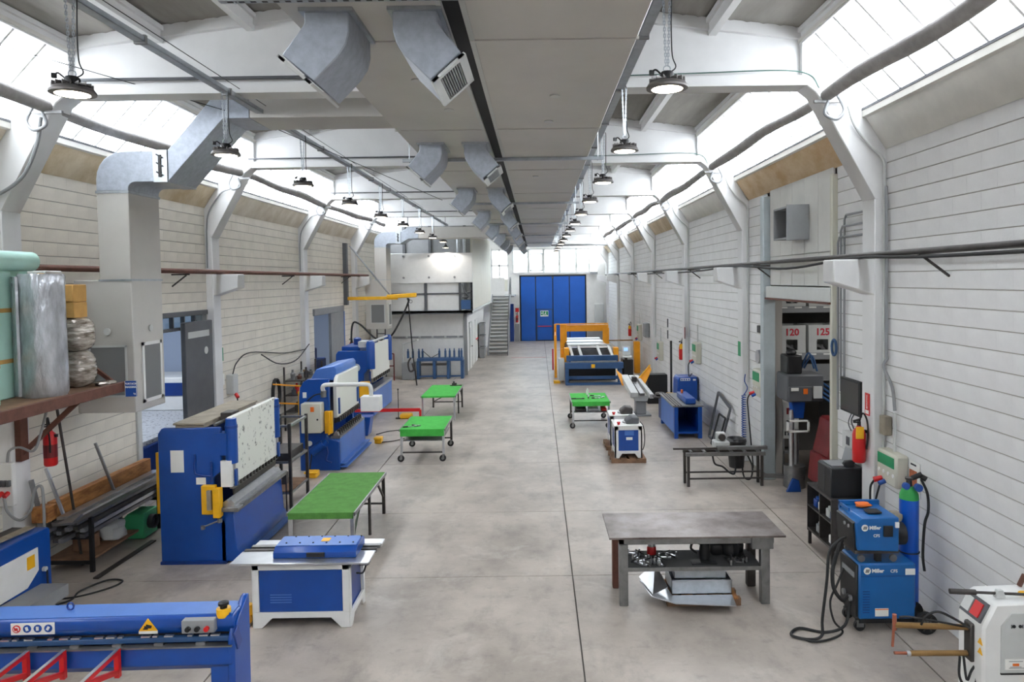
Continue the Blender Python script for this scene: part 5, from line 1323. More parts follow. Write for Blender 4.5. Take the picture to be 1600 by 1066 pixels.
# jib crane and hoses
jb = thing('jib_crane', 'yellow wall jib crane with grey tie rod in front of the booth', 'crane', (-7.0, 26.0, 3.3))
part('beam', B().box(-7.1, 25.94, 3.38, -5.2, 26.06, 3.50), 'yellow', jb, bev=.008)
part('trolley', B().prism([(-5.6, 3.42), (-4.5, 3.46), (-4.5, 3.62), (-5.6, 3.56)], 'y', 25.9, 26.1), 'yellow', jb, bev=.02)
part('tie_rod', B().cyl((-6.95, 26, 5.4), (-5.45, 26, 3.5), .03), 'grey_mid', jb)
part('mast_bracket', B().box(-7.19, 25.9, 3.2, -7.05, 26.1, 5.5), 'grey_dark', jb)
single('hoist_hose', B().tube(spline([(-6.9, 25.7, .9), (-6.85, 25.7, 2.4), (-6.6, 25.8, 2.5), (-6.0, 25.8, 1.95), (-5.5, 25.8, 1.98), (-5.1, 25.9, 2.6), (-4.8, 26.0, 3.3), (-4.85, 26.0, 3.42)]), .035, 8), 'rubber', 'thick black hose drooping from the yellow jib crane', 'hose')
ht = thing('hoist_pendant', 'thin hanging hoist line with hook below the yellow jib trolley', 'hoist', (-4.7, 26, .4))
part('line', B().tube(spline([(-4.82, 26, 3.42), (-4.75, 26, 2.4), (-4.68, 26, 1.4), (-4.55, 26, .15)]), .025, 6), 'rubber', ht)
part('hook', B().tube(spline([(-4.75, 26, 1.2), (-4.85, 25.95, 1.0), (-4.8, 25.95, .7), (-4.65, 25.95, .75), (-4.7, 25.95, 1.0)]), .035, 6), 'dark_steel', ht)
part('ring', B().tube([(-4.72 + .06 * math.cos(a), 26, 3.3 + .06 * math.sin(a)) for a in [k * math.pi / 5 for k in range(11)]], .012, 6), 'steel_mid', ht)
single('bench_lamp', B().tube(spline([(-5.55, 28.6, .5), (-5.55, 28.6, 1.4), (-5.5, 28.6, 1.48), (-5.0, 28.6, 1.62)]), .03, 8).lathe([(.07, 1.6), (.07, 1.68)], 10, (-4.98, 28.6, 0)), 'grey_light', 'thin grey goose-neck lamp standing before the white booth', 'lamp')
rf = thing('roll_former', 'slate blue roll forming bench with upright stands before the booth', 'machine', (-4.1, 29.0, 0))
part('top_beam', B().box(-5.0, 28.7, .74, -3.12, 29.2, .86), 'blue_slate', rf, bev=.01)
for x in (-4.97, -4.3, -3.72, -3.15):
    part('leg', B().box(x - .06, 28.72, 0, x + .06, 29.15, .75), 'blue_slate', rf, bev=.008)
part('lower_rail', B().box(-5.0, 28.74, .08, -3.12, 28.8, .14), 'blue_slate', rf)
for x in (-5.4, -5.2, -4.95, -4.8, -4.1, -3.85, -3.67, -3.48, -3.28, -3.18):
    part('stand', B().box(x - .035, 28.85, .86, x + .035, 29.0, 1.15).box(x - .02, 28.87, 1.15, x + .02, 28.97, 1.24), 'blue_slate', rf)
part('brace', B().bar((-4.75, 28.8, 1.15), (-4.45, 28.8, .88), .025).bar((-4.1, 28.8, 1.05), (-4.4, 28.8, .88), .025), 'dark_steel', rf)
part('drive_unit', B().box(-5.6, 28.5, 0, -5.1, 29.0, .7), 'grey_mid', rf, bev=.02)
part('work_tray', B().box(-4.85, 28.78, .55, -3.8, 29.1, .62), 'dark_steel', rf)

# ================================================================ right side
# heavy welding table
ht_ = thing('welding_table', 'heavy dark steel plate table on thick legs, front right', 'table', (1.9, 8.85, 0))
part('plate', B().box(.84, 8.42, .855, 3.0, 9.32, .88), 'steel_plate', ht_, bev=.003)
part('apron', B().box(.97, 8.5, .76, 2.88, 8.56, .855), 'steel_mid', ht_)
part('apron', B().box(.95, 9.0, .76, 2.88, 9.06, .855), 'dark_steel', ht_)
part('side_beam', B().box(.97, 8.5, .76, 1.03, 9.06, .855), 'rust_brown', ht_)
part('side_beam', B().box(2.76, 8.5, .76, 2.82, 9.06, .855), 'steel_mid', ht_)
for i, (x, y) in enumerate(((1.02, 8.53), (2.77, 8.53), (.99, 9.03), (2.75, 9.03))):
    part('leg', B().box(x - .055, y - .05, 0, x + .055, y + .05, .77), ['steel_mid', 'steel_mid', 'rust_brown', 'dark_steel'][i], ht_, bev=.008)
part('shelf', B().box(1.06, 8.5, .45, 2.73, 9.05, .47), 'felt_mat', ht_)
part('shelf_lip', B().box(1.06, 8.485, .43, 2.73, 8.5, .475), 'steel_mid', ht_)
part('vice_block', B().box(2.6, 8.46, .70, 2.86, 8.52, .86), 'steel_mid', ht_)
rnd = random.Random(21)
for i in range(14):
    x = 1.13 + rnd.uniform(0, .55); y = 8.58 + rnd.uniform(0, .35)
    t = thing('clamp', 'small bright steel clamp in the jumble at the left of the welding table shelf', 'clamp', (x, y, .47), rnd.uniform(0, 360), 'clamps on the welding table shelf')
    part('jaw', B().obox((0, 0, .02), (.16, .025, .02)).obox((.07, 0, .05), (.02, .02, .06)).obox((-.03, 0, .045), (.018, .02, .05), ry=20), 'steel_bright', t, local=True)
    part('handle', B().obox((-.08, 0, .05), (.12, .014, .014), ry=-25), 'black' if i % 3 else 'steel_mid', t, local=True)
sc_ = thing('spray_bottle', 'bottle with a red base and clear top on the welding table shelf', 'bottle', (1.44, 8.95, .47))
part('base', B().lathe([(.06, 0), (.06, .08), (.05, .1)], 14), 'red', sc_, local=True)
part('bottle_top', B().lathe([(.05, .1), (.04, .2), (.04, .24)], 14), 'steel_bright', sc_, local=True)
gk = thing('angle_grinder', 'black power tool standing upright on the right of the shelf', 'power tool', (2.08, 8.75, .47))
part('body', B().lathe([(.065, 0), (.07, .1), (.06, .18), (.055, .26)], 14), 'black', gk, local=True)
part('side_handle', B().tube(spline([(-.06, 0, .2), (-.14, 0, .22), (-.17, 0, .14), (-.1, 0, .08)]), .016, 8), 'black', gk, local=True)
for i, (x, y, r_) in enumerate(((2.26, 8.9, .09), (2.42, 8.85, .1), (2.55, 8.95, .07))):
    t = thing('power_tool', ['black drill lying behind the upright power tool', 'large black grinder at the right rear of the shelf', 'small black tool by the right rear leg'][i], 'power tool', (x, y, .47), 40 * i)
    part('motor', blob(B(), (0, 0, r_), (r_, r_ * 1.2, r_), 12, 8, .08, 30 + i), 'black', t, local=True)
    part('handle', B().tube(spline([(r_ * .6, 0, r_), (r_ * 1.6, .02, r_ * 1.5), (r_ * 2.1, .04, r_ * .6)]), .02, 8), 'rubber', t, local=True)
for i in range(7):
    x = 2.36 + rnd.uniform(0, .22); y = 8.56 + rnd.uniform(0, .12)
    t = thing('clamp', 'small steel clamp heaped at the right front of the welding table shelf', 'clamp', (x, y, .47), rnd.uniform(0, 360), 'clamps at the right of the shelf')
    part('jaw', B().obox((0, 0, .02), (.12, .02, .02)).obox((.05, 0, .045), (.018, .018, .05)), 'steel_mid', t, local=True)
    part('handle', B().obox((-.06, 0, .045), (.1, .012, .012), ry=-30), 'black', t, local=True)
single('steel_plate', B().box(1.88, 8.56, .47, 2.2, 8.7, .485), 'black', 'flat black plate lying at the front of the shelf', 'plate', bev=.004)
# sheet metal under the table
pal = thing('wood_pallet', 'small wooden pallet under the welding table', 'pallet', (2.0, 8.7, 0))
for y in (8.5, 8.72, 8.94): part('runner', B().box(1.55, y - .04, 0, 2.46, y + .04, .09), 'wood_pallet', pal)
for i in range(5): part('board', B().box(1.56 + i * .18, 8.44, .09, 1.7 + i * .18, 9.0, .11), 'wood', pal)
def tray(x0, x1, y0, y1, z0, z1, lb):
    t = thing('sheet_metal_tray', lb, 'tray', ((x0+x1)/2, (y0+y1)/2, z0))
    th = .006
    part('bottom', B().box(x0, y0, z0, x1, y1, z0 + th), 'steel_galv', t)
    for bb in (B().box(x0, y0, z0, x1, y0 + th, z1), B().box(x0, y1 - th, z0, x1, y1, z1), B().box(x0, y0, z0, x0 + th, y1, z1), B().box(x1 - th, y0, z0, x1, y1, z1)):
        part('side', bb, 'steel_galv', t)
    part('rim', B().box(x0 - .01, y0 - .01, z1 - .004, x1 + .01, y0, z1).box(x0 - .01, y1, z1 - .004, x1 + .01, y1 + .01, z1), 'steel_bright', t)
tray(1.62, 2.36, 8.52, 8.98, .125, .3, 'large galvanised tray at the bottom of the stack under the welding table')
tray(1.66, 2.3, 8.56, 8.96, .305, .40, 'smaller galvanised tray on the stack under the welding table')
single('bent_sheet', B().prism([(1.28, 8.95), (1.36, 8.48), (1.62, 8.28), (2.33, 8.2), (2.36, 8.5), (1.62, 8.5), (1.56, 8.98)], 'z', .112, .122), 'steel_bright', 'bent bright sheet metal blank lying under the trays', 'sheet')
single('bent_sheet', B().add([(1.28, 9.0, .14), (1.5, 9.05, .3), (1.58, 8.55, .2), (1.38, 8.5, .13), (1.28, 9.0, .145), (1.5, 9.05, .305), (1.58, 8.55, .205), (1.38, 8.5, .135)], [(0,1,2,3), (7,6,5,4), (0,4,5,1), (1,5,6,2), (2,6,7,3), (3,7,4,0)]), 'steel_bright', 'tilted bright sheet metal flap left of the trays', 'sheet')

# spot welder at the right edge
sw = thing('spot_welder', 'pale grey spot welder with two long brass arms at the right edge', 'machine', (4.05, 5.75, 0))
part('cabinet', B().prism([(3.62, .35), (3.62, 1.2), (3.72, 1.40), (4.45, 1.42), (4.45, .35)], 'y', 5.5, 5.84), 'white_paint', sw, bev=.02)
part('lower_cabinet', B().box(3.66, 5.52, .0, 4.44, 5.82, .35), 'grey_light', sw, bev=.02)
part('door_panel', B().prism([(3.76, .84), (3.76, 1.22), (3.84, 1.32), (4.43, 1.33), (4.43, .84)], 'y', 5.49, 5.5), 'grey_light', sw)
part('door_seam', B().box(3.76, 5.488, .825, 4.43, 5.5, .84), 'black', sw)
part('grip_slot', B().box(3.97, 5.486, 1.24, 4.2, 5.49, 1.27), 'black', sw)
part('lock_pair', B().cyl((3.86, 5.486, 1.22), (3.86, 5.49, 1.22), .014).cyl((3.91, 5.486, 1.22), (3.91, 5.49, 1.22), .014).box(3.838, 5.486, 1.205, 3.843, 5.49, 1.235).box(3.927, 5.486, 1.205, 3.932, 5.49, 1.235), 'black', sw)
npl = part('name_plate', B().box(3.79, 5.485, .87, 3.96, 5.49, .955), 'paper', sw)
part('logo_block', B().box(3.85, 5.482, .90, 3.9, 5.485, .92), 'orange', npl)
part('print_lines', B().box(3.82, 5.483, .935, 3.93, 5.485, .94).box(3.82, 5.483, .88, 3.94, 5.485, .885).box(3.83, 5.483, .89, 3.92, 5.485, .894), 'grey_mid', npl)
part('main_switch', B().box(3.96, 5.48, .68, 4.06, 5.52, .79), 'yellow', sw)
part('switch_knob', B().cyl((4.01, 5.47, .735), (4.01, 5.48, .735), .035), 'red', sw)
cp_ = part('control_panel', B().obox((3.655, 5.67, 1.30), (.02, .26, .17), ry=27), 'grey_dark', sw)
part('display', B().obox((3.643, 5.62, 1.306), (.012, .1, .12), ry=27), 'red', cp_)
part('dial_field', B().obox((3.643, 5.74, 1.306), (.012, .1, .12), ry=27), 'grey_light', cp_)
part('top_lever', B().tube([(3.42, 5.62, 1.455), (3.64, 5.6, 1.45), (4.2, 5.55, 1.44)], .012, 8).cyl((3.42, 5.62, 1.455), (3.62, 5.6, 1.452), .022), 'dark_steel', sw)
part('lever_boss', B().prism([(3.76, 1.42), (3.84, 1.42), (3.82, 1.48), (3.78, 1.48)], 'y', 5.56, 5.6), 'grey_light', sw)
part('round_sticker', B().lathe([(.06, 1.421), (.06, 1.424)], 16, (4.05, 5.62, 0)), 'yellow', sw)
part('rear_knob', B().cyl((4.1, 5.78, 1.42), (4.13, 5.76, 1.52), .02), 'rust_brown', sw)
part('head_block', B().box(3.57, 5.70, .86, 3.63, 5.80, 1.18), 'dark_steel', sw, bev=.01)
ua = part('upper_arm', B().cyl((2.97, 5.75, 1.16), (3.62, 5.75, 1.13), .024, n=14), 'brass', sw)
part('electrode', B().cyl((2.97, 5.75, 1.24), (2.955, 5.75, .98), .011, n=10).cyl((2.97, 5.75, 1.12), (2.97, 5.75, 1.25), .017, n=10), 'copper', ua)
la = part('lower_arm', B().cyl((3.1, 5.75, .92), (3.62, 5.75, .915), .023, n=14), 'brass', sw)
part('tip', B().cyl((2.97, 5.75, .925), (3.1, 5.75, .92), .013, n=10), 'copper', la)
part('tip_holder', B().cyl((3.07, 5.75, .92), (3.12, 5.75, .92), .022, n=10), 'steel_bright', la)
part('upper_hose', B().tube(spline([(3.0, 5.73, 1.235), (3.08, 5.72, 1.24), (3.3, 5.72, 1.2), (3.6, 5.74, 1.13)]), .009, 6), 'rubber', sw)
part('upper_hose', B().tube(spline([(3.18, 5.73, 1.17), (3.2, 5.7, 1.25), (3.3, 5.7, 1.29), (3.45, 5.7, 1.22), (3.6, 5.72, 1.12)]), .010, 6), 'rubber', sw)
part('lower_hose', B().tube(spline([(3.5, 5.73, .9), (3.48, 5.7, .75), (3.53, 5.68, .66), (3.6, 5.68, .7), (3.62, 5.7, .86)]), .010, 6), 'rubber', sw)
part('lower_hose', B().tube(spline([(3.53, 5.73, .9), (3.54, 5.7, .72), (3.58, 5.7, .8), (3.66, 5.72, .88)]), .010, 6), 'rubber', sw)
part('warning_labels', B().prism([(5.5, 1.06), (5.56, 1.06), (5.53, 1.11)], 'x', 3.612, 3.618).prism([(5.5, .98), (5.56, .98), (5.53, 1.03)], 'x', 3.612, 3.618), 'yellow', sw)

for o_ in [x for x in bpy.data.objects if x.parent == sw]:
    arm_ = o_.name.split('.')[0] in ('upper_arm', 'lower_arm', 'upper_hose', 'lower_hose', 'head_block')
    o_.location = Vector(o_.location) + (Vector((-.06, -.09, 0)) if arm_ else Vector((-.08, 0, 0)))
# welding set: power source, wire feeder, gas bottle
ps = thing('welding_power_source', 'large blue wheeled welding power source under the wire feeder', 'welder', (3.9, 7.95, 0))
part('case', B().box(3.58, 7.74, .16, 4.22, 8.2, .8), 'blue_miller', ps, bev=.018)
part('front_panel', B().box(3.555, 7.76, .18, 3.585, 8.18, .78), 'black', ps, bev=.01)
part('front_controls', B().box(3.545, 7.8, .62, 3.556, 8.1, .68).cyl((3.53, 7.88, .35), (3.56, 7.88, .35), .035).cyl((3.53, 8.05, .35), (3.56, 8.05, .35), .035), 'grey_mid', ps)
part('seam', B().box(3.6, 7.737, .655, 4.2, 7.741, .66), 'blue_deep', ps)
for i in range(9): part('vent_slot', B().box(3.62, 7.736, .24 + i * .03, 3.7, 7.741, .247 + i * .03), 'blue_deep', ps)
part('data_label', B().box(3.76, 7.736, .2, 3.91, 7.74, .29), 'paper', ps)
part('caution_label', B().box(4.1, 7.736, .67, 4.21, 7.74, .74), 'paper', ps)
part('label_header', B().box(3.76, 7.734, .275, 3.91, 7.737, .285), 'orange', ps)
def logo(par, x, y, z, k):
    l = part('logo_disc', B().cyl((x, y - .003, z), (x, y, z), .042 * k, n=24), 'paper', par)
    for i in range(3):
        part('logo_stroke', B().add([(x + (-.024 + i * .015) * k, y - .005, z - .02 * k), (x + (-.014 + i * .015) * k, y - .005, z - .02 * k), (x + (-.002 + i * .015) * k, y - .005, z + .02 * k), (x + (-.012 + i * .015) * k, y - .005, z + .02 * k)], [(0, 1, 2, 3)]), 'black', l)
    text('Miller', .062 * k, 'lettering_white', par, (x + .125 * k, y - .004, z), bold=.0022)
logo(ps, 3.67, 7.738, .72, .95)
text('CFS', .05, 'lettering_white', ps, (3.97, 7.735, .715), bold=.001)
part('axle_base', B().box(3.6, 7.78, .1, 4.35, 8.16, .16), 'black', ps)
for y in (7.82, 8.12):
    c = part('caster', B().cyl((3.62, y - .02, .06), (3.62, y + .02, .06), .06, n=16), 'rubber', ps)
    part('caster_fork', B().box(3.58, y - .03, .05, 3.66, y - .024, .13).box(3.58, y + .024, .05, 3.66, y + .03, .13), 'steel_mid', c)
    w = part('rear_wheel', B().cyl((4.33, y - .12, .12), (4.33, y - .06, .12), .12, n=24), 'rubber', ps)
    part('hub', B().cyl((4.33, y - .125, .12), (4.33, y - .12, .12), .05, n=16), 'grey_dark', w)
    for k in range(6):
        a = k * math.pi / 3
        part('spoke', B().bar((4.33, y - .124, .12), (4.33 + .09 * math.cos(a), y - .124, .12 + .09 * math.sin(a)), .012), 'dark_steel', w)
part('bottle_platform', B().box(4.22, 7.95, .05, 4.46, 8.25, .09), 'black', ps)
wfd = thing('wire_feeder', 'smaller blue wire feeder box standing on the welding power source', 'wire feeder', (3.76, 7.95, .82), -4)
part('case', B().prism([(3.55, .96), (3.53, 1.27), (3.6, 1.33), (4.02, 1.33), (4.02, .94)], 'y', 7.72, 8.2), 'blue_miller', wfd, bev=.012)
part('front_panel', B().prism([(3.53, .95), (3.51, 1.26), (3.55, 1.28), (3.57, .96)], 'y', 7.75, 8.18), 'black', wfd)
part('base_frame', B().box(3.55, 7.78, .90, 4.05, 8.15, .94), 'dark_steel', wfd)
for (x, y) in ((3.62, 7.78), (3.98, 7.78), (3.62, 8.12), (3.98, 8.12)):
    part('caster', B().cyl((x, y - .015, .85), (x, y + .015, .85), .04, n=12), 'grey_dark', wfd)
part('swivel', B().box(3.8, 7.8, .8, 3.86, 7.86, .92), 'black', wfd)
part('hatch', B().box(3.84, 7.70, 1.12, 3.94, 7.725, 1.24), 'black', wfd)
part('sticker', B().box(3.97, 7.70, 1.22, 4.01, 7.722, 1.28), 'paper', wfd)
logo(wfd, 3.63, 7.712, 1.22, .9)
text('CFS', .045, 'lettering_white', wfd, (3.76, 7.708, 1.13), bold=.001)
for y in (7.85, 7.95): part('control_dial', B().cyl((3.50, y, 1.2), (3.53, y, 1.2), .02), 'grey_mid', wfd)
part('top_tray', B().box(3.55, 8.18, 1.28, 4.02, 8.22, 1.38).box(3.55, 7.95, 1.33, 3.57, 8.22, 1.37), 'blue_miller', wfd)
single('remote_control', B().box(3.72, 7.82, 1.34, 3.88, 7.95, 1.362), 'black', 'flat black remote lying on top of the wire feeder', 'remote', bev=.008)
single('orange_gloves', blob(B(), (3.78, 8.08, 1.362), (.09, .06, .028), 10, 6, .2, 41), 'orange', 'orange glove crumpled on top of the wire feeder', 'glove')
single('wire_drum', B().cyl((4.06, 8.0, 1.05), (4.2, 8.0, 1.05), .13, n=20), 'black', 'black wire spool drum behind the wire feeder', 'spool')
single('leather_glove', blob(B(), (4.12, 8.02, 1.24), (.07, .07, .06), 10, 6, .2, 44), 'cover_tan', 'worn tan leather glove on the wire spool drum', 'glove')
gbt = thing('gas_bottle', 'tall blue gas bottle with green shoulder beside the welding set', 'gas bottle', (4.33, 8.1, .09))
part('cylinder', B().lathe([(.1, .09), (.105, .12), (.105, 1.42)], 24, (4.33, 8.1, 0)), 'blue_bottle', gbt)
part('shoulder', B().lathe([(.105, 1.42), (.1, 1.48), (.075, 1.54), (.04, 1.57)], 24, (4.33, 8.1, 0)), 'green_bright', gbt)
part('valve', B().lathe([(.035, 1.56), (.03, 1.64), (.045, 1.65), (.045, 1.67)], 12, (4.33, 8.1, 0)), 'dark_steel', gbt)
part('regulator', B().cyl((4.24, 8.02, 1.6), (4.24, 7.98, 1.6), .04, n=14).cyl((4.38, 8.02, 1.58), (4.38, 7.97, 1.58), .045, n=14), 'blue', gbt)
part('gauge', B().cyl((4.36, 8.1, 1.66), (4.46, 8.06, 1.72), .03).cyl((4.44, 8.08, 1.7), (4.5, 8.04, 1.66), .03), 'black', gbt)
part('hose', B().tube(spline([(4.45, 8.06, 1.66), (4.5, 8.02, 1.5), (4.5, 8.0, 1.3), (4.46, 8.0, 1.15), (4.44, 8.0, .8), (4.46, 8.0, .6)]), .016, 8), 'rubber', gbt)
part('chain_strap', B().tube([(4.33 + .11 * math.cos(a), 8.1 + .11 * math.sin(a), .8) for a in [k * math.pi / 8 for k in range(17)]], .008, 6), 'black', gbt)
single('torch_cable', B().tube(spline([(3.5, 7.9, 1.05), (3.4, 7.85, 1.03), (3.27, 7.8, .92), (3.22, 7.75, .6), (3.15, 7.7, .2), (3.12, 7.65, .03), (2.95, 7.6, .02), (2.8, 7.7, .02), (2.95, 7.85, .02), (3.2, 7.75, .02), (3.4, 7.7, .12), (3.53, 7.86, .3)]), .016, 8), 'rubber', 'long black torch cable looping from the wire feeder to the floor', 'cable')
single('torch_cable', B().tube(spline([(3.5, 8.0, .98), (3.42, 7.92, .9), (3.33, 7.85, .7), (3.32, 7.8, .5), (3.42, 7.8, .36), (3.55, 7.95, .35)]), .022, 8), 'rubber', 'thick black hose arching from the feeder to the power source', 'hose')
single('torch_cable', B().tube(spline([(3.54, 8.05, .62), (3.4, 7.9, .5), (3.28, 7.8, .35), (3.3, 7.75, .15), (3.4, 7.75, .02), (3.2, 7.6, .02), (3.0, 7.55, .02), (2.9, 7.62, .015)]), .012, 8), 'rubber', 'thin black lead trailing from the power source front to the floor', 'cable')

# shelf cart with computer case at the pilaster
ct = thing('shelf_cart', 'dark open steel shelf cabinet beside the near right pilaster', 'cabinet', (4.3, 10.0, 0))
part('top', B().box(4.05, 9.62, .9, 4.55, 10.45, .93), 'dark_steel', ct)
part('bottom_shelf', B().box(4.05, 9.62, .22, 4.55, 10.45, .25), 'dark_steel', ct)
part('middle_shelf', B().box(4.05, 9.62, .58, 4.55, 10.45, .6), 'dark_steel', ct)
part('back', B().box(4.53, 9.62, .22, 4.55, 10.45, .9), 'dark_steel', ct)
part('end_panel', B().box(4.05, 9.6, .2, 4.55, 9.62, .93), 'dark_steel', ct)
part('end_panel', B().box(4.05, 10.45, .2, 4.55, 10.47, .93), 'dark_steel', ct)
part('divider', B().box(4.05, 10.0, .25, 4.53, 10.02, .9), 'dark_steel', ct)
for (x, y) in ((4.08, 9.63), (4.52, 9.63), (4.08, 10.44), (4.52, 10.44)): part('leg', B().box(x - .02, y - .02, 0, x + .02, y + .02, .22), 'dark_steel', ct)
for i, (y, z, m_) in enumerate(((10.12, .6, 'paper'), (10.3, .6, 'blue'), (9.7, .6, 'blue_slate'), (9.85, .6, 'grey_light'), (9.75, .25, 'white_paint'), (10.2, .25, 'grey_mid'))):
    single('stored_item', B().box(4.1, y - .06, z, 4.4, y + .06, z + .12).box(4.12, y - .05, z + .12, 4.35, y + .03, z + .16), m_, ['white packet on the upper far shelf of the dark cabinet', 'blue case on the upper far shelf of the dark cabinet', 'slate box on the upper near shelf of the dark cabinet', 'pale grey box on the upper near shelf of the dark cabinet', 'white box on the lower near shelf of the dark cabinet', 'grey box on the lower far shelf of the dark cabinet'][i], 'box', bev=.01)
pc = thing('black_cabinet', 'large black box cabinet standing on the dark shelf cabinet', 'cabinet', (4.3, 9.95, .93))
part('case', B().box(4.08, 9.68, .93, 4.54, 10.15, 1.34), 'black', pc, bev=.012)
part('top_panel', B().box(4.09, 9.69, 1.34, 4.53, 10.14, 1.35), 'grey_dark', pc)
part('door_seam', B().box(4.074, 9.9, .96, 4.082, 9.905, 1.32), 'grey_dark', pc)
single('laptop', B().box(4.12, 9.75, 1.352, 4.4, 10.05, 1.37).obox((4.42, 9.9, 1.47), (.012, .3, .2), ry=15), 'grey_mid', 'grey open laptop on top of the black box cabinet', 'laptop', bev=.004)
single('cable_tangle', blob(B(), (4.35, 9.72, 1.40), (.08, .05, .05), 10, 6, .25, 51), 'black', 'tangled black cables in front of the laptop', 'cables')
tv = thing('wall_monitor', 'dark flat screen on the wall strip right of the tool store opening', 'monitor', (4.5, 10.1, 2.05))
part('bezel', B().box(4.50, 9.72, 2.05, 4.55, 10.35, 2.55), 'black', tv, bev=.006)
part('screen', B().box(4.494, 9.75, 2.08, 4.50, 10.32, 2.52), 'screen', tv)
part('wall_mount', B().box(4.55, 9.95, 2.2, 4.62, 10.1, 2.4), 'dark_steel', tv)
extinguisher((4.36, 9.44, 1.5), 'red fire extinguisher with yellow tag on the near right pilaster')
rs = thing('red_notice', 'narrow red fire extinguisher notice on the near right pilaster', 'sign', (4.455, 9.4, 2.2))
part('plate', B().box(4.448, 9.33, 2.15, 4.456, 9.46, 2.45), 'red', rs)
tx_ = text('ESTINTORE', .036, 'lettering_white', rs, (4.447, 9.4, 2.33), face='-x', bold=.001)
tx_.data.transform(Matrix.Translation((0, 0, .13)) @ Matrix.Rotation(math.radians(-90), 4, 'X') @ Matrix.Translation((0, 0, -.13)))
part('pictogram', B().box(4.446, 9.35, 2.17, 4.449, 9.44, 2.22), 'paper', rs)
wc = thing('wall_controller', 'white intercom box with hanging wires below the wall monitor', 'wall box', (4.5, 10.2, 1.55))
part('case', B().box(4.46, 9.9, 1.5, 4.62, 10.2, 1.78), 'grey_light', wc, bev=.012)
part('panel', B().box(4.452, 9.95, 1.6, 4.46, 10.05, 1.72), 'grey_dark', wc)
part('wires', B().tube(spline([(4.55, 10.0, 2.05), (4.5, 9.98, 1.95), (4.55, 9.96, 1.78)]), .01, 6).tube(spline([(4.56, 10.1, 2.05), (4.52, 10.12, 1.9), (4.55, 10.1, 1.78)]), .008, 6).tube(spline([(4.55, 10.05, 1.5), (4.52, 10.05, 1.4), (4.5, 9.95, 1.36)]), .01, 6), 'grey_dark', wc)

def socket_box(y, z, label, w=.42, h=.4, e=.0, cable=True, zc=None):
    """grey-green industrial socket box on the right wall with green lid and plugs"""
    x = XR - e
    t = thing('socket_box', label, 'electrical box', (x - .08, y, z), 0, 'socket boxes on the right wall')
    part('case', B().box(x - .17, y - w/2, z, x, y + w/2, z + h), 'grey_beige', t, bev=.025)
    part('green_lid', B().box(x - .178, y - w/2 + .05, z + h * .58, x - .168, y + w/2 - .04, z + h * .9), 'green_exit', t)
    for i in range(4): part('socket', B().cyl((x - .178, y - w * .36 + i * w * .24, z + h * .36), (x - .168, y - w * .36 + i * w * .24, z + h * .36), .025, n=10), 'white_paint', t)
    pr_ = part('red_plug', B().cyl((x - .17, y + w * .2, z + h * .12), (x - .27, y + w * .25, z + h * .06), .035, n=10), 'red', t)
    part('blue_plug', B().cyl((x - .17, y + w * .05, z + h * .08), (x - .25, y + w * .06, z + h * .0), .03, n=10), 'blue', t)
    if cable:
        part('lead', B().tube(spline([(x - .26, y + w * .25, z + h * .05), (x - .3, y + w * .3, z - .1), (x - .28, y + w * .3, z - .4), (x - .2, y + w * .2, zc if zc is not None else .1)]), .014, 6), 'rubber', t)
    part('conduit', B().cyl((x - .06, y, z + h), (x - .06, y, z + h + .5), .02, n=8), 'grey_light', t)
    return t
socket_box(8.88, 1.36, 'grey-green socket box with red and blue plugs above the welding set', .5, .42, zc=1.33)
socket_box(14.2, 1.6, 'grey-green socket box with long cable beside the tool store post', .5, .55)
socket_box(19.85, 1.6, 'grey-green socket box above the blue cabinet on the right wall', .5, .6, zc=1.3)
socket_box(25.8, 1.0, 'grey-green socket box farther along the right wall', .5, .7, cable=False)
socket_box(31.0, 1.3, 'far grey-green socket box on the right wall beside the yellow line', .5, .7, cable=False)
single('brown_cover', B().box(4.5, 9.02, 1.95, 4.6, 9.17, 2.2), 'cover_tan', 'small brown cover box on the wall above the near socket box', 'wall box', bev=.01)
cal = thing('wall_calendar', 'narrow wall calendar with brown picture beside the gas bottle', 'calendar', (4.6, 8.5, 1.3))
part('sheet', B().box(4.598, 8.36, 1.32, 4.606, 8.6, 1.75), 'paper', cal)
part('picture', B().box(4.594, 8.42, 1.33, 4.599, 8.59, 1.64), 'skin_print', cal)
part('heading', B().box(4.594, 8.44, 1.70, 4.599, 8.56, 1.72), 'dark_gap', cal)
single('wall_conduit', B().tube(spline([(4.56, 9.12, 5.2), (4.57, 9.12, 4.0), (4.57, 9.12, 3.0)], 4) + spline([(4.57, 9.1, 2.95), (4.5, 9.05, 2.85), (4.56, 8.95, 2.6), (4.57, 8.9, 2.3)], 4), .02, 8), 'grey_mid', 'grey conduit with a bent flexible end above the near socket box', 'conduit')
single('green_board', B().box(4.45, 15.3, 2.3, 4.458, 15.48, 2.62), 'green_exit', 'narrow green safety board on the second right pilaster', 'sign')
single('bracket_box', B().box(4.5, 14.1, 2.9, 4.6, 14.3, 3.05), 'dark_steel', 'small dark bracket box high beside the tool store post', 'wall box', bev=.01)
ms = thing('wall_siren', 'round chrome wall siren beside the tool store post', 'siren', (4.5, 14.15, 2.3))
part('dome', B().cyl((4.46, 14.15, 2.42), (4.6, 14.15, 2.42), .14, n=20), 'steel_bright', ms)
part('mount', B().box(4.58, 14.05, 2.2, 4.62, 14.25, 2.6), 'grey_mid', ms)

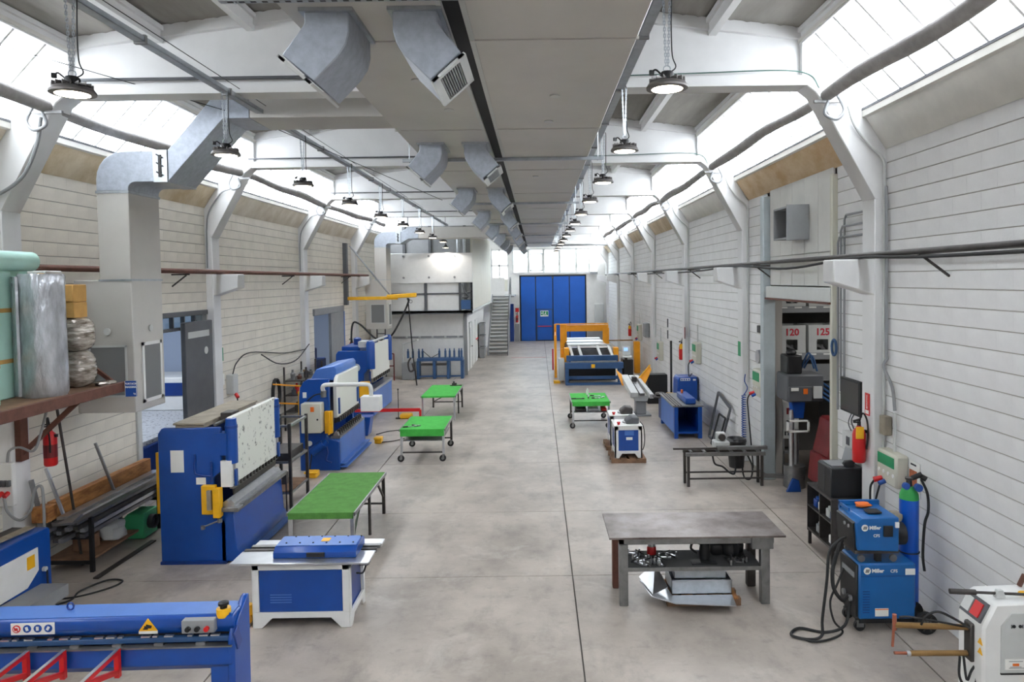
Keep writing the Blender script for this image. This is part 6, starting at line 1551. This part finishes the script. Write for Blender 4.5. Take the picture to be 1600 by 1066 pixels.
# tool store behind the right opening
tsr = thing('tool_store_rack', 'dark grey steel rack with numbered bins in the right tool store', 'rack', (6.0, 15.0, 0))
for x in (4.98, 6.9):
    for y in (14.6, 15.4): part('upright', B().box(x - .05, y - .04, 0, x + .05, y + .04, 4.2), 'grey_dark', tsr)
for z in (2.3, 3.28):
    part('shelf_beam', B().box(4.95, 14.5, z, 6.95, 14.58, z + .14), 'grey_mid', tsr, bev=.008)
    part('shelf_deck', B().box(4.95, 14.58, z + .08, 6.95, 15.4, z + .12), 'grey_dark', tsr)
    for i in range(6): part('clip', B().box(5.05 + i * .3, 14.49, z + .1, 5.2 + i * .3, 14.5, z + .13), 'paper', tsr)
part('lower_panel', B().box(4.95, 14.55, 1.85, 6.95, 14.6, 2.2), 'grey_mid', tsr)
for j, z in enumerate((2.42, 3.40)):
    for i in range(3):
        x0 = 5.02 + i * .64
        b = thing('storage_bin', ['left bin marked 120 in red on the lower tool store shelf', 'middle bin marked 125 in red on the lower tool store shelf', 'right unmarked bin on the lower tool store shelf', 'left pale grey bin on the upper shelf of the tool store', 'middle pale grey bin on the upper shelf of the tool store', 'right pale grey bin on the upper shelf of the tool store'][j * 3 + i], 'bin', (x0 + .29, 14.8, z), 0, 'numbered bins in the tool store')
        part('body', B().box(x0, 14.56, z, x0 + .58, 15.2, z + .02).box(x0, 14.56, z, x0 + .02, 15.2, z + .6).box(x0 + .56, 14.56, z, x0 + .58, 15.2, z + .6).box(x0, 15.18, z, x0 + .58, 15.2, z + .6), 'grey_light', b)
        part('front_plate', B().box(x0, 14.54, z, x0 + .17, 14.56, z + .6).box(x0 + .41, 14.54, z, x0 + .58, 14.56, z + .6).box(x0 + .17, 14.54, z + .3, x0 + .41, 14.56, z + .6).box(x0 + .17, 14.54, z, x0 + .41, 14.56, z + .08), 'grey_light', b)
        part('contents', B().obox((x0 + .28, 14.7, z + .14), (.3, .1, .05), ry=25).obox((x0 + .3, 14.75, z + .12), (.06, .2, .12), rz=20), 'steel_mid', b)
        if j == 0 and i < 2:
            text(('120', '125')[i], .2, 'lettering_red', b, (x0 + .29, 14.535, z + .45), bold=.006)
dr = thing('pillar_drill', 'dark grey drilling machine with blue column in the tool store', 'machine', (4.95, 13.3, 0))
part('base', B().cyl((4.9, 13.3, 0), (4.9, 13.3, .42), .2, n=20), 'steel_mid', dr)
part('column', B().cyl((4.83, 13.25, .42), (4.83, 13.25, 1.5), .05, n=14).cyl((4.95, 13.35, .42), (4.95, 13.35, 1.1), .04, n=14), 'steel_bright', dr)
part('table', B().box(4.68, 13.05, 1.1, 5.1, 13.1, 1.13).box(4.68, 13.05, 1.3, 5.1, 13.1, 1.33).box(4.68, 13.05, 1.1, 4.71, 13.1, 1.33).box(5.07, 13.05, 1.1, 5.1, 13.1, 1.33), 'white_paint', dr)
part('blue_neck', B().prism([(4.86, 1.34), (5.04, 1.34), (5.08, 1.7), (4.82, 1.7)], 'y', 13.2, 13.4), 'blue', dr)
part('head', B().box(4.66, 13.0, 1.68, 5.35, 13.6, 2.2), 'grey_dark', dr, bev=.03)
part('head_front', B().box(4.68, 12.97, 1.7, 5.12, 13.0, 1.98), 'grey_dark', dr, bev=.01)
part('motor', B().box(4.7, 13.1, 2.2, 4.98, 13.5, 2.55).lathe([(.1, 2.55), (.1, 2.62), (.03, 2.66)], 12, (4.84, 13.3, 0)), 'black', dr, bev=.02)
part('switch', B().box(4.95, 12.96, 1.84, 5.03, 12.97, 1.94), 'orange', dr)
part('name_label', B().box(4.72, 12.96, 1.9, 4.86, 12.97, 1.96), 'paper', dr)
part('panel', B().box(5.14, 12.96, 1.76, 5.3, 13.0, 1.98), 'grey_light', dr)
part('hoses', B().tube(spline([(5.0, 13.2, 2.3), (5.1, 13.1, 2.6), (5.2, 13.1, 2.3)]), .02, 6).tube(spline([(5.05, 13.2, 2.3), (5.16, 13.12, 2.55), (5.26, 13.1, 2.25)]), .02, 6), 'blue_slate', dr)
single('blue_dustpan', B().prism([(4.62, 0), (4.9, 0), (4.86, .22), (4.74, .26)], 'y', 12.94, 12.99), 'blue', 'blue dustpan leaning against the drill base in the tool store', 'dustpan', bev=.01)
rt = thing('red_tank', 'dark red tilted tank machine at the back of the tool store', 'machine', (5.5, 12.6, 0))
part('hopper', B().prism([(5.0, .85), (5.75, .75), (5.75, 1.5), (5.15, 1.5)], 'y', 12.0, 12.7), 'red_dark', rt, bev=.03)
part('body', B().prism([(4.95, .3), (5.8, .1), (5.8, .75), (5.0, .85)], 'y', 11.9, 12.8), 'red_dark', rt, bev=.03)
part('legs', B().box(5.1, 12.0, 0, 5.18, 12.1, .3).box(5.6, 12.6, 0, 5.68, 12.7, .3), 'black', rt)
part('frame', B().bar((5.3, 12.6, 1.5), (5.75, 12.1, 2.4), .05).bar((5.2, 12.3, 2.3), (5.7, 11.7, 2.9), .05), 'black', rt)
hz = thing('hose_bundle', 'bundle of blue-grey hoses sagging in the tool store', 'hoses', (5.6, 12.5, 1.5))
for i in range(4):
    part('hose', B().tube(spline([(5.1 + i * .05, 13.4, 2.0 + i * .05), (5.35 + i * .05, 12.9, 1.75 + i * .05), (5.6 + i * .04, 12.2, 1.55 + i * .04)]), .02, 6), 'blue_slate', hz)
single('dark_machine', B().box(5.6, 12.85, 0, 6.8, 13.9, 1.9).box(5.8, 12.95, 1.9, 6.6, 13.7, 2.3), 'black', 'black machine cabinet in the dark corner of the tool store', 'machine', bev=.03)
ge = thing('power_supply', 'grey slotted power unit standing behind the post in the tool store', 'power unit', (5.1, 14.2, 0))
part('case', B().box(4.94, 14.05, .75, 5.27, 14.4, 1.5), 'grey_light', ge, bev=.01)
part('display', B().box(5.02, 14.045, 1.25, 5.2, 14.05, 1.38), 'red_dark', ge)
part('slots', B().box(4.98, 14.045, .82, 5.01, 14.05, .9).box(5.04, 14.045, .82, 5.07, 14.05, .9).box(5.1, 14.045, .82, 5.13, 14.05, .9).box(5.16, 14.045, .82, 5.19, 14.05, .9), 'dark_gap', ge)
part('stand', B().box(4.94, 14.05, .45, 5.27, 14.4, .5).box(4.94, 14.05, 0, 4.98, 14.09, .75).box(5.23, 14.05, 0, 5.27, 14.09, .75), 'grey_mid', ge)
single('hose_coil', B().tube([(4.52 + 0, 10.62 + .08 * math.cos(a), 2.95 + .12 * math.sin(a)) for a in [k * math.pi / 8 for k in range(17)]], .02, 6), 'blue_slate', 'coil of blue hose on the right jamb of the tool store', 'hose')
single('step_trestle', B().bar((4.35, 13.6, .22), (4.35, 13.35, .22), .04).bar((4.35, 13.35, .22), (4.78, 13.3, .22), .04).bar((4.3, 13.42, 0), (4.35, 13.4, .22), .03).bar((4.76, 13.3, .22), (4.8, 13.27, 0), .03).bar((4.35, 13.5, .14), (4.76, 13.42, .14), .03), 'steel_mid', 'low silver trestle step at the foot of the tool store post', 'trestle')

# saw bench
sbn = thing('saw_bench', 'narrow grey steel roller bench in front of the tool store post', 'bench', (3.6, 13.5, 0))
for (x, y) in ((2.88, 13.38), (4.3, 13.38), (2.86, 13.62), (4.3, 13.62)): part('leg', B().box(x - .025, y - .025, 0, x + .025, y + .025, .62), 'dark_steel', sbn)
part('top_rail', B().box(2.83, 13.33, .6, 4.36, 13.4, .66), 'steel_mid', sbn)
part('top_rail', B().box(2.83, 13.6, .6, 4.36, 13.67, .66), 'dark_steel', sbn)
part('low_rail', B().box(2.88, 13.36, .14, 4.3, 13.39, .17), 'dark_steel', sbn)
part('low_rail', B().box(2.88, 13.6, .2, 4.3, 13.63, .23), 'dark_steel', sbn)
for i in range(6): part('roller', B().cyl((2.95 + i * .26, 13.36, .66), (2.95 + i * .26, 13.64, .66), .025, n=10), 'steel_mid', sbn)
part('guide_bar', B().box(2.6, 13.42, .71, 3.5, 13.47, .74), 'dark_steel', sbn)
part('fence_plate', B().box(3.45, 13.4, .70, 4.42, 13.5, .76), 'steel_mid', sbn)
hd = part('saw_head', B().box(3.42, 13.5, .68, 3.72, 13.75, .84).box(3.48, 13.55, .84, 3.66, 13.7, 1.0), 'grey_light', sbn, bev=.02)
part('motor', B().cyl((3.57, 13.5, .92), (3.57, 13.75, .92), .07), 'dark_steel', hd)
single('bench_hose', B().tube(spline([(3.4, 13.6, .55), (3.45, 13.6, .38), (3.6, 13.6, .32), (3.72, 13.55, .22), (3.82, 13.55, .2), (3.86, 13.6, .4), (3.84, 13.6, .56)]), .018, 8), 'rubber', 'black hose looping under the roller bench', 'hose')
single('bench_hose', B().tube(spline([(4.0, 13.7, .58), (4.0, 13.65, .3), (4.03, 13.6, .1), (4.15, 13.6, .08), (4.2, 13.65, .3), (4.1, 13.7, .56)]), .016, 8), 'rubber', 'second black hose hanging at the right end of the roller bench', 'hose')
bn = thing('waste_bin', 'black bin with a bin bag behind the roller bench', 'bin', (4.2, 14.75, 0))
part('bin', B().lathe([(.15, 0), (.2, .55), (.205, .56)], 18, (4.2, 14.75, 0)), 'black', bn)
part('bag', B().lathe([(.2, .5), (.215, .57), (.19, .62), (.12, .56), (.0, .52)], 18, (4.2, 14.75, 0)), 'black_bag', bn)
single('coil_hose', B().tube([(4.42 + .045 * math.cos(k * .9), 14.95 + .045 * math.sin(k * .9), 1.5 - k * .0072) for k in range(160)], .010, 6).tube(spline([(4.42, 14.95, 1.5), (4.5, 14.95, 1.65), (4.44, 14.95, 1.8), (4.46, 14.97, 1.95)]), .01, 6), 'blue', 'blue spiral air hose hanging beside the second right pilaster', 'hose')
lf = thing('metal_frame', 'large grey empty frame leaning against the right wall', 'frame', (4.3, 16.9, 0))
def frame4(pts, w):
    b = []
    for i in range(4): b.append(B().bar(pts[i], pts[(i + 1) % 4], w))
    return b
for bb in frame4([(4.28, 16.35, .05), (4.28, 17.45, .05), (4.52, 17.45, 1.15), (4.52, 16.35, .95)], .05): part('rail', bb, 'grey_dark', lf)
lf2 = thing('metal_frame', 'smaller dark meshed frame leaning before the large grey frame', 'frame', (4.2, 16.5, 0))
for bb in frame4([(4.16, 16.2, .03), (4.16, 16.75, .03), (4.36, 16.75, .75), (4.36, 16.2, .75)], .035): part('rail', bb, 'dark_gap', lf2)
part('mesh_panel', B().add([(4.165, 16.2, .03), (4.165, 16.75, .03), (4.24, 16.75, .32), (4.24, 16.2, .32), (4.175, 16.2, .03), (4.175, 16.75, .03), (4.25, 16.75, .32), (4.25, 16.2, .32)], [(0,1,2,3), (7,6,5,4), (0,4,5,1), (2,6,7,3)]), 'grey_dark', lf2)

# blue open bench machine by the right wall
ob = thing('blue_bench_machine', 'blue open steel bench with grooved steel top by the right wall', 'machine', (3.75, 18.3, 0))
for (x, y) in ((3.45, 17.45), (4.05, 17.45), (3.45, 19.3), (4.05, 19.3)): part('leg', B().box(x - .05, y - .05, 0, x + .05, y + .05, .8), 'blue', ob, bev=.006)
part('left_panel', B().box(3.4, 17.5, .12, 3.42, 19.3, .8), 'blue_light', ob)
part('right_panel', B().box(4.06, 17.5, .12, 4.08, 19.3, .8), 'blue', ob)
part('back_panel', B().box(3.45, 19.2, .12, 4.05, 19.22, .8), 'blue_deep', ob)
part('lower_shelf', B().box(3.42, 17.42, .12, 4.08, 19.3, .17), 'blue', ob)
part('top_plate', B().box(3.36, 17.38, .8, 4.14, 19.35, .84), 'steel_mid', ob, bev=.004)
for i in range(3): part('groove', B().box(3.42 + i * .07, 17.4, .84, 3.45 + i * .07, 19.3, .85), 'dark_steel', ob)
part('head', B().box(3.72, 17.55, .84, 3.98, 18.7, .99), 'blue', ob, bev=.02)
part('spindle', B().cyl((3.8, 18.4, .99), (3.8, 18.4, 1.08), .03), 'orange', ob)
bc = thing('blue_cabinet', 'tall blue machine cabinet with label strip against the right wall', 'machine', (4.25, 20.1, 0))
part('case', B().prism([(3.95, 0), (4.55, 0), (4.55, 1.2), (4.03, 1.2), (3.98, 1.1)], 'y', 19.85, 20.5), 'blue', bc, bev=.015)
part('label_strip', B().box(4.06, 19.84, 1.1, 4.34, 19.85, 1.17), 'paper', bc)
for i in range(4): part('pictogram', B().box(4.08 + i * .065, 19.835, 1.115, 4.12 + i * .065, 19.84, 1.155), 'blue', bc)
part('sticker', B().box(4.42, 19.84, 1.1, 4.5, 19.85, 1.15), 'paper', bc)
wb2 = thing('side_bench', 'dark low bench top with tools beside the tall blue cabinet', 'bench', (3.75, 19.9, 0))
part('top', B().box(3.3, 19.75, .62, 3.94, 20.3, .65), 'dark_steel', wb2)
part('pedestal', B().box(3.5, 19.8, 0, 3.94, 20.25, .62), 'blue_deep', wb2)
single('yellow_tool', B().box(3.68, 19.85, .65, 3.92, 20.1, .73), 'yellow', 'yellow tool lying on the dark low bench', 'tool', bev=.02)
single('tool_heap', blob(B(), (3.5, 20.0, .70), (.14, .1, .06), 10, 6, .25, 61), 'dark_steel', 'heap of dark tools on the dark low bench', 'tools')

# two small machines on a pallet
def small_machine(x0, y0, label, top):
    t = thing('edge_machine', label, 'machine', (x0 + .3, y0 + .35, .1))
    x1, y1, z0, z1 = x0 + .6, y0 + .7, .1, .80
    part('body', B().box(x0 + .02, y0 + .02, .22, x1 - .02, y1 - .02, .76), 'blue_deep', t)
    part('front_frame', B().prism([(x0, z0), (x0 + .09, z0), (x0 + .16, .2), (x1 - .16, .2), (x1 - .09, z0), (x1, z0), (x1, .26), (x0, .26)], 'y', y0, y0 + .03).box(x0, y0, .26, x0 + .08, y0 + .03, z1).box(x1 - .08, y0, .26, x1, y0 + .03, z1).box(x0, y0, .72, x1, y0 + .03, z1), 'white_paint', t)
    part('side_frame', B().box(x0, y0, .1, x0 + .03, y0 + .08, z1).box(x0, y1 - .08, .1, x0 + .03, y1, z1).box(x0, y0, .72, x0 + .03, y1, z1).box(x0, y0, .2, x0 + .03, y1, .28), 'white_paint', t)
    part('side_frame', B().box(x1 - .03, y0, .1, x1, y0 + .08, z1).box(x1 - .03, y1 - .08, .1, x1, y1, z1).box(x1 - .03, y0, .72, x1, y1, z1).box(x1 - .03, y0, .2, x1, y1, .28), 'white_paint', t)
    part('front_panel', B().box(x0 + .08, y0 + .01, .26, x1 - .08, y0 + .025, .72), 'blue', t)
    part('vent_panel', B().box(x0 + .22, y0 + .005, .6, x0 + .42, y0 + .012, .7), 'blue_light', t)
    part('label_plate', B().box(x0 + .25, y0 + .005, .5, x0 + .39, y0 + .012, .56), 'paper', t)
    part('top_plate', B().box(x0 - .01, y0 - .01, z1, x1 + .01, y1, z1 + .02), 'white_paint', t)
    part('stop_button', B().lathe([(.03, .82), (.03, .85), (.04, .86), (.04, .88)], 12, (x0 + .1, y0 + .12, 0)), 'red', t)
    part('head', B().prism([(x0 + .26, .82), (x0 + .56, .82), (x0 + .56, .96), (x0 + .4, .98), (x0 + .28, .9)], 'y', y0 + .15, y0 + .5), 'grey_dark' if top else 'dark_steel', t, bev=.02)
    part('disc', B().lathe([(.17, .82), (.17, .845)], 20, (x0 + .38, y0 + .35, 0)), 'steel_mid', t)
    part('cord', B().tube(spline([(x1, y0 + .3, .84), (x1 + .06, y0 + .2, .75), (x1 + .08, y0 + .15, .5), (x1 + .05, y0 + .15, .28), (x1, y0 + .2, .22)]), .01, 6), 'rubber', t)
small_machine(1.66, 15.2, 'small blue and white edging machine on a pallet, nearer of two', True)
small_machine(1.68, 16.35, 'small blue and white edging machine directly behind its twin', False)
for i, y in enumerate((15.15, 16.3)):
    t = thing('wood_pallet', ['brown wooden pallet under the nearer small edging machine', 'brown wooden pallet under the rear small edging machine'][i], 'pallet', (1.95, y + .35, 0))
    for yy in (y, y + .32, y + .68): part('runner', B().box(1.58, yy, 0, 2.34, yy + .09, .075), 'wood_pallet', t)
    for xx in (1.58, 1.78, 1.98, 2.2): part('board', B().box(xx, y, .075, xx + .14, y + .77, .097), 'wood_pallet', t)

# grey notching trestle with yellow fins
yv = thing('profile_bender', 'grey profile bender on a pedestal with two raised yellow wings', 'machine', (3.1, 20.9, 0))
part('foot', B().box(2.8, 20.3, 0, 3.3, 20.9, .05), 'grey_mid', yv, bev=.01)
part('pedestal', B().box(2.86, 20.4, .05, 3.16, 20.75, .5), 'grey_mid', yv, bev=.015)
part('mitre_head', B().prism([(2.82, .45), (3.18, .45), (3.25, .62), (2.76, .62)], 'y', 20.3, 20.8), 'grey_light', yv, bev=.01)
def slab_(p0, p1, w, h): return B().bar(p0, p1, w, h)
part('left_beam', B().bar((2.78, 20.1, .66), (2.66, 21.5, 1.0), .22, .16), 'grey_light', yv, bev=.01)
part('right_beam', B().bar((3.28, 20.1, .62), (3.02, 21.5, 1.0), .12, .14), 'grey_light', yv, bev=.01)
part('centre_channel', B().bar((3.02, 20.2, .66), (2.86, 21.5, 1.02), .14, .08), 'steel_mid', yv)
part('clamp', B().box(2.84, 21.0, .92, 2.98, 21.2, 1.06), 'dark_steel', yv, bev=.01)
part('left_wing', B().add([(2.7, 21.1, .86), (2.55, 21.15, .78), (2.4, 21.5, 1.24), (2.62, 21.5, 1.05), (2.7, 21.13, .86), (2.55, 21.18, .78), (2.4, 21.53, 1.24), (2.62, 21.53, 1.05)], [(0,1,2,3), (7,6,5,4), (0,4,5,1), (1,5,6,2), (2,6,7,3), (3,7,4,0)]), 'yellow_orange', yv)
part('right_wing', B().add([(3.04, 21.2, .92), (3.2, 21.1, .74), (3.5, 21.5, 1.2), (3.44, 21.5, 1.32), (3.04, 21.24, .96), (3.2, 21.14, .78), (3.5, 21.54, 1.24), (3.44, 21.54, 1.36)], [(0,1,2,3), (7,6,5,4), (0,4,5,1), (1,5,6,2), (2,6,7,3), (3,7,4,0)]), 'yellow_orange', yv)
part('wing_rib', B().bar((3.05, 21.2, .97), (3.46, 21.5, 1.36), .03), 'yellow', yv)
part('pedal', B().box(2.4, 20.2, 0, 2.6, 20.4, .14), 'yellow', yv, bev=.03)
part('pedal_cover', B().box(2.56, 20.4, .1, 2.74, 20.56, .26), 'yellow', yv, bev=.03)
single('black_cabinet', B().box(3.5, 22.3, .0, 4.15, 22.7, .95), 'black', 'low black metal cabinet behind the profile bender', 'cabinet', bev=.02)
single('upright_profile', B().box(4.3, 22.6, 0, 4.36, 22.66, 2.0), 'dark_gap', 'dark upright profile beside the low black cabinet', 'profile')
extinguisher((4.46, 21.6, 1.5), 'red fire extinguisher with yellow tag halfway along the right wall')
extinguisher((4.4, 33.2, 1.3), 'red fire extinguisher with yellow tag far along the right wall')
single('red_strip', B().box(4.44, 21.0, 2.2, 4.452, 21.1, 2.55), 'red_dark', 'narrow dark red notice on the third right pilaster', 'sign')
for i, (y, z) in enumerate(((24.6, 2.3), (24.6, 1.9))):
    single('wall_vent', B().box(4.58, y - .05, z, 4.605, y + .05, z + .3), 'grey_dark', ['upper dark slot plate on the right wall', 'lower dark slot plate on the right wall'][i], 'plate')
single('yellow_bollard', B().box(4.1, 29.6, 0, 4.35, 29.9, 1.35), 'yellow_orange', 'yellow guard post against the right wall by the cutting line', 'post', bev=.02)
single('wall_box', B().box(4.4, 28.6, 1.6, 4.6, 29.1, 2.2), 'grey_mid', 'grey pneumatic unit on the right wall above the yellow post', 'wall box', bev=.03)
# cutting line
cl_ = thing('cutting_line', 'blue sheet cutting line with white rollers and yellow guard frames', 'machine', (2.2, 29, 0))
part('front_beam', B().box(1.02, 26.45, .62, 3.25, 26.75, .86), 'blue_slate', cl_, bev=.015)
part('front_beam_top', B().box(1.25, 26.5, .86, 3.0, 26.72, .90), 'steel_mid', cl_)
part('rear_beam', B().box(1.1, 26.9, .85, 3.1, 27.1, 1.08), 'blue_slate', cl_, bev=.015)
for x in (1.1, 3.12): part('leg', B().box(x - .07, 26.5, 0, x + .07, 26.8, .65), 'blue_slate', cl_, bev=.01)
part('base_bar', B().box(1.05, 26.45, 0, 3.2, 26.6, .09), 'blue_slate', cl_)
part('lower_beam', B().box(1.15, 26.6, .2, 3.05, 26.75, .32), 'blue_slate', cl_, bev=.01)
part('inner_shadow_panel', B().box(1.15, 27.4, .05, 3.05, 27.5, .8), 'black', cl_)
part('emblem', B().box(2.02, 26.43, .66, 2.16, 26.45, .8), 'yellow', cl_)
for x in (1.35, 1.7, 2.45, 2.9): part('guide_rail', B().bar((x, 26.95, 1.02), (x - .08, 28.0, 1.36), .1, .05), 'grey_light', cl_)
part('guide_head', B().bar((1.2, 28.0, 1.38), (2.95, 28.0, 1.38), .1, .08), 'grey_light', cl_)
part('bed_frame', B().box(1.2, 28.0, .3, 2.95, 33.0, 1.2), 'grey_dark', cl_)
for i in range(6): part('sheet', B().box(1.25, 28.2 + i * .8, 1.24 + .03 * (i % 2), 2.9, 28.9 + i * .8, 1.26 + .03 * (i % 2)), 'steel_bright', cl_, label='bright sheet metal panel')
for x in (1.12, 3.06): part('side_guard', B().box(x - .1, 27.2, .7, x + .1, 27.6, 1.35), 'yellow_orange', cl_, bev=.02)
g = part('guard_portal', B().box(1.0, 31.0, 0, 1.3, 31.2, 2.02), 'yellow_orange', cl_, bev=.01)
part('portal_post', B().box(2.9, 31.0, 0, 3.15, 31.2, 2.0), 'yellow_orange', g)
part('portal_beam', B().box(1.301, 31.01, 1.72, 2.899, 31.19, 2.0), 'yellow_orange', g)
for i, y in enumerate((31.8, 32.6, 33.4)):
    part('guard_post', B().box(3.12, y, 0, 3.26, y + .12, 1.8), 'yellow_orange', cl_)
part('fence_rail', B().bar((.78, 30.9, 2.06), (3.12, 30.9, 2.06), .05), 'yellow_orange', cl_)
for (x, y, h) in ((.72, 28.6, 1.75), (.78, 30.9, 2.06), (.95, 27.6, 1.3)): part('fence_post', B().box(x - .05, y - .05, 0, x + .05, y + .05, h), 'yellow_orange', cl_)
part('fence_rail', B().bar((.72, 28.6, 1.7), (.78, 30.9, 1.7), .05), 'yellow_orange', cl_)
part('fence_base', B().box(.6, 27.0, 0, .85, 27.3, .1), 'yellow', cl_)
part('striped_post', B().box(.6, 29.5, .2, .66, 29.56, 1.1), 'red', cl_, label='red and white marker post')
part('side_cabinet', B().box(.8, 27.0, .1, 1.02, 27.6, .95), 'grey_light', cl_, bev=.01)
cn = part('console', B().obox((3.4, 26.8, 1.26), (.3, .1, .34), rx=-12), 'grey_light', cl_)
part('console_screen', B().obox((3.38, 26.74, 1.32), (.15, .02, .12), rx=-12), 'screen_blue', cn)
part('keyboard', B().obox((3.42, 26.66, 1.05), (.34, .2, .04), rx=8), 'white_paint', cn)
part('console_post', B().box(3.35, 26.85, 0, 3.45, 26.95, 1.1), 'black', cn)
part('drive_unit', B().box(3.3, 27.0, 0, 3.7, 27.8, .9), 'black', cl_, bev=.03)
part('wall_link', B().bar((3.2, 31.5, 1.25), (4.3, 31.5, 1.25), .05), 'brass', cl_)
single('floor_marking', B().box(-1.4, 36.2, .0, .4, 36.27, .004), 'red', 'thin worn red line painted on the floor before the far door', 'floor marking')

# conduit bundle beside the tool store jamb
for i, (y, z0, lb) in enumerate(((10.6, 2.0, 'thin grey conduit nearest the tool store jamb'), (10.5, 2.3, 'thin grey conduit second from the tool store jamb'), (10.38, 2.1, 'thin grey conduit third from the tool store jamb'))):
    single('wall_conduit', B().tube([(4.57, y, z0), (4.57, y, 4.55 + i * .16), (4.57, y - .06, 4.62 + i * .16), (4.57, 9.65, 4.62 + i * .16)], .017, 8), 'grey_mid', lb, 'conduit', group='conduits beside the tool store')
single('paper_notice', B().box(-7.19, 15.7, 1.75, -7.18, 15.9, 2.0), 'paper', 'small pale notice beside the grey sliding door', 'notice')
